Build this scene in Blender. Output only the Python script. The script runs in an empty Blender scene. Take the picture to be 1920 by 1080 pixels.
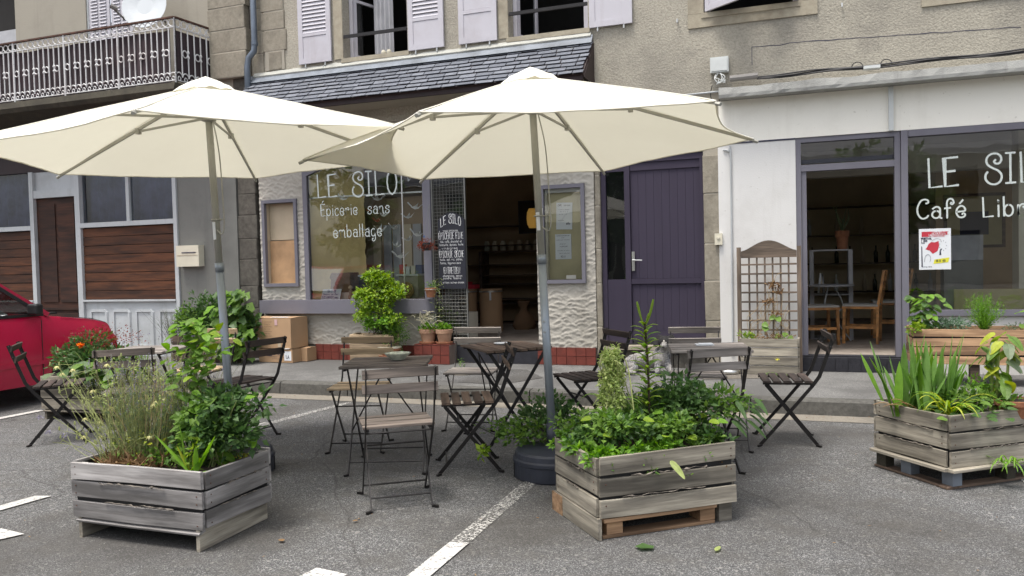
import bpy, math, random
from mathutils import Vector, Matrix, noise, Euler
random.seed(7)
sc = bpy.context.scene
COL = sc.collection
R = math.radians
PI = math.pi

# ------------------------------------------------------------------ camera
cam_d = bpy.data.cameras.new('camera'); cam = bpy.data.objects.new('camera', cam_d); COL.objects.link(cam)
TH, PH, RO = R(20.05), math.atan(50/1500), math.atan(.0245)
fw = Vector((-math.sin(TH)*math.cos(PH), math.cos(TH)*math.cos(PH), -math.sin(PH)))
r0 = Vector((math.cos(TH), math.sin(TH), 0)); u0 = r0.cross(fw)
rv = r0*math.cos(RO) - u0*math.sin(RO); uv = u0*math.cos(RO) + r0*math.sin(RO)
m = Matrix((rv, uv, -fw)).transposed().to_4x4(); m.translation = Vector((0, -9.428, 1.42))
cam.matrix_world = m
cam_d.sensor_width = 36; cam_d.lens = 36*1500/1920; cam_d.clip_start = .05; cam_d.clip_end = 600
sc.camera = cam
sc.render.resolution_x, sc.render.resolution_y = 1024, 576

# ------------------------------------------------------------------ sky, sun, exposure
SUN_EL, SUN_AZ = 73, 205          # azimuth measured clockwise from +Y
w = bpy.data.worlds.new('World'); sc.world = w; w.use_nodes = True
wn = w.node_tree; wn.nodes.clear()
sky = wn.nodes.new('ShaderNodeTexSky'); sky.sky_type = 'NISHITA'; sky.sun_disc = False
sky.sun_elevation = R(SUN_EL); sky.sun_rotation = R(SUN_AZ); sky.air_density = 1.0; sky.dust_density = 4.0; sky.ozone_density = .6
hsv = wn.nodes.new('ShaderNodeHueSaturation'); hsv.inputs['Saturation'].default_value = .38
bg = wn.nodes.new('ShaderNodeBackground'); bg.inputs['Strength'].default_value = .14
wo = wn.nodes.new('ShaderNodeOutputWorld')
wn.links.new(sky.outputs[0], hsv.inputs['Color']); wn.links.new(hsv.outputs[0], bg.inputs[0]); wn.links.new(bg.outputs[0], wo.inputs[0])
sl = bpy.data.lights.new('sun', 'SUN'); sl.energy = 1.5; sl.angle = R(16); sl.color = (1, .95, .87)
so = bpy.data.objects.new('sun', sl); COL.objects.link(so)
sd = Vector((math.sin(R(SUN_AZ))*math.cos(R(SUN_EL)), math.cos(R(SUN_AZ))*math.cos(R(SUN_EL)), math.sin(R(SUN_EL))))
so.rotation_euler = sd.to_track_quat('Z', 'Y').to_euler(); so.location = sd*40
sc.view_settings.view_transform = 'Standard'; sc.view_settings.look = 'None'
sc.view_settings.exposure = 1.1; sc.view_settings.gamma = 1; sc.view_settings.use_curve_mapping = False
sc.render.engine = 'CYCLES'
sc.cycles.max_bounces = 8; sc.cycles.transparent_max_bounces = 24

# ------------------------------------------------------------------ materials
def lin(h):
    h = h.lstrip('#'); o = []
    for i in (0, 2, 4):
        c = int(h[i:i+2], 16)/255; o.append(c/12.92 if c <= .04045 else ((c+.055)/1.055)**2.4)
    return (*o, 1)
def col(c):
    if isinstance(c, str): return lin(c)
    return (*c, 1) if len(c) == 3 else c
class NT:
    def __init__(s, name):
        s.m = bpy.data.materials.new(name); s.m.use_nodes = True; s.n = s.m.node_tree.nodes; s.l = s.m.node_tree.links
        s.b = s.n['Principled BSDF']; s.out = s.n['Material Output']
        s.tc = s.n.new('ShaderNodeTexCoord'); s.oi = None
    def mapping(s, scale, src='Object'):
        mp = s.n.new('ShaderNodeMapping'); mp.inputs['Scale'].default_value = scale
        s.l.new(s.tc.outputs[src], mp.inputs[0]); return mp.outputs[0]
    def rnd(s):
        if not s.oi: s.oi = s.n.new('ShaderNodeObjectInfo')
        mu = s.n.new('ShaderNodeMath'); mu.operation = 'MULTIPLY'; mu.inputs[1].default_value = 37
        s.l.new(s.oi.outputs['Random'], mu.inputs[0]); return mu.outputs[0]
    def noise(s, scale, detail=4, vec=None, rough=.55, w=False, dist=0):
        t = s.n.new('ShaderNodeTexNoise'); t.inputs['Scale'].default_value = scale; t.inputs['Detail'].default_value = detail
        t.inputs['Roughness'].default_value = rough; t.inputs['Distortion'].default_value = dist
        if w: t.noise_dimensions = '4D'; s.l.new(s.rnd(), t.inputs['W'])
        s.l.new(vec if vec is not None else s.tc.outputs['Object'], t.inputs['Vector']); return t.outputs['Fac']
    def vor(s, scale, vec=None, out='Distance', rnd=1):
        t = s.n.new('ShaderNodeTexVoronoi'); t.inputs['Scale'].default_value = scale; t.inputs['Randomness'].default_value = rnd
        s.l.new(vec if vec is not None else s.tc.outputs['Object'], t.inputs['Vector']); return t.outputs[out]
    def ramp(s, fac, *stops):
        r = s.n.new('ShaderNodeValToRGB'); e = r.color_ramp.elements
        while len(e) < len(stops): e.new(.5)
        for el, (p, c) in zip(e, stops): el.position = p; el.color = col(c) if not isinstance(c, (int, float)) else (c, c, c, 1)
        s.l.new(fac, r.inputs[0]); return r.outputs[0]
    def mix(s, f, a, b, mode='MIX'):
        x = s.n.new('ShaderNodeMix'); x.data_type = 'RGBA'; x.blend_type = mode
        for k, v in ((0, f), (6, a), (7, b)):
            if hasattr(v, 'links') or hasattr(v, 'is_linked'): s.l.new(v, x.inputs[k])
            elif k == 0: x.inputs[0].default_value = v
            else: x.inputs[k].default_value = col(v)
        return x.outputs[2]
    def base(s, c):
        if hasattr(c, 'is_linked'): s.l.new(c, s.b.inputs['Base Color'])
        else: s.b.inputs['Base Color'].default_value = col(c)
    def bump(s, h, strength=.3, dist=.005, prev=None):
        b = s.n.new('ShaderNodeBump'); b.inputs['Strength'].default_value = strength; b.inputs['Distance'].default_value = dist
        s.l.new(h, b.inputs['Height'])
        if prev is not None: s.l.new(prev, b.inputs['Normal'])
        s.l.new(b.outputs[0], s.b.inputs['Normal']); return b.outputs[0]
    def set(s, rough=.7, metal=0, spec=None):
        s.b.inputs['Roughness'].default_value = rough; s.b.inputs['Metallic'].default_value = metal
        if spec is not None: s.b.inputs['Specular IOR Level'].default_value = spec
def M_plain(name, c, rough=.6, metal=0, var=.15, scale=6, bump=.15, spec=None):
    t = NT(name); c = col(c)
    d = tuple(max(0, x*(1-var)) for x in c[:3]); b = tuple(min(1, x*(1+var)) for x in c[:3])
    t.base(t.ramp(t.noise(scale, 6, w=True), (.3, d), (.7, b))); t.set(rough, metal, spec)
    if bump: t.bump(t.noise(scale*14, 4), bump, .002)
    return t.m
def M_wood(name, c, c2, crack=.5, rough=.8, grain=1.0):
    t = NT(name); v = t.mapping((3*grain, 60*grain, 60*grain)); v2 = t.mapping((1.2, 9, 9))
    g = t.noise(1.0, 6, v, .65, w=True, dist=.4)
    big = t.noise(1.5, 3, v2, w=True)
    a = t.ramp(g, (.3, c2), (.62, c))
    k = tuple(x*.45 for x in col(c2)[:3])
    a2 = t.mix(t.ramp(big, (.42, 0.0), (.66, .85)), a, k)
    knot = t.vor(1.0, t.mapping((3.3, 9, 9))); a3 = t.mix(t.ramp(knot, (.03, .8), (.10, 0.0)), a2, tuple(x*.3 for x in col(c2)[:3]))
    oi = t.rnd(); r = t.n.new('ShaderNodeMath'); r.operation = 'MULTIPLY_ADD'; r.inputs[1].default_value = .7/37; r.inputs[2].default_value = .65
    t.l.new(oi, r.inputs[0]); h = t.n.new('ShaderNodeHueSaturation'); t.l.new(r.outputs[0], h.inputs['Value']); t.l.new(a3, h.inputs['Color'])
    t.base(h.outputs[0]); t.set(rough); t.bump(g, crack, .003); return t.m
def M_leaf(name, c, c2, rough=.45, trans=.35):
    t = NT(name); g = t.n.new('ShaderNodeNewGeometry')
    cc = t.ramp(g.outputs['Random Per Island'], (0, c2), (1, c))
    cc = t.mix(t.ramp(t.noise(30, 2), (.4, 0.0), (.8, .35)), cc, tuple(x*.5 for x in col(c2)[:3]))
    t.base(cc); t.set(rough); t.b.inputs['Specular IOR Level'].default_value = .35
    tr = t.n.new('ShaderNodeBsdfTranslucent'); h = t.n.new('ShaderNodeHueSaturation'); h.inputs['Value'].default_value = 1.5; h.inputs['Saturation'].default_value = 1.15
    t.l.new(cc, h.inputs['Color']); t.l.new(h.outputs[0], tr.inputs[0])
    mx = t.n.new('ShaderNodeMixShader'); mx.inputs[0].default_value = trans
    t.l.new(t.b.outputs[0], mx.inputs[1]); t.l.new(tr.outputs[0], mx.inputs[2]); t.l.new(mx.outputs[0], t.out.inputs[0]); return t.m
def M_glass(name, tint=(.93, .96, .95), refl=.9, base=.05):
    t = NT(name); t.n.remove(t.b)
    tr = t.n.new('ShaderNodeBsdfTransparent'); tr.inputs[0].default_value = col(tint)
    gl = t.n.new('ShaderNodeBsdfGlossy'); gl.inputs['Roughness'].default_value = .01
    fr = t.n.new('ShaderNodeFresnel'); fr.inputs[0].default_value = 1.5
    mu = t.n.new('ShaderNodeMath'); mu.operation = 'MULTIPLY_ADD'; mu.inputs[1].default_value = refl; mu.inputs[2].default_value = base
    bp = t.n.new('ShaderNodeBump'); bp.inputs['Strength'].default_value = .06; bp.inputs['Distance'].default_value = .02
    t.l.new(t.noise(2.5, 1), bp.inputs['Height']); t.l.new(bp.outputs[0], gl.inputs['Normal'])
    t.l.new(fr.outputs[0], mu.inputs[0]); mx = t.n.new('ShaderNodeMixShader'); t.l.new(mu.outputs[0], mx.inputs[0])
    t.l.new(tr.outputs[0], mx.inputs[1]); t.l.new(gl.outputs[0], mx.inputs[2]); t.l.new(mx.outputs[0], t.out.inputs[0]); return t.m

def m_asphalt():
    t = NT('asphalt')
    fine = t.vor(230, out='Color'); sep = t.n.new('ShaderNodeSeparateColor'); t.l.new(fine, sep.inputs[0])
    st = t.ramp(sep.outputs[0], (0, (.034, .034, .035)), (.45, (.070, .070, .070)), (.8, (.145, .145, .145)), (1, (.31, .305, .30)))
    f2 = t.vor(70, out='Color'); s2 = t.n.new('ShaderNodeSeparateColor'); t.l.new(f2, s2.inputs[0])
    st = t.mix(t.ramp(s2.outputs[0], (.94, 0.0), (.99, .6)), st, (.30, .29, .27))
    big = t.noise(.55, 6, rough=.62, dist=.4); mid = t.noise(4, 5, rough=.65)
    a = t.mix(t.ramp(big, (.40, .70), (.56, 0.0)), st, (.046, .042, .037))
    a = t.mix(t.ramp(t.noise(.33, 4), (.55, 0.0), (.72, .40)), a, (.19, .185, .175))
    a = t.mix(t.ramp(mid, (.33, .5), (.52, 0.0)), a, (.075, .070, .062))
    a = t.mix(t.ramp(t.noise(1.7, 3), (.66, 0.0), (.74, .5)), a, (.045, .042, .040))
    cr = t.n.new('ShaderNodeTexVoronoi'); cr.feature = 'DISTANCE_TO_EDGE'; cr.inputs['Scale'].default_value = .42
    wv = t.n.new('ShaderNodeMix'); wv.data_type = 'VECTOR'; wv.inputs[0].default_value = .14
    nn = t.n.new('ShaderNodeTexNoise'); nn.inputs['Scale'].default_value = 3; nn.inputs['Detail'].default_value = 6; t.l.new(t.tc.outputs['Object'], nn.inputs['Vector'])
    t.l.new(t.tc.outputs['Object'], wv.inputs[4]); t.l.new(nn.outputs['Color'], wv.inputs[5]); t.l.new(wv.outputs[1], cr.inputs['Vector'])
    a = t.mix(t.ramp(cr.outputs['Distance'], (.0012, .55), (.0035, 0.0)), a, (.03, .028, .026))
    t.base(a); t.set(.93)
    b = t.bump(t.vor(190), .45, .004); t.bump(t.noise(320, 3), .4, .002, b); return t.m
def m_pave():
    t = NT('pavement asphalt')
    f = t.vor(150, out='Color'); sep = t.n.new('ShaderNodeSeparateColor'); t.l.new(f, sep.inputs[0])
    a = t.ramp(sep.outputs[0], (0, (.10, .10, .098)), (.8, (.17, .168, .16)), (1, (.28, .27, .26)))
    a = t.mix(t.ramp(t.noise(1.3, 6, rough=.65), (.42, .75), (.60, 0.0)), a, (.075, .073, .07))
    t.base(a); t.set(.92); t.bump(t.vor(150), .35, .004); return t.m
def m_roughcast():
    t = NT('roughcast render')
    v = t.vor(55); n = t.noise(38, 5, rough=.7)
    a = t.ramp(t.noise(.8, 6, rough=.65), (.3, (.27, .25, .21)), (.55, (.40, .37, .305)), (.75, (.47, .435, .355)))
    a = t.mix(t.ramp(n, (.38, .5), (.55, 0.0)), a, (.21, .19, .155))
    st = t.noise(.55, 6, t.mapping((1, 1, 1.6)), .7)
    a = t.mix(t.ramp(st, (.52, 0.0), (.68, .6)), a, (.15, .14, .125))
    t.base(a); t.set(.95); b = t.bump(n, .6, .014); t.bump(v, .35, .009, b); return t.m
def m_stone(name, c, c2, sc_=14):
    t = NT(name); a = t.ramp(t.noise(sc_, 8, rough=.7, w=True), (.3, c2), (.7, c))
    a = t.mix(t.ramp(t.noise(3, 4, w=True), (.5, 0.0), (.72, .6)), a, tuple(x*.55 for x in col(c2)[:3]))
    t.base(a); t.set(.92); t.bump(t.noise(60, 6, rough=.7), .5, .008); return t.m
def m_white(name, c=(.72, .70, .66), dirt=(.35, .33, .28), sc_=9, bump=.25, amt=.4):
    t = NT(name); a = t.mix(t.ramp(t.noise(1.1, 7, rough=.7), (.5, 0.0), (.78, amt)), c, dirt)
    a = t.mix(t.ramp(t.noise(22, 3), (.68, 0.0), (.76, .5)), a, dirt)
    a = t.mix(t.ramp(t.noise(1, 6, t.mapping((7, 7, .45)), .65), (.56, 0.0), (.80, amt*.8)), a, dirt)
    sp = t.n.new('ShaderNodeSeparateXYZ'); t.l.new(t.tc.outputs['Object'], sp.inputs[0])
    t.base(a); t.set(.75); t.bump(t.noise(sc_*6, 5), bump, .006); return t.m
def m_umbrella():
    t = NT('umbrella canvas'); v = t.vor(900)
    t.base(t.ramp(t.noise(1.7, 4), (.3, (.79, .77, .70)), (.7, (.85, .835, .77)))); t.set(.9, spec=.15); t.bump(t.noise(3.2, 5, rough=.6, dist=.8), .45, .02)
    tr = t.n.new('ShaderNodeBsdfTranslucent'); tr.inputs[0].default_value = (.87, .83, .66, 1)
    mx = t.n.new('ShaderNodeMixShader'); mx.inputs[0].default_value = .28
    t.l.new(t.b.outputs[0], mx.inputs[1]); t.l.new(tr.outputs[0], mx.inputs[2]); t.l.new(mx.outputs[0], t.out.inputs[0]); return t.m
def m_paint_line():
    t = NT('worn road paint'); n = t.noise(60, 4, rough=.7); n2 = t.noise(6, 4)
    a = t.mix(t.ramp(n, (.40, 1.0), (.47, 0.0)), (.52, .51, .485), (.16, .155, .15))
    t.base(t.mix(t.ramp(n2, (.55, 0.0), (.75, .4)), a, (.3, .29, .28))); t.set(.8); t.bump(n, .3, .003); return t.m
def m_worn_line():
    t = NT('very worn road paint'); n = t.noise(75, 3, rough=.8)
    t.base((.5, .49, .46)); t.set(.85)
    tr = t.n.new('ShaderNodeBsdfTransparent'); mx = t.n.new('ShaderNodeMixShader')
    t.l.new(t.ramp(n, (.50, 0.0), (.57, 1.0)), mx.inputs[0]); t.l.new(tr.outputs[0], mx.inputs[1]); t.l.new(t.b.outputs[0], mx.inputs[2]); t.l.new(mx.outputs[0], t.out.inputs[0]); return t.m
def m_dog():
    t = NT('dog coat'); n = t.noise(55, 3, rough=.7)
    a = t.ramp(n, (.44, (.035, .035, .042)), (.64, (.26, .26, .26)))
    sp = t.n.new('ShaderNodeSeparateXYZ'); t.l.new(t.tc.outputs['Object'], sp.inputs[0])
    up = t.ramp(sp.outputs[2], (.30, 0.0), (.33, 1.0))
    a = t.mix(t.ramp(t.noise(9, 2), (.5, .6), (.62, 1.0)), (.42, .39, .35), a)
    t.base(a); t.set(.9); t.bump(t.noise(120, 3, t.mapping((1, 1, .3))), .6, .01); return t.m

def M_slate():
    t = NT('roof slate'); r = t.rnd(); fr = t.n.new('ShaderNodeMath'); fr.operation = 'FRACT'; t.l.new(r, fr.inputs[0])
    cc = t.ramp(fr.outputs[0], (0, (.095, .105, .130)), (.5, (.130, .142, .172)), (1, (.17, .183, .215)))
    cc = t.mix(t.ramp(t.noise(12, 6, rough=.7, w=True), (.45, 0.0), (.7, .6)), cc, (.055, .06, .07)); cc = t.mix(t.ramp(t.noise(5, 5, rough=.8), (.62, 0.0), (.72, .5)), cc, (.24, .235, .19))
    t.base(cc); t.set(.6); t.bump(t.noise(30, 6, t.mapping((1, 1, 3)), rough=.7), .5, .006); return t.m
MT = dict(
 asphalt=m_asphalt(), pave=m_pave(), roughcast=m_roughcast(),
 kerb=m_stone('kerb granite', (.125, .12, .108), (.055, .053, .047), 30),
 gutter=m_stone('gutter concrete', (.25, .225, .185), (.15, .135, .11), 60),
 granite=m_stone('granite block', (.33, .30, .24), (.20, .175, .135), 22),
 granite_dark=m_stone('dark granite block', (.13, .12, .10), (.055, .048, .04), 16),  # darker granite for pier, riser and block
 sill=m_stone('sill limestone', (.42, .38, .29), (.29, .25, .19), 10),
 slate=M_slate(),
 lead=M_plain('lead flashing', (.15, .17, .20), .5, .0, .35, 5, .3),
 limewash=m_white('limewash mortar', (.40, .40, .36), (.20, .20, .18), 9, .6, .7),
 whitewall=m_white('white painted wall', (.66, .65, .63), (.36, .34, .30), 12, .35, .35),
 fascia=m_white('cream painted fascia', (.86, .83, .75), (.50, .46, .38), 9, .2, .28),
 relief=m_white('trowelled plaster', (.42, .395, .345), (.20, .18, .145), 10, .35, .7),
 cornice=m_white('lichen stained cornice', (.34, .34, .32), (.10, .10, .095), 18, .8, .9),
 greyrender=m_white('grey cement render', (.17, .17, .155), (.09, .09, .08), 8, .3, .7),  # pilaster tone lowered for the shade under the balcony
 tanrender=m_white('tan render', (.33, .30, .245), (.2, .18, .15), 8, .4, .5),
 lilac=m_white('lilac grey paint', (.155, .150, .178), (.10, .096, .115), 9, .12, .5),
 purple=m_white('dark purple paint', (.031, .023, .045), (.019, .014, .027), 9, .08, .5),
 shutter=m_white('pale lilac shutter paint', (.50, .485, .525), (.32, .28, .28), 9, .15, .5),
 whitepaint=m_white('flaking white paint', (.47, .49, .50), (.22, .22, .21), 9, .35, .6),
 brownwood=M_wood('varnished brown boards', (.105, .036, .013), (.050, .017, .007), .2, .8),
 darkdoor=M_wood('dark brown door wood', (.055, .019, .009), (.028, .010, .005), .2, .8),
 w_grey=M_wood('silvered pallet wood', (.42, .40, .39), (.22, .205, .195), .6),
 w_green=M_wood('mossy pallet wood', (.37, .335, .27), (.16, .14, .11), .6),
 w_new=M_wood('fresh pallet wood', (.46, .29, .165), (.26, .15, .08), .3),
 w_oldbrown=M_wood('brown stained wood', (.17, .115, .082), (.075, .05, .037), .5),
 w_seat=M_wood('weathered slat wood', (.225, .185, .158), (.095, .076, .065), .6),
 w_greyslat=M_wood('grey slat wood', (.38, .34, .31), (.20, .175, .155), .6),
 w_tan=M_wood('pale tan slat wood', (.62, .47, .30), (.36, .26, .165), .4),
 w_dark=M_wood('dark slat wood', (.075, .052, .042), (.032, .023, .02), .5),
 w_trellis=M_wood('trellis wood', (.20, .15, .11), (.10, .075, .055), .5),
 w_pine=M_wood('varnished pine', (.62, .30, .10), (.42, .19, .06), .1, .4),
 blackmetal=M_plain('black painted steel', (.016, .014, .014), .45, .3, .3, 20, .1),
 rivet=M_plain('rivet steel', (.5, .5, .48), .4, .8, .1, 20, 0),
 umbrella=m_umbrella(), pole=M_plain('grey aluminium pole', (.27, .30, .33), .4, .5, .1, 6, .05),
 polewarm=M_plain('beige grey rib', (.38, .37, .32), .5, .2, .1, 6, .05),
 baseplastic=M_plain('dark blue plastic', (.028, .032, .045), .5, 0, .25, 8, .2),
 terracotta=m_stone('terracotta', (.42, .185, .095), (.27, .11, .06), 14),
 terracotta_pale=m_stone('limed terracotta', (.47, .30, .20), (.33, .18, .11), 10),
 redtile=m_stone('red floor tile', (.20, .042, .028), (.12, .028, .02), 9),
 grout=M_plain('grout', (.16, .12, .10), .9), darktile=m_stone('black tile', (.03, .03, .038), (.015, .015, .02), 10),
 balcony=m_white('peeling white ironwork', (.62, .62, .62), (.22, .14, .10), 30, .4, .7),
 rust=M_plain('rusty rail', (.10, .05, .035), .8, .2, .5, 12, .4),
 cloth_dark=M_plain('purple brown fabric', (.040, .027, .031), .95, 0, .35, 1.5, .3),
 slab=m_stone('mossy slab edge', (.075, .066, .045), (.032, .028, .02), 12),
 maroon=M_plain('dark maroon paint', (.022, .009, .010), .6, 0, .3, 3, .1),
 glass=M_glass('shop glass', base=.09), glass_dark=M_glass('old window glass', (.75, .8, .8), .8, .03),
 carglass=M_glass('car window glass', (.35, .40, .38), .9, .06),
 cord=M_plain('black cable', (.012, .012, .014), .6), pvc=M_plain('grey plastic pipe', (.18, .17, .16), .5),
 gutterpipe=M_plain('zinc downpipe', (.13, .155, .19), .4, .5, .2), plastic=M_plain('pale plastic', (.55, .57, .56), .5, 0, .08),
 cream=M_plain('cream plastic', (.62, .58, .46), .5, 0, .05), offwhite=M_plain('white paper', (.72, .74, .76), .8, 0, .03, 4, 0),
 letter=M_plain('white lettering paint', (.56, .61, .58), .7, 0, .05, 8, 0), ink=M_plain('printing ink', (.03, .03, .06), .7, 0, .05, 8, 0),
 blueink=M_plain('blue ink', (.04, .07, .18), .7, 0, .05, 8, 0), chalk=M_plain('chalk', (.66, .66, .66), .9, 0, .3, 40, 0),
 redink=M_plain('red ink', (.50, .03, .05), .6, 0, .05, 8, 0), yellowink=M_plain('yellow ink', (.70, .66, .04), .6, 0, .05, 8, 0),
 brownink=M_plain('brown ink', (.12, .07, .04), .8, 0, .05, 8, 0), pinktape=M_plain('pink label', (.55, .36, .36), .6, 0, .1, 30, 0),
 card=M_plain('cardboard', (.42, .27, .155), .85, 0, .10, 2.5, .12), kraft=M_plain('kraft paper', (.20, .12, .065), .85, 0, .15, 3, .3),
 board=M_plain('blackboard', (.012, .013, .022), .6, 0, .2, 5, .05), wire=M_plain('grey wire', (.20, .20, .185), .5, .5),
 notice=M_plain('yellowed backing board', (.46, .40, .22), .8, 0, .14, 4, .1), beige=M_plain('beige panel', (.47, .39, .28), .8, 0, .12, 3, .1),
 peach=M_plain('worn chipboard', (.42, .26, .14), .85, 0, .25, 5, .2), ochre=m_white('ochre rough wall', (.84, .66, .30), (.60, .46, .20), 9, .5, .5),
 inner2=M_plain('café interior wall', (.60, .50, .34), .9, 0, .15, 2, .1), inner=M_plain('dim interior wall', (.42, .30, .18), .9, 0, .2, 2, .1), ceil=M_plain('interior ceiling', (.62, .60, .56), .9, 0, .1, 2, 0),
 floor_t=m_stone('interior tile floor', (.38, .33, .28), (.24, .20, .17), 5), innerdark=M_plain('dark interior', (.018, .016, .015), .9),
 curtain=M_plain('blue grey curtain', (.075, .080, .165), .9, 0, .45, 4, .2), curtain_w=M_plain('pale curtain', (.42, .42, .44), .9, 0, .2, 4, .2),
 steel=M_plain('brushed steel', (.6, .6, .58), .3, .9, .05, 10, 0), carred=M_plain('faded red car paint', (.45, .008, .048), .20, 0, .10, 2, 0, .7),
 black=M_plain('black plastic', (.012, .012, .013), .5), tyre=M_plain('tyre rubber', (.015, .015, .015), .85, 0, .2, 30, .3),
 felt=M_plain('torn felt liner', (.15, .13, .11), .95, 0, .5, 20, .6), soil=m_stone('potting soil', (.06, .04, .026), (.025, .017, .012), 40),
 dogcoat=m_dog(), dogblack=M_plain('black fur', (.010, .009, .009), .85, 0, .4, 40, .5), dogwhite=M_plain('white fur', (.60, .56, .50), .9, 0, .15, 30, .5),
 dogtan=M_plain('tan fur', (.36, .20, .09), .9, 0, .15, 30, .4),
 paint=m_paint_line(), worn=m_worn_line(), gravel=m_stone('gravel ground', (.20, .18, .15), (.07, .06, .05), 90),
 bluecloth=M_plain('blue basket', (.04, .10, .28), .8), wicker=M_plain('wicker', (.42, .28, .12), .8, 0, .3, 60, .5),
 straw=M_plain('dry stalk', (.42, .31, .17), .9, 0, .3, 20, 0), deadleaf=M_leaf('dead leaves', (.30, .19, .09), (.16, .09, .045), .8, .2),
 g_dark=M_leaf('dark green leaf', (.105, .185, .055), (.042, .095, .030)), g_mid=M_leaf('mid green leaf', (.20, .32, .06), (.075, .16, .035)),
 g_lime=M_leaf('lime leaf', (.30, .40, .035), (.12, .24, .025)), g_bright=M_leaf('bright green leaf', (.22, .40, .04), (.10, .23, .03)),
 g_iris=M_leaf('iris blade', (.24, .40, .10), (.13, .26, .07)), g_grey=M_leaf('grey green leaf', (.22, .27, .15), (.10, .155, .085)),
 g_sage=M_leaf('sage leaf', (.19, .28, .18), (.10, .18, .11)), g_yellow=M_leaf('yellowing leaf', (.50, .52, .06), (.28, .36, .05)),
 g_pale=M_leaf('pale plume', (.50, .55, .22), (.28, .38, .11)), g_stem=M_plain('green stem', (.26, .29, .10), .7, 0, .3, 20, 0),
 g_cream=M_leaf('cream flower', (.72, .68, .38), (.6, .58, .22)), g_orange=M_leaf('orange flower', (.80, .22, .01), (.7, .12, .01)),
 g_lav=M_leaf('lavender flower', (.30, .27, .36), (.20, .19, .25)), g_red=M_leaf('reddish leaf', (.30, .06, .04), (.15, .045, .02)),
 g_pink=M_leaf('pink succulent', (.42, .24, .17), (.30, .19, .12)), g_white=M_leaf('silvery stalk', (.62, .60, .48), (.45, .42, .3)),
 bark=M_plain('dark bark', (.05, .035, .022), .9, 0, .3, 20, .4), birdpaper=M_plain('folded white paper', (.86, .86, .84), .8, 0, .03, 4, 0),
 redpaper=M_plain('folded red paper', (.45, .10, .07), .8, 0, .03, 4, 0), glassware=M_plain('cut glass', (.52, .55, .45), .12, 0, .3, 25, .5, .8),
 dish=M_plain('satellite dish enamel', (.55, .58, .60), .4, 0, .05), opposite=m_white('opposite house render', (.40, .37, .31), (.25, .23, .2), 4, .2),
 seatpad=M_plain('pale seat pad', (.42, .41, .38), .9, 0, .1, 5, .1), bottle=M_plain('bottle glass', (.03, .035, .02), .15, 0, .3, 5, 0, .7),
)
lamp = NT('warm lamp shade'); lamp.base((.8, .5, .1)); lamp.b.inputs['Emission Color'].default_value = (1, .55, .12, 1); lamp.b.inputs['Emission Strength'].default_value = .08
MT['lamp'] = lamp.m

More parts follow.
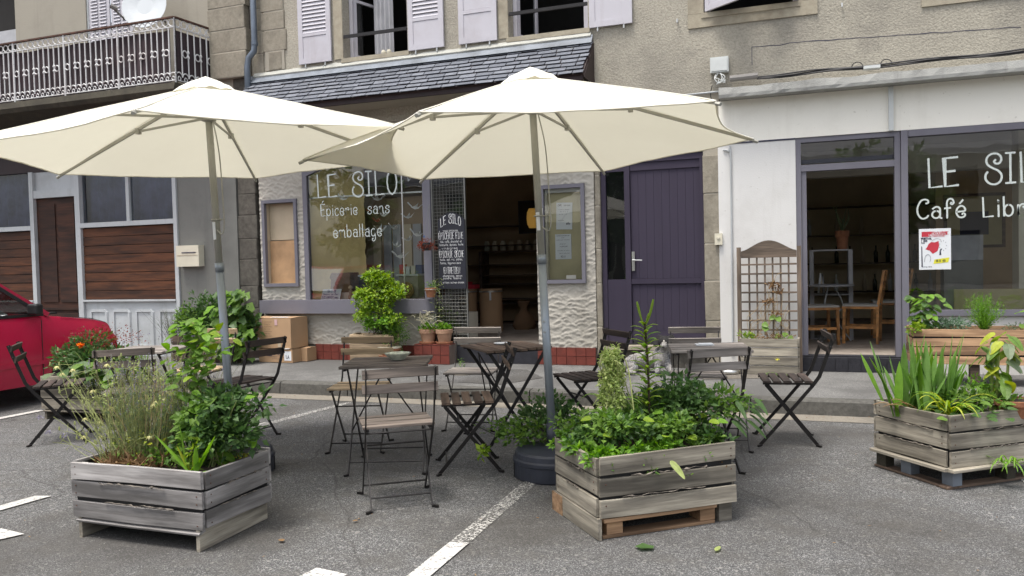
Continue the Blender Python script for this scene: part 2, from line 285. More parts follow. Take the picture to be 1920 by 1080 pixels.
# ------------------------------------------------------------------ mesh helpers
class MB:
    def __init__(s): s.v = []; s.f = []
    def add(s, vs, fs):
        o = len(s.v); s.v += [tuple(x) for x in vs]; s.f += [tuple(i+o for i in f) for f in fs]; return s
    def box(s, c, d, rot=None):
        x, y, z = d[0]/2, d[1]/2, d[2]/2
        vs = [Vector((a*x, b*y, e*z)) for a in (-1, 1) for b in (-1, 1) for e in (-1, 1)]
        if rot is not None: vs = [rot @ v for v in vs]
        vs = [v+Vector(c) for v in vs]
        return s.add(vs, [(0, 1, 3, 2), (4, 6, 7, 5), (0, 4, 5, 1), (2, 3, 7, 6), (0, 2, 6, 4), (1, 5, 7, 3)])
    def span(s, a, b):
        return s.box([(a[i]+b[i])/2 for i in range(3)], [abs(b[i]-a[i]) for i in range(3)])
    def bar(s, p0, p1, w, t, up=(0, 0, 1)):      # w along 'side', t along up-ish
        p0, p1 = Vector(p0), Vector(p1); d = (p1-p0); L = d.length; d.normalize()
        up = Vector(up); sd = d.cross(up)
        if sd.length < 1e-4: sd = d.cross(Vector((1, 0, 0)))
        sd.normalize(); u = sd.cross(d)
        return s.box((p0+p1)/2, (L, w, t), Matrix((d, sd, u)).transposed())
    def tube(s, pts, r, n=6, cap=True):
        pts = [Vector(p) for p in pts]; k = len(pts); rr = r if isinstance(r, (list, tuple)) else [r]*k
        prev = None; vs = []
        for i, p in enumerate(pts):
            t = (pts[min(i+1, k-1)]-pts[max(i-1, 0)]).normalized()
            if prev is None:
                a = Vector((0, 0, 1)) if abs(t.z) < .9 else Vector((1, 0, 0)); u = t.cross(a).normalized()
            else: u = (prev-t*prev.dot(t)).normalized()
            prev = u; v = t.cross(u)
            vs += [p+(u*math.cos(2*PI*j/n)+v*math.sin(2*PI*j/n))*rr[i] for j in range(n)]
        fs = [(i*n+j, i*n+(j+1) % n, (i+1)*n+(j+1) % n, (i+1)*n+j) for i in range(k-1) for j in range(n)]
        if cap: fs += [tuple(range(n))[::-1], tuple((k-1)*n+j for j in range(n))]
        return s.add(vs, fs)
    def lathe(s, prof, n=16, c=(0, 0, 0), rot=None):
        vs = []
        for r_, z in prof:
            for j in range(n):
                v = Vector((r_*math.cos(2*PI*j/n), r_*math.sin(2*PI*j/n), z))
                if rot is not None: v = rot @ v
                vs.append(v+Vector(c))
        k = len(prof)
        fs = [(i*n+j, i*n+(j+1) % n, (i+1)*n+(j+1) % n, (i+1)*n+j) for i in range(k-1) for j in range(n)]
        fs += [tuple(range(n))[::-1], tuple((k-1)*n+j for j in range(n))]
        return s.add(vs, fs)
    def prism(s, pts, off):                        # closed 3D polygon extruded by off
        n = len(pts); pts = [Vector(p) for p in pts]; off = Vector(off)
        return s.add(pts+[p+off for p in pts], [tuple(range(n)), tuple(range(2*n-1, n-1, -1))]+[(i, i+n, (i+1) % n+n, (i+1) % n) for i in range(n)])
    def torus(s, c, R_, r_, ax='Y', n=12, m_=5, a0=0, a1=2*PI):
        pts = []; 
        for i in range(n+1):
            a = a0+(a1-a0)*i/n; x, z = R_*math.cos(a), R_*math.sin(a)
            pts.append(Vector(c)+(Vector((x, 0, z)) if ax == 'Y' else Vector((0, x, z)) if ax == 'X' else Vector((x, z, 0))))
        return s.tube(pts, r_, m_)
    def leaf(s, p, d, nrm, L, W, droop=.15, fold=.15):
        d = Vector(d).normalized(); nrm = Vector(nrm); sd = d.cross(nrm)
        if sd.length < 1e-3: sd = d.cross(Vector((.3, .9, .1)))
        sd.normalize(); nrm = sd.cross(d); p = Vector(p)
        a = p; b = p+d*L*.45-nrm*fold*W*.5; c = p+d*L-nrm*droop*L
        l1 = p+d*L*.38+sd*W*.5+nrm*fold*W*.5-nrm*droop*L*.2; r1 = p+d*L*.38-sd*W*.5+nrm*fold*W*.5-nrm*droop*L*.2
        return s.add([a, l1, c, r1, b], [(0, 1, 4), (1, 2, 4), (0, 4, 3), (4, 2, 3)])
    def build(s, name, mat, parent=None, smooth=False, loc=None, rz=None):
        me = bpy.data.meshes.new(name); me.from_pydata(s.v, [], s.f); me.update()
        if smooth:
            me.polygons.foreach_set('use_smooth', [True]*len(me.polygons))
        me.materials.append(MT[mat] if isinstance(mat, str) else mat)
        o = bpy.data.objects.new(name, me); COL.objects.link(o)
        if parent: o.parent = parent
        if loc: o.location = loc
        if rz: o.rotation_euler.z = rz
        return o
def tag(o, label=None, cat=None, group=None, kind=None):
    if label: o['label'] = label
    if cat: o['category'] = cat
    if group: o['group'] = group
    if kind: o['kind'] = kind
    return o
def thing(name, label, cat, loc=(0, 0, 0), rz=0, group=None):
    o = bpy.data.objects.new(name, None); COL.objects.link(o); o.location = loc; o.rotation_euler.z = rz; o.empty_display_size = .1
    return tag(o, label, cat, group)
def dup(root, loc, rz, label=None, group=None, swap=None):
    def cp(o, par):
        c = o.copy(); COL.objects.link(c)
        if par: c.parent = par
        if swap and c.type == 'MESH' and c.data.materials[0].name in swap:
            me = c.data.copy(); me.materials[0] = MT[swap[c.data.materials[0].name]]; c.data = me
        for ch in list(kids.get(o.name, ())): cp(ch, c)
        return c
    kids = {}
    for o in list(COL.objects):
        if o.parent: kids.setdefault(o.parent.name, []).append(o)
    r = cp(root, None); r.location = loc; r.rotation_euler.z = rz
    if label: r['label'] = label
    if group: r['group'] = group
    return r
def plank(name, p0, p1, w, t, nrm, mat, parent, jit=.0, bev=.12):
    """a bevelled board from p0 to p1, w wide, t thick along nrm, own object with local x along the grain"""
    p0, p1 = Vector(p0), Vector(p1); d = p1-p0; L = d.length; d.normalize(); n = Vector(nrm).normalized(); s_ = n.cross(d).normalized(); n = d.cross(s_)
    a, b = w/2, t/2; c = min(w, t)*bev
    sec = [(-a+c, -b), (a-c, -b), (a, -b+c), (a, b-c), (a-c, b), (-a+c, b), (-a, b-c), (-a, -b+c)]
    vs = []; K = 3 if jit else 2
    for i in range(K):
        x = -L/2+L*i/(K-1); jy, jz = random.uniform(-jit, jit), random.uniform(-jit, jit)
        vs += [(x+random.uniform(-jit, jit)*(.5 if i != 1 or K == 2 else 0), y+jy, z+jz) for y, z in sec]
    fs = [(i*8+j, (i+1)*8+j, (i+1)*8+(j+1) % 8, i*8+(j+1) % 8) for i in range(K-1) for j in range(8)]+[tuple(range(8)), tuple(range(K*8-1, K*8-9, -1))]
    o = MB().add(vs, fs).build(name, mat, parent)
    o.matrix_local = Matrix.Translation((p0+p1)/2) @ Matrix((d, s_, n)).transposed().to_4x4()
    return o
def nz(x, y, z=0): return noise.noise(Vector((x, y, z)))
def smooth_line(pts, k=5):
    P_ = [Vector(p) for p in pts]; out = []
    if len(P_) < 3: return P_
    for i in range(len(P_)-1):
        a, b, c, d = P_[max(i-1, 0)], P_[i], P_[i+1], P_[min(i+2, len(P_)-1)]
        for j in range(k):
            t = j/k; out.append(.5*((2*b)+(c-a)*t+(2*a-5*b+4*c-d)*t*t+(3*b-a-3*c+d)*t**3))
    return out+[P_[-1]]

# ------------------------------------------------------------------ stroke lettering
def _o(cx, cy, rx, ry, a0=90, a1=450): return [(cx+rx*math.cos(R(a0+(a1-a0)*i/12)), cy+ry*math.sin(R(a0+(a1-a0)*i/12))) for i in range(13)]
G = {
 'A': (.6, [[(0, 0), (.28, 1), (.56, 0)], [(.12, .36), (.45, .36)]]), 'B': (.5, [[(0, 0), (0, 1), (.35, .95), (.4, .75), (.3, .55), (0, .52)], [(.3, .53), (.45, .3), (.35, .03), (0, 0)]]),
 'C': (.55, ['s', (.40, .80), (.50, .84), (.46, .98), (.20, .97), (.02, .6), (.04, .25), (.2, .02), (.4, .04), (.5, .16)]),
 'D': (.55, [[(0, 0), (0, 1), (.3, .95), (.48, .6), (.45, .25), (.25, .02), (0, 0)]]), 'E': (.5, [[(.42, .98), (0, .96), (.03, 0), (.44, .03)], [(.02, .5), (.34, .52)]]),
 'F': (.48, [[(.42, 1), (0, .98), (.02, 0)], [(.01, .52), (.34, .53)]]), 'G': (.6, [[(.5, .85), (.3, 1), (.05, .8), (0, .4), (.12, .06), (.35, 0), (.52, .15), (.52, .42), (.32, .42)]]),
 'H': (.55, [[(0, 0), (0, 1)], [(.46, 0), (.46, 1)], [(0, .5), (.46, .5)]]), 'I': (.42, [[(0, 1), (.32, 1)], [(.16, 1), (.17, 0)], [(.01, 0), (.34, .01)]]),
 'L': (.5, [[(0, 1), (.03, 0), (.43, .03)]]), 'M': (.7, [[(0, 0), (.05, 1), (.3, .4), (.55, 1), (.6, 0)]]), 'N': (.58, [[(0, 0), (.02, 1), (.46, 0), (.48, 1)]]),
 'O': (.62, [_o(.27, .5, .25, .5)]), 'P': (.5, [[(0, 0), (0, 1), (.35, .95), (.42, .72), (.3, .5), (0, .48)]]), 'R': (.55, [[(0, 0), (0, 1), (.35, .95), (.4, .75), (.3, .53), (0, .5)], [(.2, .5), (.48, 0)]]),
 'S': (.62, ['s', (.37, .80), (.32, .74), (.38, .67), (.50, .68), (.57, .80), (.52, .94), (.36, 1.01), (.16, .97), (.05, .82), (.09, .65), (.26, .53), (.46, .43), (.58, .27), (.54, .08), (.37, -.02), (.17, .01), (.03, .14), (.02, .30), (.09, .40)]),
 'T': (.5, [[(0, 1), (.46, 1)], [(.23, 1), (.23, 0)]]), 'U': (.55, [[(0, 1), (.02, .2), (.2, 0), (.42, .15), (.46, 1)]]), 'V': (.55, [[(0, 1), (.24, 0), (.48, 1)]]), 'Z': (.5, [[(0, 1), (.42, 1), (0, 0), (.44, 0)]]),
 'a': (.48, ['s', (.05, .50), (.2, .6), (.36, .52), (.38, .2), (.37, .05), (.45, 0)]), 'b': (.5, [[(0, 1), (.02, .02)], _o(.21, .3, .19, .29)]),
 'c': (.42, ['s', (.30, .42), (.34, .52), (.24, .6), (.06, .5), (.0, .25), (.1, .02), (.26, 0), (.36, .1)]), 'd': (.5, [[(.38, 1), (.38, 0)], _o(.2, .3, .19, .29)]),
 'e': (.46, ['s', (.02, .30), (.36, .34), (.34, .52), (.2, .6), (.04, .48), (.0, .22), (.12, .02), (.3, .02), (.38, .14), (.30, .22), (.25, .16)]),
 'f': (.42, ['s', (.30, .80), (.27, .74), (.34, .70), (.40, .80), (.33, .97), (.18, .97), (.10, .8), (.11, .4), (.11, 0)]), 'g': (.48, ['s', (.36, .5), (.2, .6), (.03, .48), (.02, .18), (.14, .02), (.3, .08), (.37, .3), (.37, .58), (.38, .1), (.37, -.22), (.24, -.36), (.1, -.3), (.1, -.18), (.19, -.16)]),
 'h': (.46, [[(0, 1), (0, 0)], [(0, .4), (.15, .58), (.3, .5), (.34, 0)]]), 'i': (.18, [[(.06, .58), (.07, 0)], [(.05, .76), (.08, .80), (.06, .82), (.05, .78)]]), 'l': (.18, [[(.04, 1), (.06, 0)]]),
 'm': (.66, ['s', (0, .56), (.02, 0), (.02, .4), (.13, .59), (.25, .5), (.27, 0), (.27, .4), (.38, .59), (.5, .5), (.53, .05), (.6, 0)]), 'n': (.46, ['s', (0, .56), (.02, 0), (.02, .4), (.16, .59), (.3, .5), (.34, .05), (.42, 0)]),
 'o': (.46, [_o(.2, .3, .19, .29)]), 'p': (.48, [[(0, .58), (.02, -.35)], _o(.2, .3, .19, .29)]), 'q': (.46, [[(.38, .58), (.38, -.35)], _o(.2, .3, .19, .29)]),
 'r': (.40, ['s', (0, .56), (.02, 0), (.02, .35), (.12, .56), (.28, .58), (.34, .46), (.26, .40), (.22, .47)]), 's': (.42, ['s', (.30, .42), (.36, .5), (.25, .6), (.08, .56), (.05, .4), (.22, .3), (.35, .2), (.3, .03), (.12, 0), (.0, .1), (.06, .2)]),
 't': (.34, [[(.12, .9), (.13, .05), (.26, 0)], [(0, .58), (.27, .58)]]), 'u': (.46, [[(0, .58), (.03, .1), (.18, 0), (.34, .12), (.36, .58), (.38, 0)]]), 'v': (.42, [[(0, .58), (.16, 0), (.34, .58)]]),
 'z': (.4, [[(0, .58), (.3, .58), (0, 0), (.33, 0)]]), ',': (.2, [[(.06, .04), (.03, -.12)]]), '.': (.2, [[(.04, .0), (.07, .04)]]), ' ': (.35, []), '?': (.4, [[(0, .8), (.2, 1), (.34, .8), (.15, .5), (.15, .3)], [(.14, .02), (.16, .06)]]),
 '2': (.5, [[(0, .8), (.2, 1), (.4, .8), (.3, .5), (0, 0), (.42, 0)]]), '3': (.45, [[(0, .9), (.2, 1), (.35, .8), (.15, .52), (.38, .3), (.2, 0), (0, .1)]]), '0': (.5, [_o(.2, .5, .19, .5)]),
}
def strokes(ch):
    acc = {'é': ('e', [(.14, .72), (.28, .9)]), 'É': ('E', [(.14, 1.08), (.3, 1.26)]), 'è': ('e', [(.3, .72), (.12, .9)]), 'È': ('E', [(.3, 1.08), (.12, 1.26)]), 'â': ('a', [(.08, .7), (.2, .86), (.32, .7)])}
    extra = None
    if ch in acc: ch, extra = acc[ch]
    w_, st = G.get(ch, G[' '])
    if st and st[0] == 's': st = [[(p[0], p[1]) for p in smooth_line([(x, y, 0) for x, y in st[1:]], 4)]]
    st = list(st)
    if ch == 'a': st = st+[_o(.2, .2, .18, .19)]
    if ch == 'f': st = st+[[(0, .5), (.26, .52)]]
    if extra: st.append(extra)
    return w_, st
def text_mb(s, h, width=None, th=.09, mb=None, at_=(0, 0), arc=0, off=-.001, slope=0):
    """ribbon lettering lying in the local xz plane, baseline at at_"""
    mb = mb or MB(); tot = sum(strokes(c)[0]+.1 for c in s)*h-.1*h; k = (width/tot) if width else 1
    x = 0; q = 0
    for c in s:
        w_, st = strokes(c)
        for line in st:
            q = (q+1) % 9
            pts = []
            for px, py in line:
                X = (x+px*h)*k; Z = py*h
                if arc:
                    u = (X/(tot*k)-.5); Z += -arc*u*u*4+arc; 
                pts.append(Vector((at_[0]+X, 0, at_[1]+Z+slope*X)))
            t_ = th*h/2; L = []; Rr = []
            for i, p in enumerate(pts):
                d = (pts[min(i+1, len(pts)-1)]-pts[max(i-1, 0)])
                if d.length < 1e-9: d = Vector((0, 0, 1))
                d.normalize(); n_ = Vector((-d.z, 0, d.x))
                if 0 < i < len(pts)-1:
                    dd = (pts[i]-pts[i-1]).normalized(); cs = max(.5, abs(dd.dot(d)))
                else: cs = 1; p = p+d*t_*(.6 if i else -.6)
                L.append(p+n_*t_/cs+Vector((0, off-q*.00025, 0))); Rr.append(p-n_*t_/cs+Vector((0, off-q*.00025, 0)))
            n = len(L)
            mb.add(L+Rr, [(i, i+1, n+i+1, n+i) for i in range(n-1)])
        x += (w_+.1)*h
    return mb
# ================================================================== SETTING: ground
def sheet(name, x0, x1, y0, y1, z, mat, nx=1, ny=1, amp=0):
    mb = MB(); vs = [(x0+(x1-x0)*i/nx, y0+(y1-y0)*j/ny, z+(amp*nz(i*.7, j*.7, 3) if amp else 0)) for j in range(ny+1) for i in range(nx+1)]
    return tag(mb.add(vs, [(j*(nx+1)+i, j*(nx+1)+i+1, (j+1)*(nx+1)+i+1, (j+1)*(nx+1)+i) for j in range(ny) for i in range(nx)]).build(name, mat), kind='structure')
sheet('ground', -150, 150, -150, -60, -.02, 'asphalt'); 
sheet('road', -60, 60, -60, -1.75, 0, 'asphalt')
pv = MB().box((-5, -.87, .055), (40, 1.86, .15)).build('pavement', 'pave'); tag(pv, kind='structure')
kb = bpy.data.objects.new('kerb', None); COL.objects.link(kb); tag(kb, kind='structure')
x = -16
while x < 8:
    L = random.uniform(.85, 1.15)
    MB().prism([(x+.006, -1.96+random.uniform(-.004, .004), -.05), (x+.006, -1.945, .118), (x+.006, -1.925, .134), (x+.006, -1.81, .136), (x+.006, -1.81, -.05)], (L-.012, random.uniform(-.004, .004), 0)).build('kerb_stone', 'kerb', kb)
    x += L
sheet('gutter_strip', -16, 8, -2.22, -1.955, .004, 'gutter')
def line_sheet(pts, mat, name='parking_line'):
    return tag(MB().add([(x, y, .008) for x, y in pts], [(0, 1, 2, 3)]).build(name, mat), kind='structure')
line_sheet([(-1.71, -6.8), (-1.605, -6.8), (-1.60, -5.76), (-1.70, -5.78)], 'paint')
line_sheet([(-1.70, -5.775), (-1.60, -5.755), (-1.61, -4.3), (-1.70, -4.3)], 'worn')
line_sheet([(-2.26, -6.9), (-2.0, -6.9), (-1.98, -6.30), (-2.16, -6.27)], 'paint')
line_sheet([(-4.66, -3.75), (-4.56, -3.75), (-4.38, -2.3), (-4.46, -2.3)], 'worn'); line_sheet([(-4.66, -3.9), (-4.57, -3.9), (-4.545, -3.4), (-4.64, -3.4)], 'paint')
line_sheet([(-7.53, -5.2), (-7.43, -5.2), (-7.34, -3.41), (-7.44, -3.41)], 'paint')
line_sheet([(-4.70, -6.6), (-4.60, -6.6), (-4.49, -5.72), (-4.60, -5.75)], 'paint')
line_sheet([(-4.50, -6.6), (-4.12, -6.62), (-3.99, -6.31), (-4.2, -6.28)], 'paint')
line_sheet([(1.25, -6), (1.35, -6), (1.33, -2.4), (1.23, -2.4)], 'worn')
gp = MB(); random.seed(3)
gp.add([(-1.0, -.9, .1345), (-.15, -.62, .1345), (-.02, -.15, .1345), (-1.05, -.1, .1345), (-1.15, -.5, .1345)], [(0, 1, 2, 3, 4)]); tag(gp.build('gravel_patch', 'gravel'), kind='structure')
gp = MB(); gp.add([(-3.95, -1.5, .1342), (-3.0, -1.65, .1342), (-2.7, -1.1, .1342), (-3.1, -.5, .1342), (-4.0, -.45, .1342), (-4.3, -.9, .1342)], [(0, 1, 2, 3, 4, 5)]); tag(gp.build('pavement_patch', 'asphalt'), kind='structure')
mh = MB().lathe([(.17, 0), (.17, .004), (.15, .006)], 24, (-3.72, -.95, .135)).build('manhole_cover', 'gutter'); tag(mh, 'round grey manhole cover set in the dark pavement patch', 'manhole cover')
# loose grit: too many to count
gr = MB(); random.seed(11)
for i in range(3600):
    u = random.random()
    if u < .75: x, y, z = random.uniform(-5.5, 1.2), -random.uniform(2.3, 7.2), .002
    elif u < .9: x, y, z = random.uniform(-9, 2), -random.uniform(1.96, 2.3), .005
    else: x, y, z = random.uniform(-9, 2), -random.uniform(.05, 1.8), .134
    r_ = random.uniform(.0015, .0045)*(1.3 if random.random() < .06 else 1); a = random.uniform(0, 3)
    gr.add([(x+r_*math.cos(a), y+r_*math.sin(a), z), (x+r_*math.cos(a+2.1), y+r_*math.sin(a+2.1), z), (x+r_*math.cos(a+4.2), y+r_*math.sin(a+4.2), z), (x, y, z+r_*.9)], [(0, 1, 3), (1, 2, 3), (2, 0, 3)])
tag(gr.build('grit', M_plain('pale grit', (.24, .23, .21), .9, 0, .5, 50, 0)), kind='stuff')

lt = MB(); random.seed(13)
for i in range(420):
    if i < 260: x, y, z = random.uniform(-8, 2), -1.99-abs(random.gauss(0, .07)), .012
    elif i < 330: x, y, z = random.uniform(-7, -2), -.03-abs(random.gauss(0, .05)), .14
    else: x, y, z = random.uniform(-5, 1), random.uniform(-6.8, -2.4), .006
    lt.leaf((x, y, z), (random.uniform(-1, 1), random.uniform(-1, 1), .1), (0, 0, 1), random.uniform(.008, .028), random.uniform(.004, .014), .1, .3)
tag(lt.build('leaf_litter', 'deadleaf'), kind='stuff')
# ================================================================== BUILDINGS
def wall_rects(mb, x0, x1, z0, z1, holes, y0, y1):
    """solid wall between y0 (front) and y1 (back) with rectangular holes, as butted boxes"""
    xs = sorted({x0, x1, *[h[0] for h in holes], *[h[1] for h in holes]}); zs = sorted({z0, z1, *[h[2] for h in holes], *[h[3] for h in holes]})
    xs = [x for x in xs if x0 <= x <= x1]; zs = [z for z in zs if z0 <= z <= z1]
    def solid(i, j):
        if not (0 <= i < len(xs)-1 and 0 <= j < len(zs)-1): return False
        cx, cz = (xs[i]+xs[i+1])/2, (zs[j]+zs[j+1])/2
        return not any(h[0] < cx < h[1] and h[2] < cz < h[3] for h in holes)
    for i in range(len(xs)-1):
        for j in range(len(zs)-1):
            if not solid(i, j): continue
            a, b, c, d = xs[i], xs[i+1], zs[j], zs[j+1]
            mb.add([(a, y0, c), (b, y0, c), (b, y0, d), (a, y0, d)], [(0, 1, 2, 3)]); mb.add([(a, y1, c), (b, y1, c), (b, y1, d), (a, y1, d)], [(3, 2, 1, 0)])
            if not solid(i-1, j): mb.add([(a, y0, c), (a, y1, c), (a, y1, d), (a, y0, d)], [(3, 2, 1, 0)])
            if not solid(i+1, j): mb.add([(b, y0, c), (b, y1, c), (b, y1, d), (b, y0, d)], [(0, 1, 2, 3)])
            if not solid(i, j-1): mb.add([(a, y0, c), (b, y0, c), (b, y1, c), (a, y1, c)], [(3, 2, 1, 0)])
            if not solid(i, j+1): mb.add([(a, y0, d), (b, y0, d), (b, y1, d), (a, y1, d)], [(0, 1, 2, 3)])
    return mb
def frame_mb(x0, x1, z0, z1, w, y0, y1, mb=None, bottom=True):
    mb = mb or MB(); mb.span((x0, y0, z0), (x0+w, y1, z1)); mb.span((x1-w, y0, z0), (x1, y1, z1))
    mb.span((x0+w, y0, z1-w), (x1-w, y1, z1))
    if bottom: mb.span((x0+w, y0, z0), (x1-w, y1, z0+w))
    return mb
def pane(x0, x1, z0, z1, y, parent, mat='glass'):
    return MB().add([(x0, y, z0), (x1, y, z0), (x1, y, z1), (x0, y, z1)], [(0, 1, 2, 3)]).build('pane', mat, parent)
def relief(name, x0, x1, z0, z1, holes, y, parent, step=.012, amp=.016, seed=0, edge=True):
    nx, nz_ = max(2, round((x1-x0)/step)), max(2, round((z1-z0)/step)); vs = []; fs = []
    for j in range(nz_+1):
        for i in range(nx+1):
            x = x0+(x1-x0)*i/nx; z = z0+(z1-z0)*j/nz_
            # overlapping trowel fans: each cell throws an arc-shaped ridge
            wx = x+.05*nz(x*6, z*6, seed); wz = z+.05*nz(x*5, z*5, seed+9)
            best = 0
            ci, cj = math.floor(wx/.14), math.floor(wz/.052)
            for a in (-1, 0, 1):
                for b in (-1, 0, 1):
                    hx = (nz((ci+a)*3.7, (cj+b)*5.1, seed+4)); hy = nz((ci+a)*7.7, (cj+b)*2.1, seed+5)
                    px, pz = (ci+a+.5+.5*((cj+b) & 1)+hx*1.1)*.14, (cj+b+.5+hy*1.2)*.052
                    dx, dz = (wx-px)/(.10+.04*hy), (wz-pz)/.04
                    arc = dz-(.9-dx*dx*1.2)                       # below an arch
                    if abs(dx) < 1: best = max(best, (1-abs(dx))**.5*math.exp(-(arc*2.2)**2) if arc < 0 else (1-abs(dx))**.5*math.exp(-(arc*7)**2))
            h = best*amp*.72+.006*nz(x*30, z*38, seed)+.006*nz(x*3, z*3, seed)
            vs.append((x, y-h, z))
    def inh(i, j):
        cx, cz = x0+(x1-x0)*(i+.5)/nx, z0+(z1-z0)*(j+.5)/nz_
        return any(h[0] < cx < h[1] and h[2] < cz < h[3] for h in holes)
    for j in range(nz_):
        for i in range(nx):
            if not inh(i, j): a = j*(nx+1)+i; fs.append((a, a+1, a+nx+2, a+nx+1))
    return MB().add(vs, fs).build(name, 'relief', parent, smooth=True)

# ---------------- the grocery and café house
H = thing('shop_house', 'roughcast stone house with slate awning, grocery and café shopfronts', 'building')
holes_up = [(-5.76, -4.80, 4.19, 6.5), (-3.40, -2.39, 4.19, 6.5), (-1.03, -.03, 4.19, 6.5)]
mb = MB(); wall_rects(mb, -7.25, 4.2, 3.30, 7.4, holes_up, .0, .35); mb.build('upper_wall', 'roughcast', H)
mb = MB(); mb.span((-7.25, .02, 2.78), (-2.37, .35, 3.298)); mb.build('lintel_wall', 'tanrender', H)
MB().span((-2.36, .02, 2.803), (-.886, .35, 3.298)).span((-1.072, .02, 2.585), (-.902, .35, 2.80)).build('door_lintel', 'tanrender', H)
# relief plastered ground floor
relief('plaster_pier', -7.21, -6.47, .96, 2.86, [(-7.15, -6.585, 1.15, 2.36)], .01, H, seed=1)
relief('plaster_base', -7.16, -4.50, .345, .775, [], .0, H, seed=2)
relief('plaster_pier', -3.10, -2.36, .345, 2.86, [(-3.035, -2.475, 1.135, 2.34)], .0, H, seed=3)
mb = MB(); mb.span((-7.21, .03, .13), (-7.15, .35, 2.78)); mb.span((-7.148, .03, .13), (-6.59, .35, 1.148)); mb.span((-7.148, .14, 1.15), (-6.47, .35, 2.78)); mb.span((-6.588, .04, .13), (-6.47, .138, 2.78))
mb.span((-6.468, .03, .13), (-4.06, .35, .77)); mb.span((-3.10, .05, .13), (-3.04, .35, 2.78)); mb.span((-3.038, .03, .13), (-2.47, .35, 1.13)); mb.span((-3.038, .16, 1.132), (-2.47, .35, 2.78)); mb.span((-2.468, .03, .13), (-2.36, .35, 2.78)); mb.build('masonry_core', 'tanrender', H)
# stone door jambs
def stones(x0, x1, z0, z1, hs, y0, y1, mat, parent, wj=.01, seed=0):
    random.seed(seed); z = z0; k = 0; MB().span((x0+.012, y0+.0045, z0), (x1-.012, y1-.002, z1)).build('mortar', 'tanrender' if mat == 'granite' else 'granite_dark', parent)
    while z < z1-.05:
        h = random.uniform(*hs); h = min(h, z1-z); a, b = x0+random.uniform(-wj, wj), x1+random.uniform(-wj, wj); c = .003
        vs = []
        for yy, e in ((y1, 0), (y0+.008, 0), (y0, .009)):
            vs += [(a+c+e, yy, z+c+e), (b-c-e, yy, z+c+e), (b-c-e, yy, z+h-c-e), (a+c+e, yy, z+h-c-e)]
        fs = [(i*4+j, i*4+(j+1) % 4, i*4+4+(j+1) % 4, i*4+4+j) for i in range(2) for j in range(4)]+[(8, 9, 10, 11), (3, 2, 1, 0)]
        MB().add([(x+random.uniform(-.003, .003), y+random.uniform(-.003, .003), z_) for x, y, z_ in vs], fs).build('stone', mat, parent)
        z += h; k += 1
stones(-2.355, -2.285, .13, 2.78, (.35, .55), -.005, .1, 'granite', H, 0, 5)
stones(-1.072, -.885, .13, 2.58, (.35, .6), -.02, .2, 'granite', H, .004, 6)
MB().span((-2.285, .012, 2.632), (-1.075, .12, 2.80)).build('transom_panel', 'whitewall', H)
stones(-7.02, -6.68, 4.15, 7.2, (.24, .32), -.022, .02, 'granite', H, .07, 8); stones(-7.2, -7.03, 4.1, 7.2, (.25, .35), -.018, .02, 'granite', H, .004, 9)
# red tile plinth, every tile its own piece
MB().span((-6.36, .006, .13), (-2.37, .03, .345)).build('plinth_bed', 'grout', H)
tx = -6.34
while tx < -2.45:
    if not (-4.27 < tx+.06 < -3.10):
        for zz in (.135, .243):
            MB().span((tx, -.016, zz), (min(tx+.118, -2.372), .005, zz+.103)).build('tile', 'redtile', H)
    tx += .124
st = MB(); st.span((-4.72, -.22, .13), (-4.22, -.02, .375)); st.build('plant_step', 'grout', H)
for i in range(4):
    for zz in (.135, .255): MB().span((-4.715+i*.124, -.232, zz), (-4.597+i*.124, -.221, zz+.113)).build('tile', 'redtile', H)
    MB().span((-4.715+i*.124, -.232, .3755), (-4.597+i*.124, -.025, .385)).build('tile', 'redtile', H)
MB().span((-4.215, -.012, .13), (-3.10, .36, .35)).build('threshold', 'darktile', H)
# display window
dw = MB()
dw.prism([(-6.468, -.028, .96), (-6.400, -.028, .96), (-6.400, -.028, 2.66), (-6.02, -.028, 2.79), (-6.05, -.028, 2.855), (-6.468, -.028, 2.715)], (0, .07, 0))
dw.span((-6.0, -.026, 2.785), (-4.53, .04, 2.86)); dw.span((-4.64, -.03, .955), (-4.53, .045, 2.78))
dwo = dw.build('display_window', 'lilac', H)
cs = []                                                                 # curved sill
for i in range(9): a = -PI/2+PI/2*i/8; cs.append((-4.62+.10*math.cos(a), -.0+.12*math.sin(a), .775))
MB().prism([(-7.17, -.12, .775)]+cs+[(-4.52, .03, .775), (-7.17, .03, .775)], (0, 0, .183)).build('window_sill', 'lilac', dwo)
MB().add([(-6.40, .0, .96), (-4.64, .0, .96), (-4.64, .0, 2.785), (-6.0, .0, 2.785), (-6.40, .0, 2.66)], [(0, 1, 2, 3, 4)]).build('pane', 'glass', dwo)
MB().span((-4.955, -.004, .962), (-4.94, .008, 2.78)).build('glazing_bar', 'steel', dwo)
MB().span((-6.45, .045, 2.35), (-4.66, .06, 2.37)).build('hanging_rail', 'steel', dwo)
for s_, h_, x_, z_, wd, th in (('LE', .31, -6.235, 2.355, .31, .066), ('SILO', .32, -5.69, 2.345, .70, .066), ('Épicerie', .165, -6.195, 2.10, .58, .066), ('sans', .165, -5.465, 2.10, .335, .066), ('emballage', .17, -6.005, 1.80, .75, .066)):
    text_mb(s_, h_, wd, th, at_=(x_, z_), off=-.004).build('lettering', 'letter', dwo)
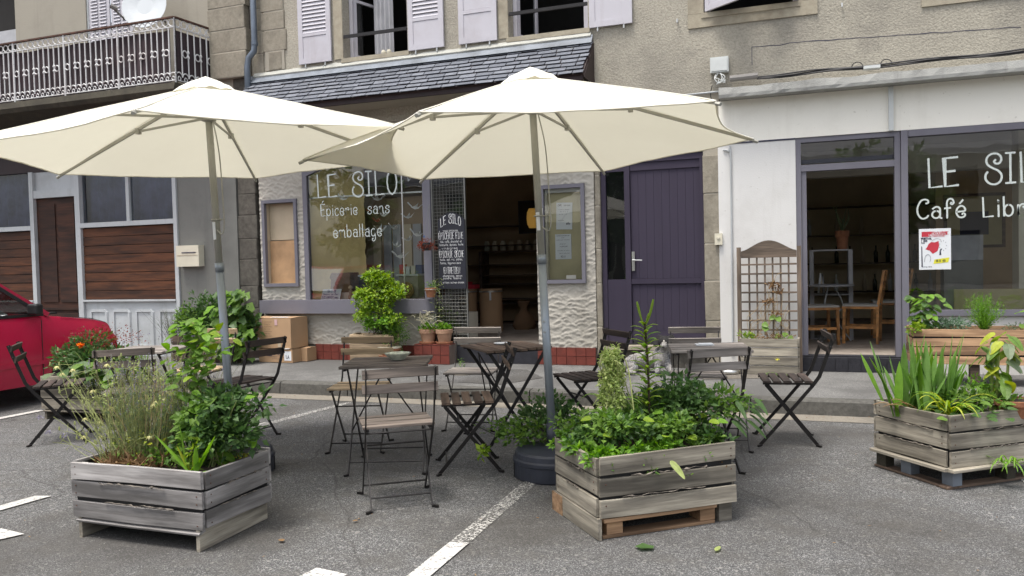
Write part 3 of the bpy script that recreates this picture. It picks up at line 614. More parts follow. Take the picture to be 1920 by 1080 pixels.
# little boarded case and notice case
c1 = frame_mb(-7.155, -6.58, 1.145, 2.36, .045, -.03, .03).build('boarded_case', 'lilac', H)
MB().span((-7.108, .10, 1.80), (-6.628, .115, 2.312)).build('upper_panel', 'beige', c1); MB().span((-7.108, .085, 1.192), (-6.628, .10, 1.79)).build('lower_panel', 'peach', c1)
MB().span((-7.148, .031, 1.148), (-7.112, .116, 2.34)).build('reveal', 'beige', c1); MB().span((-6.626, .031, 1.148), (-6.592, .116, 2.34)).build('reveal', 'beige', c1); MB().span((-7.108, .031, 1.148), (-6.628, .116, 1.19)).build('reveal', 'beige', c1)
c2 = frame_mb(-3.035, -2.475, 1.135, 2.34, .045, -.045, .03).build('notice_case', 'lilac', H)
MB().span((-2.99, .09, 1.18), (-2.52, .10, 2.296)).build('backing_board', 'notice', c2); MB().span((-2.99, .03, 2.25), (-2.52, .088, 2.296)).build('inner_rail', 'whitewall', c2)
MB().span((-2.995, .02, 1.182), (-2.965, .088, 2.248)).build('inner_rail', 'cream', c2); pane(-2.99, -2.52, 1.18, 2.296, -.02, c2, 'glass')
MB().span((-2.72, -.03, 1.19), (-2.60, -.022, 1.235)).build('lock', 'steel', c2)
for zz in (1.42, 1.98): MB().span((-3.03, -.055, zz), (-2.995, -.046, zz+.08)).build('hinge', 'steel', c2)
def sheetpaper(x0, z0, w, h, tilt, lines):
    p = MB().span((0, 0, 0), (w, .002, h)).build('notice', 'offwhite', c2); p.location = (x0, .08, z0); p.rotation_euler.y = tilt
    t = MB()
    for tx_, (X, Z, hh, ww) in lines: text_mb(tx_, hh, ww, .16, t, (X, Z), off=-.002)
    t = t.build('print', 'ink', c2); t.location = p.location; t.rotation_euler = p.rotation_euler
sheetpaper(-2.87, 1.80, .205, .33, .03, [('CAFE', (.02, .286, .022, .05)), ('LIBRAIRIE', (.09, .288, .012, .09)), ('ouvert le samedi', (.03, .24, .010, .14)), ('de 10 a 12', (.05, .215, .010, .1)), ('et de 15 a 19', (.04, .185, .009, .12)), ('tous les matins', (.02, .11, .008, .08)), ('silo', (.13, .06, .03, .05))])
sheetpaper(-2.885, 1.43, .205, .31, .0, [('EPICERIE SANS EMBALLAGE', (.02, .285, .010, .165)), ('le silo', (.08, .262, .009, .04)), ('produits locaux et de saison', (.02, .235, .009, .165)), ('atelier', (.06, .185, .010, .08)), ('MARCHE', (.06, .150, .014, .1)), ('soupes et pain', (.03, .105, .009, .15)), ('merci de votre visite', (.05, .07, .009, .13)), ('SILO', (.07, .025, .018, .06))])
# sliding wire-mesh door with glass and blackboard
gd = frame_mb(-4.525, -4.045, .36, 2.78, .018, -.01, .012).build('mesh_door', 'wire', H)
wm = MB()
x = -4.49
while x < -4.06: wm.tube([(x, -.004, .375), (x, -.004, 2.765)], .0022, 4); x += .045
z = .41
while z < 2.76: wm.tube([(-4.508, -.0085, z), (-4.062, -.0085, z)], .0022, 4); z += .045
tag(wm.build('wire_mesh', 'wire', gd), kind='stuff'); pane(-4.507, -4.063, .38, 2.76, .006, gd, 'glass')
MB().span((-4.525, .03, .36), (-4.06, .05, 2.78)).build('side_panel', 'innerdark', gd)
# purple front door
fd = MB(); fd.span((-2.283, .03, 2.555), (-1.075, .13, 2.63)); fd.span((-2.283, .03, .40), (-2.225, .11, 2.553)); fd.span((-1.115, .03, .40), (-1.075, .11, 2.553)); fd.span((-2.0, .03, .40), (-1.935, .11, 2.553))
fdo = fd.build('front_door', 'purple', H)
MB().span((-1.933, .045, .44), (-1.117, .10, .55)).build('kick_rail', 'purple', fdo); MB().span((-1.933, .04, 1.115), (-1.117, .10, 1.175)).build('mid_rail', 'purple', fdo); MB().span((-1.933, .045, 2.46), (-1.117, .10, 2.552)).build('top_rail', 'purple', fdo)
MB().span((-2.223, .04, .40), (-2.002, .10, 1.17)).build('side_panel', 'purple', fdo); MB().span((-2.223, .04, 2.46), (-2.002, .10, 2.552)).build('side_rail', 'purple', fdo)
pane(-2.223, -2.002, 1.17, 2.46, .06, fdo, 'glass_dark'); MB().span((-2.223, .11, 1.17), (-2.002, .12, 2.46)).build('backing', 'innerdark', fdo)
bx = -1.93
while bx < -1.13:
    for z0, z1 in ((.552, 1.113), (1.177, 2.458)): MB().box((bx+.046, .075+random.uniform(-.001, .001), (z0+z1)/2), (.0905, .03, z1-z0)).build('board', 'purple', fdo)
    bx += .0925
hd = MB().box((-1.905, .035, 1.385), (.034, .012, .23)); hd.tube([(-1.905, .035, 1.40), (-1.905, -.02, 1.40), (-1.79, -.025, 1.395)], .009, 8); hd.build('handle', 'steel', fdo)
MB().span((-2.30, -.10, .34), (-1.06, .10, .385)).build('door_step', 'sill', H); MB().span((-2.28, -.04, .13), (-1.08, .15, .337)).build('step_riser', 'granite_dark', H)
# cafe front: fascia, cornice, white pier
mb = MB(); mb.span((-.885, -.035, 2.70), (4.2, .35, 3.17)); mb.build('cafe_fascia', 'fascia', H)
cor = MB(); k = 60
for i in range(k):
    x0, x1 = -.86+5.06*i/k, -.86+5.06*(i+1)/k
vs = []; 
for i in range(k+1):
    x = -.86+5.06*i/k; zt = 3.275+.02*nz(x*3, 1)+.012*nz(x*12, 2)
    vs += [(x, -.035, 3.172), (x, -.255+.006*nz(x*9, 5), 3.165), (x, -.26+.008*nz(x*14, 6), 3.20), (x, -.25+.01*nz(x*7, 7), zt), (x, .0, zt+.05)]
cor.add(vs, [(i*5+j, i*5+5+j, i*5+6+j, i*5+1+j) for i in range(k) for j in range(4)]+[(0, 1, 2, 3, 4), tuple(k*5+j for j in (4, 3, 2, 1, 0))]); cor.build('cornice', 'cornice', H)
MB().span((-.90, -.03, .13), (-.07, .35, 2.698)).build('white_pier', 'whitewall', H)
MB().box((.885, -.06, 2.93), (.045, .05, .46)).build('drain_pipe', 'plastic', H)
MB().span((-.885, -.037, 2.683), (-.07, -.031, 2.70)).build('painted_shadow_joint', 'ink', H)  # dark strip drawn as the shadow line of the joint
mb = MB(); wall_rects(mb, 1.01, 4.2, .13, 2.70, [(1.01, 4.2, .775, 2.70)], .0, .2); mb.build('stallriser', 'whitewall', H)
MB().span((-.07, -.07, .13), (.96, .2, .285)).build('threshold_block', 'darktile', H)
for i in range(8): MB().span((-.065+i*.128, -.078, .135), (.055+i*.128, -.0705, .28)).build('tile', 'darktile', H)
cf = frame_mb(-.07, .975, .287, 2.70, .055, -.02, .09, bottom=False).build('cafe_door', 'lilac', H)
MB().span((-.015, -.015, 2.33), (.92, .085, 2.40)).build('transom', 'lilac', cf); pane(-.015, .92, 2.40, 2.645, .03, cf); MB().span((-.013, .0, .29), (.04, .05, 2.328)).build('sash_edge', 'lilac', cf)
MB().span((-.01, .03, 2.415), (.915, .05, 2.46)).build('hopper_rail', 'lilac', cf)
MB().span((.942, -.0, .29), (.975, .06, 2.698)).build('door_post', 'lilac', cf)
MB().span((-.07, -.03, .286), (.975, .12, .30)).build('door_sill', 'darktile', cf)
cw = MB(); cw.span((.98, -.045, .13), (1.045, .09, 2.698)); cw.span((1.05, -.04, 2.63), (4.2, .09, 2.697)); cw.span((1.05, -.04, .74), (4.2, .07, .80)); cwo = cw.build('cafe_window', 'lilac', H)
pane(1.045, 4.15, .80, 2.63, .015, cwo)
for s_, h_, x_, z_, wd, th in (('L', .305, 1.245, 2.085, .145, .066), ('E', .305, 1.392, 2.09, .145, .075), ('SILO', .305, 1.765, 2.095, .63, .066), ('Café', .20, 1.135, 1.762, .465, .085), ('Librairie', .20, 1.745, 1.757, .86, .085)):
    text_mb(s_, h_, wd, th, at_=(x_, z_), off=.011).build('lettering', 'letter', cwo)
MB().span((1.49, .10, .78), (2.6, .12, 1.01)).build('inner_board', 'notice', cwo)
# upper windows
def french_window(x0, x1, open_side=True):
    f = frame_mb(x0, x1, 4.19, 6.48, .05, .16, .22).build('window', 'shutter', H)
    MB().span((x0-.03, -.03, 4.13), (x1+.03, .16, 4.188)).build('sill', 'sill', f)
    MB().span((x0+.002, -.01, 4.46), (x1-.002, .02, 4.50)).build('guard_bar', 'blackmetal', f)
    return f
f1 = french_window(-5.755, -4.805); f2 = french_window(-3.395, -2.395); f3 = french_window(-1.03, -.03)
def sash(x0, x1, ang, hx, par):
    m1 = frame_mb(0, x1-x0, 4.24, 6.4, .045, 0, .04); m1.span((.045, 0, 5.0), (x1-x0-.045, .038, 5.035)); s_ = m1.build('sash', 'shutter', par); s_.location = (hx, .2, 0); s_.rotation_euler.z = ang
    pn = pane(.045, x1-x0-.045, 4.285, 6.35, .02, par, 'glass_dark'); pn.location = s_.location; pn.rotation_euler = s_.rotation_euler
sash(0, .44, R(72), -5.70, f1); sash(0, .44, R(108), -4.86, f1); sash(0, .46, R(75), -3.34, f2); sash(0, .46, R(100), -2.45, f2)
cu = MB(); n = 22
vs = []
for i in range(n+1): x = -5.52+.30*i/n; yy = .42+.03*math.sin(i*1.3); vs += [(x, yy, 4.22), (x, yy, 6.4)]
cu.add(vs, [(2*i, 2*i+2, 2*i+3, 2*i+1) for i in range(n)]); cu.build('curtain', 'curtain_w', f1, True)
for px_ in (-5.20, -5.12):
    MB().lathe([(.0, 0), (.03, .01), (.035, .04), (.02, .07), (0, .075)], 10, (px_, .08, 4.192)).build('shoe', 'cream', f1)
def shutter(x0, x1, z0=4.175, y=-.045, rz=0, hinge=None, louv=True):
    sh = frame_mb(x0, x1, z0, 6.6, .07, y, y+.03); s_ = sh.build('shutter', 'shutter', H)
    MB().span((x0+.07, y+.008, z0+.07), (x1-.07, y+.024, z0+.36)).build('panel', 'shutter', s_)
    MB().span((x0+.07, y+.002, z0+.365), (x1-.07, y+.03, z0+.41)).build('rail', 'shutter', s_)
    if louv:
        z = z0+.43
        while z < 6.4:
            plank('slat', (x0+.07, y+.014, z), (x1-.07, y+.014, z), .055, .008, (0, -.92, .38), 'shutter', s_, 0); z += .052
    else: MB().span((x0+.07, y+.010, z0+.415), (x1-.07, y+.024, 6.5)).build('panel', 'shutter', s_)
    for xx in (x0+.1, x1-.1): MB().tube([(xx, y+.01, z0-.003), (xx, y+.005, z0-.05)], .009, 6).build('stay', 'whitepaint', s_)
    return s_
shutter(-6.44, -5.93); shutter(-4.77, -4.27, louv=True); shutter(-4.06, -3.545, louv=False); shutter(-2.365, -1.85, louv=False)
for hx, ln, an in ((-1.02, .5, R(-38)), (-.04, .5, R(218))):
    s_ = frame_mb(0, ln, 4.2, 6.5, .06, 0, .03).build('shutter', 'shutter', H); s_.location = (hx, -.02, 0); s_.rotation_euler.z = an
    MB().span((.06, .008, 4.26), (ln-.06, .022, 6.4)).build('panel', 'shutter', s_)
# limestone window surround and sills
MB().span((-1.21, -.018, 4.03), (.175, .04, 4.185)).build('stone_sill', 'sill', H); MB().span((-1.21, -.018, 4.187), (-1.035, .04, 6.6)).build('stone_jamb', 'sill', H); MB().span((-.025, -.018, 4.187), (.175, .04, 6.6)).build('stone_jamb', 'sill', H)
MB().span((1.19, -.018, 3.965), (2.6, .04, 4.2)).build('stone_sill', 'sill', H)
MB().span((-5.90, -.012, 4.19), (-5.765, .04, 6.5)).build('stone_jamb', 'sill', H); MB().span((-3.53, -.012, 4.19), (-3.405, .04, 6.5)).build('stone_jamb', 'sill', H)
# slate awning roof
sr = MB().prism([(-7.26, .0, 4.03), (-7.26, -.52, 3.535), (-7.26, -.48, 3.50), (-7.26, .0, 3.90)], (4.93, 0, 0)).build('slate_roof', 'maroon', H)
random.seed(21); A = Vector((0, 0, 4.035)); B = Vector((0, -.53, 3.545)); L = (B-A).length; dn = (B-A).normalized(); nn = Vector((0, -.68, .73)).normalized()
rows = 8; ex = L/rows
for r_ in range(rows+1):
    x = -7.27-(.11 if r_ & 1 else 0)
    while x < -2.34:
        wd = random.uniform(.16, .26); x1 = min(x+wd, -2.325+random.uniform(-.02, .02)); x0 = max(x, -7.27)
        if x1-x0 > .05:
            top = A+dn*max(0, (ex*(r_-.55))); bot = A+dn*min(L+.03, ex*(r_+.45)+random.uniform(-.012, .006)); lift = .014+random.uniform(0, .006)
            c = .0045
            p = [top+nn*.002, bot+nn*lift]
            off = nn*.007; e = random.uniform(-.004, .004)
            vs = [Vector((x0+c, 0, 0))+p[0], Vector((x1-c, 0, 0))+p[0], Vector((x1-c, 0, 0))+p[1]+dn*e, Vector((x0+c+.01*random.random(), 0, 0))+p[1]]
            MB().prism(vs, off).build('slate', 'slate', sr)
        x += wd
MB().prism([(-7.26, -.02, 4.10), (-7.26, -.028, 4.052), (-7.26, -.095, 3.985), (-7.26, -.115, 3.985), (-7.26, -.04, 4.065), (-7.26, -.028, 4.10)], (4.93, 0, 0)).build('lead_flashing', 'lead', sr)
fl = MB(); vs = []; k = 70
for i in range(k+1):
    x = -7.2+4.85*i/k; vs += [(x, -.035, 4.06), (x, -.05-.01*nz(x*4, 0), 4.085), (x, -.02, 4.135+.02*nz(x*5, 3)), (x, .0, 4.14+.03*nz(x*3, 8))]
fl.add(vs, [(i*4+j, i*4+4+j, i*4+5+j, i*4+1+j) for i in range(k) for j in range(3)]); fl.build('mortar_fillet', 'limewash', sr)
MB().span((-7.24, -.50, 3.47), (-2.34, -.46, 3.53)).build('eaves_board', 'maroon', sr); MB().span((-7.24, -.455, 3.475), (-2.36, .0, 3.495)).build('soffit', 'tanrender', sr)
MB().prism([(-2.335, -.5, 3.50), (-2.335, 0, 4.0), (-2.335, 0, 3.5)], (.012, 0, 0)).build('verge_board', 'maroon', sr)
# pipes, meter box, cables
MB().tube([(-.75, -.10, 3.40), (-.45, -.10, 3.405)], .035, 10).build('conduit', 'pvc', H)
jb = MB().box((-.865, -.04, 3.575), (.2, .09, .17)).build('junction_box', 'plastic', H); MB().box((-.865, -.09, 3.575), (.17, .012, .14)).build('lid', 'plastic', jb)
wl = MB(); random.seed(4)
for i in range(5):
    wl.tube(smooth_line([(-.86+random.uniform(-.05, .03), -.06, 3.49), (-.93+random.uniform(0, .12), -.1, 3.43+random.uniform(-.03, .03)), (-.84+random.uniform(-.05, .05), -.11, 3.38+random.uniform(-.02, .04)), (-.90+random.uniform(-.02, .1), -.08, 3.35+random.uniform(0, .06)), (-.80, -.07, 3.40)]), .0045, 5)
wl.build('tangled_wires', 'plastic', jb)
cb = MB()
for o_ in (0, .014, -.013): cb.tube([(x, -.10+.006*math.sin(x*9+o_*300), 3.385+o_+.008*math.sin(x*6+o_*500)+max(0, x-.5)*.004) for x in [-.46+i*.12 for i in range(38)]], .009, 6)
for cx in (.56, .84): cb.torus((cx, -.10, 3.39), .055, .005, 'Y', 10, 5, 0, PI)
cb.tube(smooth_line([(-.95, -.03, 3.36), (-.97, -.03, 3.25), (-.93, -.03, 3.1)]), .005, 5); cb.build('cables', 'cord', H)
MB().span((.62, -.16, 3.355), (.78, -.06, 3.385)).build('cable_clip', 'plastic', H)
MB().tube([(-1.35, -.03, 3.28), (-.88, -.03, 3.285)], .010, 6).build('white_conduit', 'whitepaint', H)
MB().tube(smooth_line([(-.84, -.045, 2.62), (-.78, -.045, 2.60), (-.76, -.045, 2.5), (-.765, -.045, .8), (-.77, -.045, .3)]), .011, 6).build('white_pipe', 'whitepaint', H)
dp = MB().tube([(-7.115, -.10, 7), (-7.115, -.10, 4.52), (-7.13, -.10, 4.42), (-7.21, -.12, 4.33), (-7.23, -.13, 4.20), (-7.235, -.13, 3.2)], .042, 12).build('downpipe', 'gutterpipe', H, True)
MB().tube([(-7.115, -.10, 4.545), (-7.115, -.10, 4.50)], .049, 12).build('pipe_collar', 'gutterpipe', dp)
b_ = MB().box((-.905, -.05, 1.615), (.085, .03, .13)).build('bell_box', 'cream', H); MB().lathe([(.018, 0), (.018, .01), (0, .012)], 12, (-.905, -.065, 1.63), Matrix.Rotation(R(90), 3, 'X')).build('button', 'cream', b_)
for x, z in ((-1.33, 4.15), (-6.06, 4.12), (.42, 4.1)): MB().tube([(x, 0, z), (x, -.04, z), (x, -.045, z-.04)], .008, 6).build('hook', 'whitepaint', H)
ck = MB(); pts = [(-.515, 3.53), (-.512, 3.62), (-.515, 3.75)]
cr_ = [(-.515+i*.1, 3.75+(.02 if i > 3 else 0)+.012*nz(i*.7, 2)-.0045*i) for i in range(27)]
for a, b in zip(cr_, cr_[1:]):
    t_ = .003+.003*abs(nz(a[0]*8, 1)); ck.add([(a[0], -.002, a[1]-t_), (b[0], -.002, b[1]-t_), (b[0], -.002, b[1]+t_), (a[0], -.002, a[1]+t_)], [(0, 1, 2, 3)])
ck.add([(-.518, -.002, 3.55), (-.512, -.002, 3.55), (-.512, -.002, 3.75), (-.518, -.002, 3.75)], [(0, 1, 2, 3)]); ck.build('wall_crack', 'ink', H)
# interiors
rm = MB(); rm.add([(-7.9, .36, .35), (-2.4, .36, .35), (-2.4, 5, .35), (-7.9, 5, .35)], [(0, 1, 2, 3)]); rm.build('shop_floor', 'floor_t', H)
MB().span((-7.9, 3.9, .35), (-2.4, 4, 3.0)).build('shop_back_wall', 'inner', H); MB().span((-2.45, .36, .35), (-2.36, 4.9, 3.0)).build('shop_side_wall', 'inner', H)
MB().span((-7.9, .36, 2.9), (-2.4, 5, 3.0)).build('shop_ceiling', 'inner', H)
# ochre left reveal, splay added to catch light, and the deep shelf of the window
vs = []; K1, K2 = 26, 60
for i in range(K1+1):
    for j in range(K2+1):
        t = i/K1; z = .96+1.9*j/K2; vs.append((-6.44+.60*t+.020*nz(t*6, z*9)+.008*nz(t*25, z*30), .05+t*.50, z))
MB().add(vs, [(i*(K2+1)+j, (i+1)*(K2+1)+j, (i+1)*(K2+1)+j+1, i*(K2+1)+j+1) for i in range(K1) for j in range(K2)]).build('ochre_reveal', 'ochre', H, True)
MB().span((-6.46, .045, .90), (-4.56, 1.0, .955)).build('display_shelf', 'beige', H); MB().span((-6.42, .36, .35), (-4.56, 1.0, .89)).build('display_base', 'inner', H)
MB().span((-4.56, .36, .35), (-4.535, .9, 2.9)).build('display_end', 'inner', H)
cur = MB(); vs = []; k = 90
for i in range(k+1): x = -6.3+1.7*i/k; vs += [(x, 1.9+.05*math.sin(i*1.1), 1.0), (x, 1.9+.05*math.sin(i*1.1), 2.15)]
for a in range(9): MB().span((-6.0+a*.165, 1.05+.02*(a % 2), .96), (-5.87+a*.165, 1.07+.02*(a % 2), 2.0)).build('reflected_strip', 'curtain_w' if a % 3 else 'inner2', H)  # pale strips standing in for vertical stripes reflected in the glass
MB().span((-6.05, 1.10, .96), (-4.56, 1.12, 2.4)).build('display_back', 'inner', H)
# cafe room
cr = MB(); cr.add([(-.6, .12, .30), (4.6, .12, .30), (4.6, 5.5, .30), (-.6, 5.5, .30)], [(0, 1, 2, 3)]); cr.build('cafe_floor', 'floor_t', H)
MB().span((-.6, 5.4, .3), (4.6, 5.5, 2.9)).build('cafe_back_wall', 'inner2', H); MB().span((-.65, .36, .3), (-.6, 5.5, 2.9)).build('cafe_side_wall', 'inner2', H); MB().span((4.6, .2, .3), (4.65, 5.5, 2.9)).build('cafe_side_wall', 'inner2', H)
MB().span((-.6, .36, 2.80), (4.6, 5.5, 2.9)).build('cafe_ceiling', 'ceil', H); MB().span((-.6, 2.2, 2.45), (4.6, 2.4, 2.798)).build('ceiling_beam', 'ceil', H)
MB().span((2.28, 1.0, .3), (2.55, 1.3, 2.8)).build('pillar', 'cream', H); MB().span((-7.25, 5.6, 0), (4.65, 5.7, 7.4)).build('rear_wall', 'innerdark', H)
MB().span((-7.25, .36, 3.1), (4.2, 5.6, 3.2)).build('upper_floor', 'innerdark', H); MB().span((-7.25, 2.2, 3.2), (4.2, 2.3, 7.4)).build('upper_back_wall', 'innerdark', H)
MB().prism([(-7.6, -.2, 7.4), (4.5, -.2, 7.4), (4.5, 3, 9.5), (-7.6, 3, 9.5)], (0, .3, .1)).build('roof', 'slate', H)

# ---------------- the left house with the balcony
LH = thing('balcony_house', 'old grey rendered house with ironwork balcony over a boarded shopfront', 'building')
mb = MB(); wall_rects(mb, -16, -7.58, 3.72, 7.4, [(-13.2, -11.75, 4.2, 6.6), (-10.27, -9.36, 3.98, 6.6)], .0, .3); mb.build('upper_wall', 'tanrender', LH)
MB().span((-16, -.02, 3.02), (-7.6, .3, 3.718)).build('dark_fascia', 'maroon', LH)
stones(-7.90, -7.27, 4.1, 7.2, (.30, .42), -.10, .02, 'granite', LH, .02, 12); stones(-7.57, -7.26, .13, 4.1, (.28, .42), -.01, .3, 'granite_dark', LH, .015, 13)
MB().span((-8.62, -.03, .13), (-7.575, .3, 3.018)).build('render_pilaster', 'greyrender', LH)
# wooden shopfront
wf = MB(); wf.span((-10.60, -.06, .13), (-10.50, .06, 3.015)); wf.span((-8.69, -.06, .13), (-8.625, .06, 3.015)); wf.span((-11.55, -.06, .13), (-11.47, .06, 3.015)); wf.span((-10.498, -.06, 2.10), (-8.692, .06, 2.17)); wf.span((-11.468, -.05, 2.60), (-10.602, .06, 2.72))
wf.span((-9.60, -.03, 2.172), (-9.54, .05, 3.015)); wf.span((-14, -.06, 2.10), (-11.552, .06, 2.17)); wfo = wf.build('shopfront_frame', 'whitepaint', LH)
pane(-10.498, -9.602, 2.172, 3.01, .01, wfo, 'glass_dark'); pane(-9.538, -8.692, 2.172, 3.01, .01, wfo, 'glass_dark'); pane(-14, -11.552, 2.172, 3.01, .01, wfo, 'glass_dark'); MB().span((-11.468, .0, 2.722), (-10.602, .03, 3.015)).build('fanlight_panel', 'whitepaint', wfo)
cu = MB(); vs = []; k = 120
for i in range(k+1): x = -14+5.3*i/k; vs += [(x, .16+.03*math.sin(i*1.7)+.02*math.sin(i*.6), 2.1), (x, .16+.03*math.sin(i*1.7+.3), 3.02)]
cu.add(vs, [(2*i, 2*i+2, 2*i+3, 2*i+1) for i in range(k)]); cu.build('curtain', 'curtain', wfo, True)
for x0, x1 in ((-10.495, -8.695), (-14, -11.555)):
    for i in range(8): z = .985+i*.1385; plank('board', (x0, -.005+random.uniform(-.003, .003), z+.067), (x1, -.005, z+.067), .131, .022, (0, -1, 0), 'brownwood', LH, .002)
    MB().span((x0, .01, .98), (x1, .04, 2.098)).build('board_backing', 'innerdark', LH)
ap = MB().span((-10.495, -.02, .13), (-8.695, .05, .955)); ap.span((-10.5, -.075, .957), (-8.69, .05, .983)); ap.span((-14, -.02, .13), (-11.555, .05, .955)); ap.span((-14, -.075, .957), (-11.555, .05, .983)); apo = ap.build('apron', 'whitepaint', LH)
for i in range(4):
    x0 = -10.41+i*.45; x1 = x0+.37
    P0 = [(x0, .25), (x1, .25), (x1, .79), (x1-.05, .84), (x0+.05, .84), (x0, .79)]
    m_ = MB()
    n = 6; inn = [(x0+.05 if x < (x0+x1)/2 else x1-.05, z+(.05 if z < .5 else -.045)) for x, z in P0]
    vs = [(x, -.021, z) for x, z in P0]+[(x+(.015 if x < (x0+x1)/2 else -.015), -.045, z) for x, z in P0]+[(x, -.045, z) for x, z in inn]+[(x, -.024, z) for x, z in inn]
    m_.add(vs, [(a*6+j, a*6+(j+1) % 6, a*6+6+(j+1) % 6, a*6+6+j) for a in range(3) for j in range(6)]+[(18, 19, 20, 21, 22, 23)]); m_.build('panel', 'whitepaint', apo)
dr = MB().span((-11.468, .0, .15), (-10.602, .04, 2.598)).build('wooden_door', 'darkdoor', LH)
for x0, x1, z0, z1 in ((-11.40, -11.07, .95, 2.5), (-11.01, -10.67, .95, 2.5), (-11.40, -10.67, .25, .78)): MB().box(((x0+x1)/2, -.008, (z0+z1)/2), (x1-x0, .015, z1-z0)).build('door_panel', 'darkdoor', dr)
MB().span((-11.468, -.03, .83), (-10.602, -.001, .86)).build('weather_bar', 'darkdoor', dr)
ml = MB().span((-8.575, -.15, 1.46), (-8.17, -.035, 1.765)).build('letter_box', 'cream', LH); MB().span((-8.47, -.158, 1.655), (-8.22, -.151, 1.668)).build('slot', 'ink', ml); MB().span((-8.56, -.156, 1.62), (-8.19, -.1505, 1.626)).build('lid_edge', 'beige', ml)
# upper openings
MB().span((-13.2, .2, 4.2), (-11.75, .25, 6.6)).build('dark_window', 'innerdark', LH); wv = frame_mb(-13.2, -11.75, 4.2, 6.6, .07, .1, .15).build('window_frame', 'beige', LH); MB().span((-13.13, .09, 5.15), (-11.82, .13, 5.35)).build('blind_box', 'curtain_w', wv)
lf = frame_mb(-10.27, -9.36, 3.98, 6.6, .03, .02, .06).build('louvred_door', 'whitepaint', LH)
for a, b in ((-10.24, -9.83), (-9.80, -9.39)):
    MB().span((a, .03, 4.0), (b, .05, 6.55)).build('leaf_panel', 'shutter', lf); 
    z = 4.7
    while z < 5.7:
        for c in (a+.05, a+.22): plank('slat', (c, .022, z), (c+.13, .022, z), .022, .008, (0, -1, .5), 'shutter', lf)
        z += .05
# balcony
bs = MB(); bs.prism([(-16, .0, 3.72), (-16, -.72, 3.80), (-16, -.76, 3.86), (-16, -.74, 3.95), (-16, 0, 3.95)], (8.06, 0, 0)); BAL = bs.build('balcony', 'slab', LH)
mbx = MB(); mbx.bar((-16, -.70, 4.83), (-7.95, -.70, 4.83), .045, .02); mbx.bar((-7.95, -.70, 4.83), (-7.90, .0, 4.83), .045, .02); mbx.build('handrail', 'rust', BAL)
def run(p0, p1, n0, post_every):
    p0, p1 = Vector(p0), Vector(p1); d = (p1-p0); n = n0; u = d/n; ax = 'Y' if abs(d.x) > abs(d.y) else 'X'
    rails = MB(); 
    for z in (3.985, 4.70): rails.bar(p0+Vector((0, 0, z)), p1+Vector((0, 0, z)), .02, .012)
    rails.build('rail', 'balcony', BAL)
    ul = u.length
    for i in range(n+1):
        p = p0+u*i; b = MB()
        if i % post_every == 0:
            b.tube([p+Vector((0, 0, 3.95)), p+Vector((0, 0, 4.82))], .016, 6); b.build('post', 'balcony', BAL)
        else:
            b.tube([p+Vector((0, 0, 4.06)), p+Vector((0, 0, 4.70))], .0095, 5)
            if i % 2 == 0: 
                for zc, s_ in ((4.40, 1), (4.33, -1)):
                    for k in range(1): b.lathe([(.0, -.035), (.018, -.012), (.022, .0), (.012, .02), (0, .05)] if s_ > 0 else [(0, -.05), (.012, -.02), (.022, 0), (.018, .012), (0, .035)], 5, p+Vector((0, 0, zc)))
            b.build('baluster', 'balcony', BAL)
        if i < n:
            q = p+u*.5; r_ = MB()
            if i % 2: MB().torus(q+Vector((0, 0, 4.365)), ul*.42, .009, ax, 10, 4).build('ring', 'balcony', BAL)
            MB().torus(q+Vector((0, 0, 4.762)), ul*.46, .0085, ax, 10, 4).build('ring', 'balcony', BAL)
            MB().torus(q+Vector((0, 0, 4.04)), ul*.52, .009, ax, 6, 4, 0, PI).build('scroll', 'balcony', BAL)
            MB().torus(q+Vector((0, 0, 4.015)), ul*.24, .008, ax, 8, 4).build('ring', 'balcony', BAL)
run((-7.95, -.70, 0), (-12.35, -.70, 0), 44, 10); run((-7.95, -.70, 0), (-7.90, -.02, 0), 6, 6)
cl = MB(); k = 60; vs = []
for i in range(k+1): x = -12.6+4.55*i/k; vs += [(x, -.66+.02*math.sin(i*.8)+.03*nz(i*.2, 0), 3.97), (x, -.665+.015*math.sin(i*.8), 4.68+.02*nz(i*.3, 4))]
cl.add(vs, [(2*i, 2*i+2, 2*i+3, 2*i+1) for i in range(k)]); cl.build('privacy_cloth', 'cloth_dark', BAL, True)
MB().add([(-7.985, -.66, 3.98), (-7.93, -.04, 3.98), (-7.93, -.04, 4.67), (-7.985, -.66, 4.67)], [(0, 1, 2, 3)]).build('privacy_cloth', 'cloth_dark', BAL)
dsh = thing('satellite_dish', 'round off-white satellite dish behind the balcony rail', 'satellite dish', (-8.75, -.35, 5.16))
prof = [(.0, .02), (.12, .03), (.24, .045), (.33, .06), (.335, .066), (.33, .068), (.24, .058), (.12, .04)]; rt = Matrix.Rotation(R(80), 3, 'X') @ Matrix.Rotation(R(14), 3, 'Y')
MB().lathe(prof, 28, (0, 0, .0), rt).build('reflector', 'dish', dsh, False); dm = MB().tube([(-.30, -.1, -.16), (-.22, -.4, -.08)], .016, 6); dm.tube([(-.24, -.41, -.06), (-.18, -.34, -.1)], .035, 8); dm.build('feed_arm', 'pvc', dsh); MB().tube([(0, .05, 0), (0, .35, -.1)], .02, 6).build('mount', 'pvc', dsh)
MB().prism([(-16, -.3, 7.4), (-7.6, -.3, 7.4), (-7.6, 3, 9.6), (-16, 3, 9.6)], (0, .3, .1)).build('roof', 'slate', LH); MB().span((-16, 5.6, 0), (-7.6, 5.7, 7.4)).build('rear_wall', 'innerdark', LH); MB().span((-16, .31, .0), (-15.9, 5.6, 7.4)).build('gable', 'tanrender', LH)
MB().span((-14, .32, 0), (-7.62, .36, 3.7)).build('inner_partition', 'innerdark', LH)
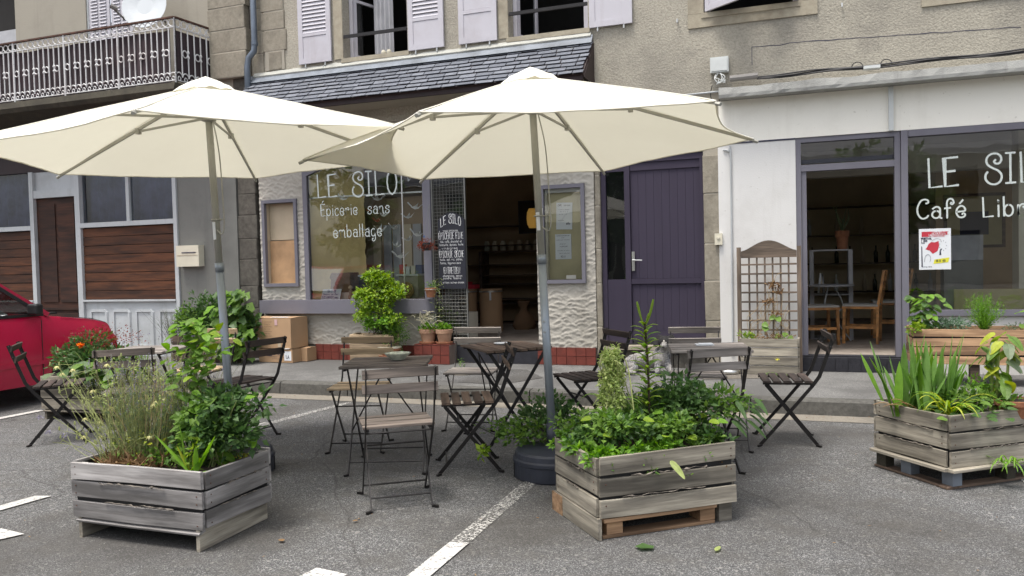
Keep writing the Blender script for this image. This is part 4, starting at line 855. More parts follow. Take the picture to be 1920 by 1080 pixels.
# ================================================================== FURNITURE
K = 1.045
def v3(x, y, z): return Vector((x*K, y*K, z*K))
def make_chair(name, label, slat, metal='blackmetal', group='folding slatted bistro chairs'):
    t = thing(name, label, 'chair', group=group); random.seed(len(slat))
    ys = [-.155, -.085, -.015, .055, .125, .185]
    for i, y in enumerate(ys[:-1]): plank('seat_slat', v3(-.20, y+.012, .462+random.uniform(-.002, .002)), v3(.20, y+.012, .462+random.uniform(-.002, .002)), .056, .015, (0, 0, 1), slat, t, .0015)
    for z, tl in ((.775, -.298), (.69, -.272)): plank('back_slat', v3(-.205, tl, z), v3(.205, tl, z), .052, .014, (0, -1, .28), slat, t, .0015)
    fr = MB()
    for s_ in (-1, 1):
        fr.bar(v3(s_*.175, -.175, .447), v3(s_*.175, .165, .447), .018, .014)
    fr.build('seat_frame', metal, t)
    for s_ in (-1, 1):
        a = MB(); X = s_*.186
        pts = [v3(X, .19, .008), v3(X, -.02, .255), v3(X, -.165, .43), v3(X, -.215, .50), v3(X, -.285, .70), v3(X, -.318, .80)]
        for p, q, w_ in zip(pts, pts[1:], (.024, .024, .026, .026, .028)): a.bar(p, q+(q-p).normalized()*.004, .0065, w_)
        a.bar(v3(X, .178, .010), v3(X+s_*.028, .205, .008), .016, .014); a.build('leg', metal, t)
        b = MB(); X = s_*.168
        b.bar(v3(X, -.205, .008), v3(X, .145, .44), .0065, .024); b.bar(v3(X, -.195, .01), v3(X+s_*.028, -.222, .008), .016, .014); b.build('leg', metal, t)
        for z, y in ((.795, -.315), (.758, -.303), (.71, -.291), (.672, -.279)):
            MB().lathe([(.0045, 0), (.003, .004), (0, .005)], 6, v3(X+s_*.018, y, z), Matrix.Rotation(R(90), 3, 'X')).build('rivet', 'rivet', t)
    for x, y, z in ((.186, .14, .065), (.168, -.155, .07), (.186, -.165, .432), (.168, .05, .32)): MB().tube([v3(-x, y, z), v3(x, y, z)], .0055, 5).build('stretcher', metal, t)
    return t
def F(deg): return R(deg-90)      # local +y faces deg
ch = make_chair('folding_chair', 'brown slatted folding chair seen from behind, nearest the camera in the middle', 'w_seat'); ch.location = (-2.31, -5.19, 0); ch.rotation_euler.z = F(125)
def place(lab, x, y, deg, swap): return dup(ch, (x, y, 0), F(deg), lab, None, {'weathered slat wood': swap} if swap else None)
place('dark slatted folding chair in side view left of the round blue umbrella base', -2.21, -4.36, 206, 'w_oldbrown')
place('dark folding chair just right of the right umbrella pole, behind the pale drooping plume', -1.68, -3.20, 222, 'w_dark')
place('grey folding chair seen from behind at the near side of the right table', -.665, -3.99, 121, 'w_greyslat')
place('grey folding chair facing the camera behind the right table near the purple door', -.80, -2.96, 281.5, 'w_greyslat')
place('black folding chair standing alone to the far right, in side view by the café door', -.15, -3.03, 188, 'w_dark')
place('grey folding chair behind the middle table in front of the grocery doorway', -2.70, -3.10, 281, 'w_greyslat')
place('pale tan folding chair behind the table with the glass ashtray', -3.25, -4.03, 287, 'w_tan')
place('dark folding chair in front of the cardboard boxes, seen from behind at an angle', -4.44, -3.94, 170, 'w_dark')
place('dark folding chair beside the red car, at the left edge of the terrace', -5.93, -4.40, 42, 'w_dark')
place('pale tan folding chair behind the left umbrella pole, in front of the shrubs', -5.33, -3.42, 277, 'w_tan')
place('brown folding chair hidden among the stalks behind the front left planter', -4.95, -4.58, 125, None)
def make_table(name, label, slat):
    t = thing(name, label, 'table', group='folding slatted bistro tables')
    n = 8; W_ = .575; D_ = .565
    for i in range(n):
        y = -D_/2+D_/n*(i+.5); plank('table_slat', (-W_/2, y, .733+random.uniform(-.002, .002)), (W_/2, y, .733+random.uniform(-.002, .002)), D_/n-.010, .018, (0, 0, 1), slat, t, .002)
    f = MB(); 
    for s_ in (-1, 1): f.bar((s_*.25, -.27, .718), (s_*.25, .27, .718), .016, .014)
    f.build('top_frame', 'blackmetal', t)
    for s_ in (-1, 1):
        X = s_*.252; MB().bar((X, -.25, .006), (X, .235, .715), .007, .026).bar((X, -.25, .008), (X+s_*.02, -.275, .008), .016, .014).build('leg', 'blackmetal', t)
        X = s_*.236; MB().bar((X, .25, .006), (X, -.235, .715), .007, .026).bar((X, .25, .008), (X+s_*.02, .275, .008), .016, .014).build('leg', 'blackmetal', t)
    for p, q in (((-.252, -.20, .08), (.252, -.20, .08)), ((-.236, .20, .08), (.236, .20, .08)), ((-.252, -.07, .27), (-.0, -.235, .70)), ((.252, -.07, .27), (.0, -.235, .70))): MB().tube([p, q], .0055, 5).build('brace', 'blackmetal', t)
    return t
tb = make_table('folding_table', 'weathered slatted folding table carrying a cut-glass ashtray', 'w_seat'); tb.location = (-2.75, -4.47, 0); tb.rotation_euler.z = R(20)
dup(tb, (-2.27, -3.40, 0), R(-46), 'dark brown slatted folding table with a small white saucer, set cornerwise before the doorway', None, {'weathered slat wood': 'w_oldbrown'})
dup(tb, (-.68, -3.28, 0), R(12), 'grey slatted folding table in front of the trellis planter', None, {'weathered slat wood': 'w_greyslat'})
dup(tb, (-5.35, -4.02, 0), R(14), 'grey slatted folding table by the left umbrella, half hidden by plants', None, {'weathered slat wood': 'w_greyslat'})
ash = MB().lathe([(.03, 0), (.045, .004), (.088, .045), (.092, .052), (.084, .052), (.046, .012), (0, .010)], 22, (0, 0, 0)); vs = ash.v
ash.v = [(x*(1+.05*math.cos(11*math.atan2(y, x))), y*(1+.05*math.cos(11*math.atan2(y, x))), z) for x, y, z in vs]
o = ash.build('ashtray', 'glassware', None, False, (-2.70, -4.42, .743)); tag(o, 'ribbed cut-glass ashtray on the slatted table in front', 'ashtray')
o = MB().lathe([(.03, 0), (.04, .002), (.065, .012), (.062, .014), (.03, .006), (0, .006)], 20).build('saucer', 'offwhite', None, True, (-2.33, -3.33, .743)); tag(o, 'small white saucer on the dark brown table before the doorway', 'saucer')
o = MB().box((0, 0, .006), (.13, .09, .008)).box((.01, 0, .013), (.1, .07, .004)).build('folded_paper', 'offwhite', None, False, (-.72, -3.2, .743), .3); tag(o, 'small white notepad lying on the right grey table', 'notepad')

# ------------------------------------------------------------------ umbrellas
def umbrella(label, base, tilt, h, Rr, drop, a0, seed):
    t = thing('parasol', label, 'parasol', (base[0], base[1], 0), 0, 'cream parasols on grey poles'); random.seed(seed)
    ax = Vector((tilt[0], tilt[1], 1)).normalized(); e1 = (Vector((1, 0, 0))-ax*ax.x).normalized(); e2 = ax.cross(e1)
    def Q(r_, a, z): return ax*z+e1*(r_*math.cos(a))+e2*(r_*math.sin(a))
    zt = h-.02; zr = h-drop
    def surf(s_, a):                    # s_ 0..1 along the rib, a angle
        k = ((a-a0)/(PI/3)) % 1; mid = 4*k*(1-k)
        edge = Rr*(1-.0*mid); poly = edge*math.cos(PI/6)/math.cos((k-.5)*PI/3)
        r_ = s_*poly*(1-.06*mid*s_); z = zt-(zt-zr)*(s_**.95)-.018*mid*s_*(1-.35*s_)+.010*math.sin(PI*s_)+.010*s_*nz(math.cos(a)*4*s_, math.sin(a)*4*s_, seed)+.004*mid*math.sin(k*38)*s_**3
        return Q(r_, a, z)
    N, Mr = 72, 16; vs = [Q(0, 0, zt)]
    for j in range(1, Mr+1):
        for i in range(N): vs.append(surf(j/Mr, a0+2*PI*i/N))
    fs = [(0, 1+(i+1) % N, 1+i)[::-1] for i in range(N)]+[(1+j*N+i, 1+j*N+(i+1) % N, 1+(j+1)*N+(i+1) % N, 1+(j+1)*N+i)[::-1] for j in range(Mr-1) for i in range(N)]
    cn = MB().add(vs, fs).build('canopy', 'umbrella', t, True)
    for i in range(6): MB().tube([surf(s_/8, a0+i*PI/3)+ax*.003 for s_ in range(1, 9)], .0035, 4, False).build('seam', 'umbrella', cn)
    hem = MB(); hem.tube([surf(1, a0+2*PI*i/N)+ax*.001 for i in range(N+1)], .005, 4, False); hem.build('hem', 'umbrella', cn)
    cap = MB(); vs = [Q(0, 0, zt+.055)]
    for j, (s_, dz) in enumerate(((.04, .050), (.075, .045), (.12, .028), (.15, .006))):
        for i in range(36):
            a = a0+2*PI*i/36; k = ((a-a0)/(PI/3)) % 1; vs.append(surf(s_, a)+ax*(dz+.02*(4*k*(1-k))*(j > 1)*(.5+.5*math.sin(i*1.9+seed))))
    cap.add(vs, [(0, 1+i, 1+(i+1) % 36) for i in range(36)]+[(1+j*36+i, 1+(j+1)*36+i, 1+(j+1)*36+(i+1) % 36, 1+j*36+(i+1) % 36) for j in range(3) for i in range(36)]); cap.build('vent_cap', 'umbrella', cn, True)
    for i in range(6):
        a = a0+i*PI/3; p0 = Q(.05, a, zt-.05); tip = surf(1, a)-ax*.008
        rb = MB().bar(p0, tip, .013, .020, ax).build('rib', 'polewarm', t)
        mid = p0.lerp(tip, .42)-ax*.014; hub = Q(.035, a, h-.25)
        MB().bar(hub, mid, .010, .015, ax).box(mid, (.03, .03, .04)).build('strut', 'polewarm', rb)
        MB().tube([tip-ax*.004, tip+(tip-p0).normalized()*.03-ax*.006], .011, 6).build('rib_tip', 'polewarm', rb)
    MB().lathe([(.025, -.03), (.05, -.02), (.05, .02), (.025, .03)], 12, ax*(h-.25)).build('runner', 'polewarm', t); MB().lathe([(.025, -.03), (.055, -.02), (.055, .02), (.02, .03)], 12, ax*(h-.08)).build('top_hub', 'polewarm', t)
    MB().tube([ax*.12, ax*1.45], .0275, 14).build('lower_pole', 'pole', t, True); MB().tube([ax*1.44, ax*(h-.03)], .0235, 14).build('upper_pole', 'polewarm', t, True)
    MB().tube([ax*1.40, ax*1.46], .031, 14).build('pole_collar', 'pole', t, True)
    for z in (.95, 1.02): MB().tube([ax*z+Vector((0, -.024, 0)), ax*z+Vector((0, -.034, 0))], .006, 6).build('bolt', 'rivet', t)
    MB().add([ax*1.62+Vector((-.012, -.0265, 0)), ax*1.62+Vector((.012, -.0265, 0)), ax*1.74+Vector((.012, -.0265, 0)), ax*1.74+Vector((-.012, -.0265, 0))], [(0, 1, 2, 3)]).build('care_label', 'offwhite', t)
    cd = MB(); zc = h-.95
    cd.torus(ax*zc, .032, .005, 'Z', 12, 5); cd.tube(smooth_line([ax*(h-.25)+Vector((.03, 0, 0)), ax*(h-.5)+Vector((.075, -.01, 0)), ax*(h-.85)+Vector((.085, -.02, 0)), ax*zc+Vector((.09, -.03, -.05)), ax*zc+Vector((.07, -.03, -.10)), ax*zc+Vector((.03, -.03, -.07))]), .0045, 5)
    cd.tube([ax*zc+Vector((.03, -.01, 0)), ax*zc+Vector((.09, -.03, 0))], .0045, 5); cd.build('pull_cord', 'cord' if False else 'polewarm', t)
    bs_ = MB().lathe([(.26, 0), (.268, .01), (.268, .10), (.275, .105), (.275, .125), (.262, .135), (.258, .165), (.245, .178), (.06, .190), (.05, .20), (.0, .20)], 40).build('base', 'baseplastic', t)
    for a in (R(-60), R(30), R(120), R(210)): MB().box((.27*math.cos(a), .27*math.sin(a), .05), (.006, .006, .095)).build('seam', 'black', bs_)
    MB().tube([ax*.17, ax*.34], .037, 14).build('socket', 'baseplastic', t, True)
    return t
umbrella('cream parasol on the right, its tip reaching over the purple door', (-1.568, -4.397), (-.04, .005), 2.665, 1.5, .506, .457, 1)
umbrella('cream parasol on the left, spreading below the iron balcony', (-3.737, -4.91), (-.036, -.011), 2.706, 1.502, .49, .991, 2)

# ------------------------------------------------------------------ wooden planters
def planter(label, C0, ang, W_, D_, z0, z1, wood, nb=3, foot='boards', group='pallet wood planters', felt=True, seed=0, foot_wood='w_green', soil=.05):
    """box whose near-left corner in its own frame is C0; local x along ang, local y to its left"""
    t = thing('wooden_planter', label, 'planter', (C0[0], C0[1], 0), R(ang), group); random.seed(seed)
    h = z1-z0; bh = (h-.013*(nb-1))/nb
    for i in range(nb):
        z = z0+bh/2+i*(bh+.013)
        for (p, q, nr) in (((0, 0), (W_, 0), (0, -1, 0)), ((W_, .02), (W_, D_-.02), (1, 0, 0)), ((W_, D_), (0, D_), (0, 1, 0)), ((0, D_-.02), (0, .02), (-1, 0, 0))):
            j = random.uniform(-.004, .004); a = random.uniform(-.004, .004)
            plank('board', (p[0], p[1], z+j), (q[0], q[1], z+j+a), bh+random.uniform(-.004, .002), .018, nr, wood, t, .0045, .1)
            L = (Vector(q)-Vector(p)).length; d = (Vector(q)-Vector(p)).normalized()
            for e in (.03, L-.03):
                for dz in (-.02, .02):
                    P_ = Vector((*(Vector(p)+d*e), z+j+dz))+Vector(nr)*.0095
                    if random.random() < .8: MB().lathe([(.0042, 0), (.004, .0015), (0, .002)], 6, P_, Vector(nr).to_track_quat('Z', 'Y').to_matrix()).build('nail', 'rust', t)
    for x, y in ((.035, .035), (W_-.035, .035), (.035, D_-.035), (W_-.035, D_-.035)): MB().span((x-.02, y-.02, z0), (x+.02, y+.02, z1-.012)).build('corner_post', wood, t)
    so = MB(); nx, ny = 14, 10
    so.add([(.012+(W_-.024)*i/nx, .012+(D_-.024)*j/ny, z1-soil+.015*nz(i*.9, j*.9, seed)) for j in range(ny+1) for i in range(nx+1)], [(j*(nx+1)+i, j*(nx+1)+i+1, (j+1)*(nx+1)+i+1, (j+1)*(nx+1)+i) for j in range(ny) for i in range(nx)]); so.build('soil', 'soil', t)
    ln = MB()
    for (p, q, nr) in (((.012, .014), (W_-.012, .014), (0, -1)), ((W_-.014, .014), (W_-.014, D_-.014), (1, 0)), ((.014, D_-.014), (.014, .014), (-1, 0))):
        ln.add([(p[0], p[1], z0), (q[0], q[1], z0), (q[0], q[1], z1-.01), (p[0], p[1], z1-.01)], [(0, 1, 2, 3)])
    ln.build('liner', 'black', t)
    if felt:
        fl = MB()
        for i in range(nb-1):
            zc = z0+bh*(i+1)+.013*i+.006
            for (p, q, nr) in (((.05, -.006), (W_-.06, -.006), (0, -1)), ((-.006, D_-.05), (-.006, .05), (-1, 0)), ((W_+.006, .05), (W_+.006, D_-.05), (1, 0))):
                p, q = Vector((*p, 0)), Vector((*q, 0)); n = 26; s0, s1 = random.uniform(0, .35), random.uniform(.6, 1)
                vs = []
                for k in range(n+1):
                    u = s0+(s1-s0)*k/n; c = p.lerp(q, u)+Vector((*nr, 0))*(.004+.008*abs(nz(k*.6, i, seed))); hh = .026*max(0, nz(k*.55, i*3+3, seed)-.02); dz = .010*nz(k*.3, i, seed+4)
                    vs += [c+Vector((0, 0, zc-hh+dz)), c+Vector((*nr, 0))*.008+Vector((0, 0, zc+dz)), c*1.0+Vector((0, 0, zc+hh*.5+dz))]
                fl.add(vs, [(3*k+j, 3*k+3+j, 3*k+4+j, 3*k+1+j) for k in range(n) for j in range(2)])
        tag(fl.build('torn_felt', 'felt', t), kind='stuff')
    if foot == 'boards':                # splayed base boards left and right
        for x in (.03, W_-.03):
            s_ = 1 if x > W_/2 else -1
            plank('foot_board', (x-s_*.01, .0, z0*.5), (x-s_*.01, D_, z0*.5), z0-.004, .022, (s_, 0, 0), foot_wood or wood, t, .002)
        plank('bottom_slat', (.02, .015, z0-.012), (W_-.02, .015, z0-.020), .05, .012, (0, -.3, 1), wood, t, .004)
    if foot == 'pallet':
        fwd = 'w_new'
        plank('foot_board', (-.004, -.0, z0*.5), (-.004, D_, z0*.5), z0-.006, .020, (-1, 0, 0), wood, t, .002)
        for x in (.05, W_-.20): MB().span((x, .03, .016), (x+.09, .14, z0-.03)).build('pallet_block', fwd, t)
        plank('pallet_slat', (.02, .04, z0-.017), (W_-.12, .04, z0-.017), .09, .020, (0, 0, 1), fwd, t, .002); plank('pallet_slat', (.02, .06, .009), (W_-.12, .06, .009), .09, .016, (0, 0, 1), fwd, t, .002)
        MB().span((W_-.09, .02, .0), (W_-.01, .10, z0-.012)).build('foot_block', 'w_green', t); MB().span((-.02, D_-.12, .0), (.06, D_+.02, z0-.01)).build('foot_block', fwd, t)
    if foot == 'skid':
        for p, q, nr in (((-.02, -.012, z0-.012), (W_+.02, -.012, z0-.012), 0), ((-.012, 0, z0-.012), (-.012, D_, z0-.012), 1), ((W_+.01, 0, z0-.012), (W_+.01, D_, z0-.012), 1)): plank('pallet_slat', p, q, .07, .018, (0, 0, 1), wood, t, .002)
        for x, y in ((.02, .0), (W_*.55, .0), (W_-.08, .0), (.0, D_*.5), (.0, D_-.09)): MB().span((x, y, .018), (x+.07, y+.08, z0-.022)).build('pallet_block', 'slab' if (x+y) > .3 else 'lead', t)
        for p, q in (((-.02, .04, .009), (W_, .04, .009)), ((.03, 0, .0095), (.03, D_, .0095))): plank('pallet_slat', p, q, .08, .014, (0, 0, 1), 'w_oldbrown', t, .002)
    if foot == 'legs':
        for x, y in ((.06, .05), (W_*.33, .05), (W_*.7, .05), (W_-.1, .05)): MB().span((x, y, .0), (x+.08, y+.08, z0)).build('foot_block', 'w_oldbrown', t)
    return t
P1 = planter('silver-grey pallet planter in the front left foreground with lavender and roses', (-3.69, -6.25), 0, .86, .54, .115, .405, 'w_grey', seed=31)
# match its slight yaw
P2 = planter('grey-brown pallet planter in the front centre on a fresh orange pallet', (-.975, -5.545), 39.5, .80, .57, .115, .42, 'w_green', foot='pallet', seed=32)
P3 = planter('weathered pallet planter at the right edge with iris blades', (.803, -4.13), 38, .80, .60, .13, .445, 'w_green', foot='skid', seed=33, nb=3)
P4 = planter('fresh brown pallet-wood planter below the café window', (.985, -.88), 1, 1.5, .42, .20, .535, 'w_new', nb=4, foot='legs', felt=False, seed=34, soil=.03)
P5 = planter('grey pallet planter beside the red car, holding the marigold', (-6.95, -3.75), 8, .85, .55, .10, .42, 'w_green', seed=35, felt=False)
P6 = planter('small wooden planter box below the grocery sill', (-5.52, -.46), 0, .56, .28, .06, .385, 'w_tan', nb=3, foot='boards', felt=False, seed=36)
# P4 and P6 stand on the pavement
for p in (P4, P6): p.location.z = .137
P6.location.z = .137
P7 = planter('low dark stone-grey trough planter with shrubs left of the iron balcony pier', (-8.35, -.55), 0, .9, .35, .0, .35, 'w_oldbrown', nb=3, foot='none', felt=False, seed=37); P7.location.z = .137
# P1 is slightly turned; front face runs almost along the street
# ---- trellis planter
T = thing('trellis_planter', 'low grey plank trough with a tall arched trellis against the white wall', 'planter', (-.36, -.30, .137))
random.seed(41)
for i in range(4): plank('board', (-.29, -.135, .045+i*.098), (.29, -.135, .045+i*.098), .088, .02, (0, -1, 0), 'w_green', T, .002)
for s_ in (-1, 1):
    for i in range(4): plank('side_board', (s_*.30, -.12, .045+i*.098), (s_*.30, .12, .045+i*.098), .088, .02, (s_, 0, 0), 'w_green', T, .002)
    plank('post', (s_*.315, .10, 0), (s_*.315, .10, 1.375), .045, .045, (0, -1, 0), 'w_trellis', T, .0)
MB().add([(-.29, -.12, .36), (.29, -.12, .36), (.29, .12, .36), (-.29, .12, .36)], [(0, 1, 2, 3)]).build('soil', 'soil', T)
n = 16; arc = [(-.29+.58*i/n, .088, 1.33+.115*math.sin(PI*i/n)**1.5) for i in range(n+1)]
MB().prism([(-.29, .088, 1.255)]+[(.29, .088, 1.255)]+arc[::-1], (0, .024, 0)).build('arched_top', 'w_trellis', T)
for i in range(6): plank('trellis_bar', (-.29+.58*(i+1)/7, .104, .40), (-.29+.58*(i+1)/7, .104, 1.26), .020, .009, (0, -1, 0), 'w_trellis', T, .001)
for i in range(8): plank('trellis_bar', (-.29, .094, .46+i*.103), (.29, .094, .46+i*.103), .020, .009, (0, -1, 0), 'w_trellis', T, .001)

# ------------------------------------------------------------------ pots
def pot(label, x, y, z, r_, h, mat='terracotta', saucer=False, group=None, name='flower_pot', wall=True):
    t = thing(name, label, 'flower pot', (x, y, z), 0, group)
    z0 = .018 if saucer else 0
    if saucer: MB().lathe([(r_*.78, 0), (r_*.98, .006), (r_*1.04, .028), (r_*.99, .03), (r_*.9, .012), (0, .010)], 26).build('saucer', 'terracotta', t, False)
    MB().lathe([(r_*.68, z0), (r_*.70, z0+.004), (r_*.90, z0+h*.68), (r_*1.0, z0+h*.70), (r_*1.02, z0+h*.98), (r_*.98, z0+h), (r_*.90, z0+h*.98), (r_*.88, z0+h*.86), (0, z0+h*.86)], 26).build('pot_body', mat, t, False)
    MB().lathe([(r_*.87, z0+h*.872), (r_*.4, z0+h*.89), (0, z0+h*.9)], 18).build('soil', 'soil', t); return t
pot('terracotta pot with saucer, left one of the two on the red tiled step', -4.565, -.12, .386, .115, .17, 'terracotta_pale', True)
pot('terracotta pot nearest the doorway on the red tiled step', -4.335, -.12, .386, .11, .17, 'terracotta_pale', True)
bp = pot('wide cream-rimmed bowl pot standing on stones beside the wooden box', -4.99, -.38, .235, .14, .10, 'terracotta', True)
MB().lathe([(.135, .116), (.152, .118), (.152, .135), (.135, .137)], 26).build('cream_rim', 'cream', bp)
s_ = MB().box((0, 0, .05), (.30, .26, .096)).build('stone_block', 'granite_dark', None, False, (-4.99, -.38, .137)); tag(s_, 'dark stone block under the wide bowl pot', 'stone')
hp = pot('small terracotta pot hung on the lilac post by the mesh door', -4.50, -.14, .985, .075, .12, 'terracotta'); MB().torus((0, 0, .10), .085, .004, 'Z', 14, 5).tube([(0, .08, .10), (0, .13, .16)], .004, 5).build('ring_bracket', 'wire', hp)
hr = pot('dark pot of red trailing leaves hanging beside the blackboard', -4.53, -.15, 1.585, .065, .10, 'black'); MB().tube(smooth_line([(-.06, 0, .1), (-.02, .02, .35), (.0, .1, .6)]), .0025, 4).tube(smooth_line([(.06, 0, .1), (.02, .02, .35), (.0, .1, .6)]), .0025, 4).build('hanging_wire', 'wire', hr)
pot('terracotta bowl at the right end of the iris planter', 1.22, -3.72, .38, .12, .11, 'terracotta')
pot('terracotta pot behind the front left planter, under the left table', -4.45, -4.55, .0, .10, .16, 'terracotta')
pot('grey plastic pot of trailing strawberry behind the round blue base', -1.62, -4.05, 0, .14, .2, 'pvc')

# ------------------------------------------------------------------ cardboard boxes
def carton(label, x, y, z, w_, d_, h, rz, open_=.0, seed=0, mat='card'):
    t = thing('cardboard_box', label, 'cardboard box', (x, y, z), rz, 'cardboard boxes by the grocery wall'); random.seed(seed)
    def wob(): return random.uniform(-.003, .003)
    b = MB().add([(-w_/2+wob(), -d_/2+wob(), 0), (w_/2+wob(), -d_/2+wob(), 0), (w_/2, d_/2, 0), (-w_/2, d_/2, 0), (-w_/2+wob(), -d_/2-wob(), h+wob()), (w_/2+wob(), -d_/2+wob(), h+wob()), (w_/2, d_/2, h+wob()), (-w_/2, d_/2, h)], [(0, 1, 5, 4), (1, 2, 6, 5), (2, 3, 7, 6), (3, 0, 4, 7), (0, 3, 2, 1)])
    b.build('side', mat, t)
    for s_ in (-1, 1): MB().prism([(-w_/2, s_*.002, h+.006+random.uniform(0, .012)), (w_/2, s_*.002, h+.006), (w_/2, s_*d_/2, h), (-w_/2, s_*d_/2, h)], (0, 0, .003)).build('flap', mat, t)
    return t
b1 = carton('low cardboard box printed DIFFUSION under the larger one', -6.70, -.29, .137, .56, .26, .175, R(-3), seed=1)
t_ = text_mb('DIFFUSION', .04, .20, .14, None, (-.05, .10), off=-.134); text_mb('LCS', .055, .075, .2, t_, (-.135, .085), off=-.134); text_mb('transport et logistique', .013, .19, .12, t_, (-.05, .07), off=-.134); text_mb('www diffusion', .013, .25, .14, t_, (-.13, .045), off=-.134); t_.build('print', 'ink', b1)
MB().box((.205, -.133, .09), (.115, .003, .125)).build('address_label', 'offwhite', b1); text_mb('LA', .045, .05, .2, None, (.18, .055), off=-.1365).build('label_print', 'ink', b1)
lb2 = carton('narrow cardboard box squeezed between the low box and the wall', -6.36, -.155, .137, .10, .20, .175, R(-3), seed=2)
b3 = carton('large square cardboard box with pink labels on top of the low one', -6.73, -.24, .327, .60, .36, .405, R(-3), seed=3)
for x, z, w_, h in ((-.20, .335, .045, .115), (.06, .35, .045, .08)): MB().box((x, -.184, z), (w_, .003, h)).build('pink_label', 'pinktape', b3)
MB().box((.11, -.184, .045), (.055, .003, .055)).build('tape_end', 'beige', b3)
t_ = MB()
for i, s in enumerate(('ce carton contient', 'fragile', 'ne pas gerber', 'haut et bas', 'a conserver au sec', 'produit en france', 'et recyclable')): text_mb(s, .014, .10 if i % 2 else .13, .12, t_, (-.14, .35-i*.032), off=-.184)
t_.build('print', 'brownink', b3); MB().prism([(-.05, -.16, .414), (.24, -.17, .416), (.26, -.13, .418), (-.03, -.12, .416)], (0, 0, .004)).build('packing_tape', 'offwhite', b3)
MB().prism([(.05, -.15, .177), (.23, -.15, .185), (.25, -.12, .188), (.06, -.12, .18)], (0, 0, .004)).build('packing_tape', 'offwhite', b1)

# ------------------------------------------------------------------ blackboard
bb = thing('blackboard', 'tall arched chalk blackboard hung on the mesh door, headed LE SILO', 'blackboard', (-4.425, -.035, 1.085))
n = 12; W_ = .375
MB().prism([(0, 0, 0), (W_, 0, 0)]+[(W_-W_*i/n, 0, .885+.10*math.sin(PI*i/n)) for i in range(n+1)], (0, .014, 0)).build('board', 'board', bb)
ct = MB()
text_mb('LE SILO', .115, .29, .07, ct, (.04, .79), arc=.055)
for s, h, x, z, wd, th in (('vous propose', .034, .07, .735, .21, .08), ('ÉPICERIE FINE', .085, .01, .64, .345, .055), ('thé, café, chocolat et', .030, .03, .595, .30, .09), ('biscuits, épices, huile', .030, .02, .555, .33, .09), ('vinaigres', .030, .05, .51, .22, .09),
    ('ÉPICERIE SÈCHE', .085, .01, .405, .345, .055), ('huile, sel, riz, pâtes,', .030, .02, .365, .32, .09), ('farine, légumes secs', .030, .02, .32, .29, .09), ('ENTRETIEN', .085, .07, .195, .23, .055), ('shampoing, savon', .030, .055, .155, .27, .09), ('poudre, lessive', .030, .06, .125, .25, .09), ('et bien autres choses', .028, .05, .07, .30, .09)):
    text_mb(s, h, wd, th, ct, (x, z))
ct.build('chalk_writing', 'chalk', bb)

# ------------------------------------------------------------------ poster on the café window
po = thing('poster', 'white festival poster with a red mask stuck on the café window', 'poster', (1.15, .008, 1.225))
MB().span((0, 0, 0), (.30, .002, .43)).build('sheet', 'offwhite', po)
pr = MB(); pr.add([(.025, -.001, .345), (.115, -.001, .345), (.125, -.001, .40), (.025, -.001, .40)], [(0, 1, 2, 3)])
pr.add([(.09, -.001, .27), (.115, -.0012, .29), (.15, -.0012, .285), (.185, -.0012, .30), (.19, -.0012, .25), (.175, -.0012, .195), (.13, -.0012, .165), (.10, -.0012, .20), (.06, -.0012, .215), (.075, -.0012, .235)], [tuple(range(10))])
text_mb('TROUSSE', .034, .155, .16, pr, (.122, .362)); text_mb('CORREZIENNE', .016, .12, .14, pr, (.122, .342)); pr.build('red_print', 'redink', po)
MB().add([(.135, -.0015, .06), (.275, -.0015, .075), (.285, -.0015, .125), (.145, -.0015, .105)], [(0, 1, 2, 3)]).build('yellow_band', 'yellowink', po)
text_mb('LA', .02, .022, .2, None, (.094, .352), off=-.003).build('white_print', 'offwhite', po)
ik = MB(); text_mb('FESTIVAL', .018, .10, .3, ik, (.022, .318)); text_mb('2 JOURS', .016, .055, .22, ik, (.022, .295)); text_mb('RUE', .014, .035, .22, ik, (.022, .275)); text_mb('20 23 JUIN', .020, .09, .16, ik, (.16, .082), off=-.003); text_mb('entree libre', .012, .09, .14, ik, (.03, .025))
ik.add([(.022, -.001, .03), (.035, -.001, .03), (.03, -.001, .24), (.022, -.001, .25)], [(0, 1, 2, 3)]); ik.add([(.19, -.001, .15), (.21, -.001, .15), (.205, -.001, .20), (.22, -.001, .215), (.205, -.001, .22), (.195, -.001, .20)], [(0, 1, 2, 3, 4, 5)])
for a in range(9): ik.tube([(.225+.03*math.cos(a*.7), -.002, .25+.045*math.sin(a*.7)), (.225+.037*math.cos(a*.7), -.002, .25+.055*math.sin(a*.7))], .0018, 4)
ik.tube(smooth_line([(.05, -.002, .08), (.06, -.002, .14), (.09, -.002, .16), (.11, -.002, .12), (.10, -.002, .08)]), .0012, 4); ik.tube(smooth_line([(.12, -.002, .30), (.16, -.002, .325), (.20, -.002, .315), (.21, -.002, .29)]), .001, 4); ik.build('black_print', 'ink', po)

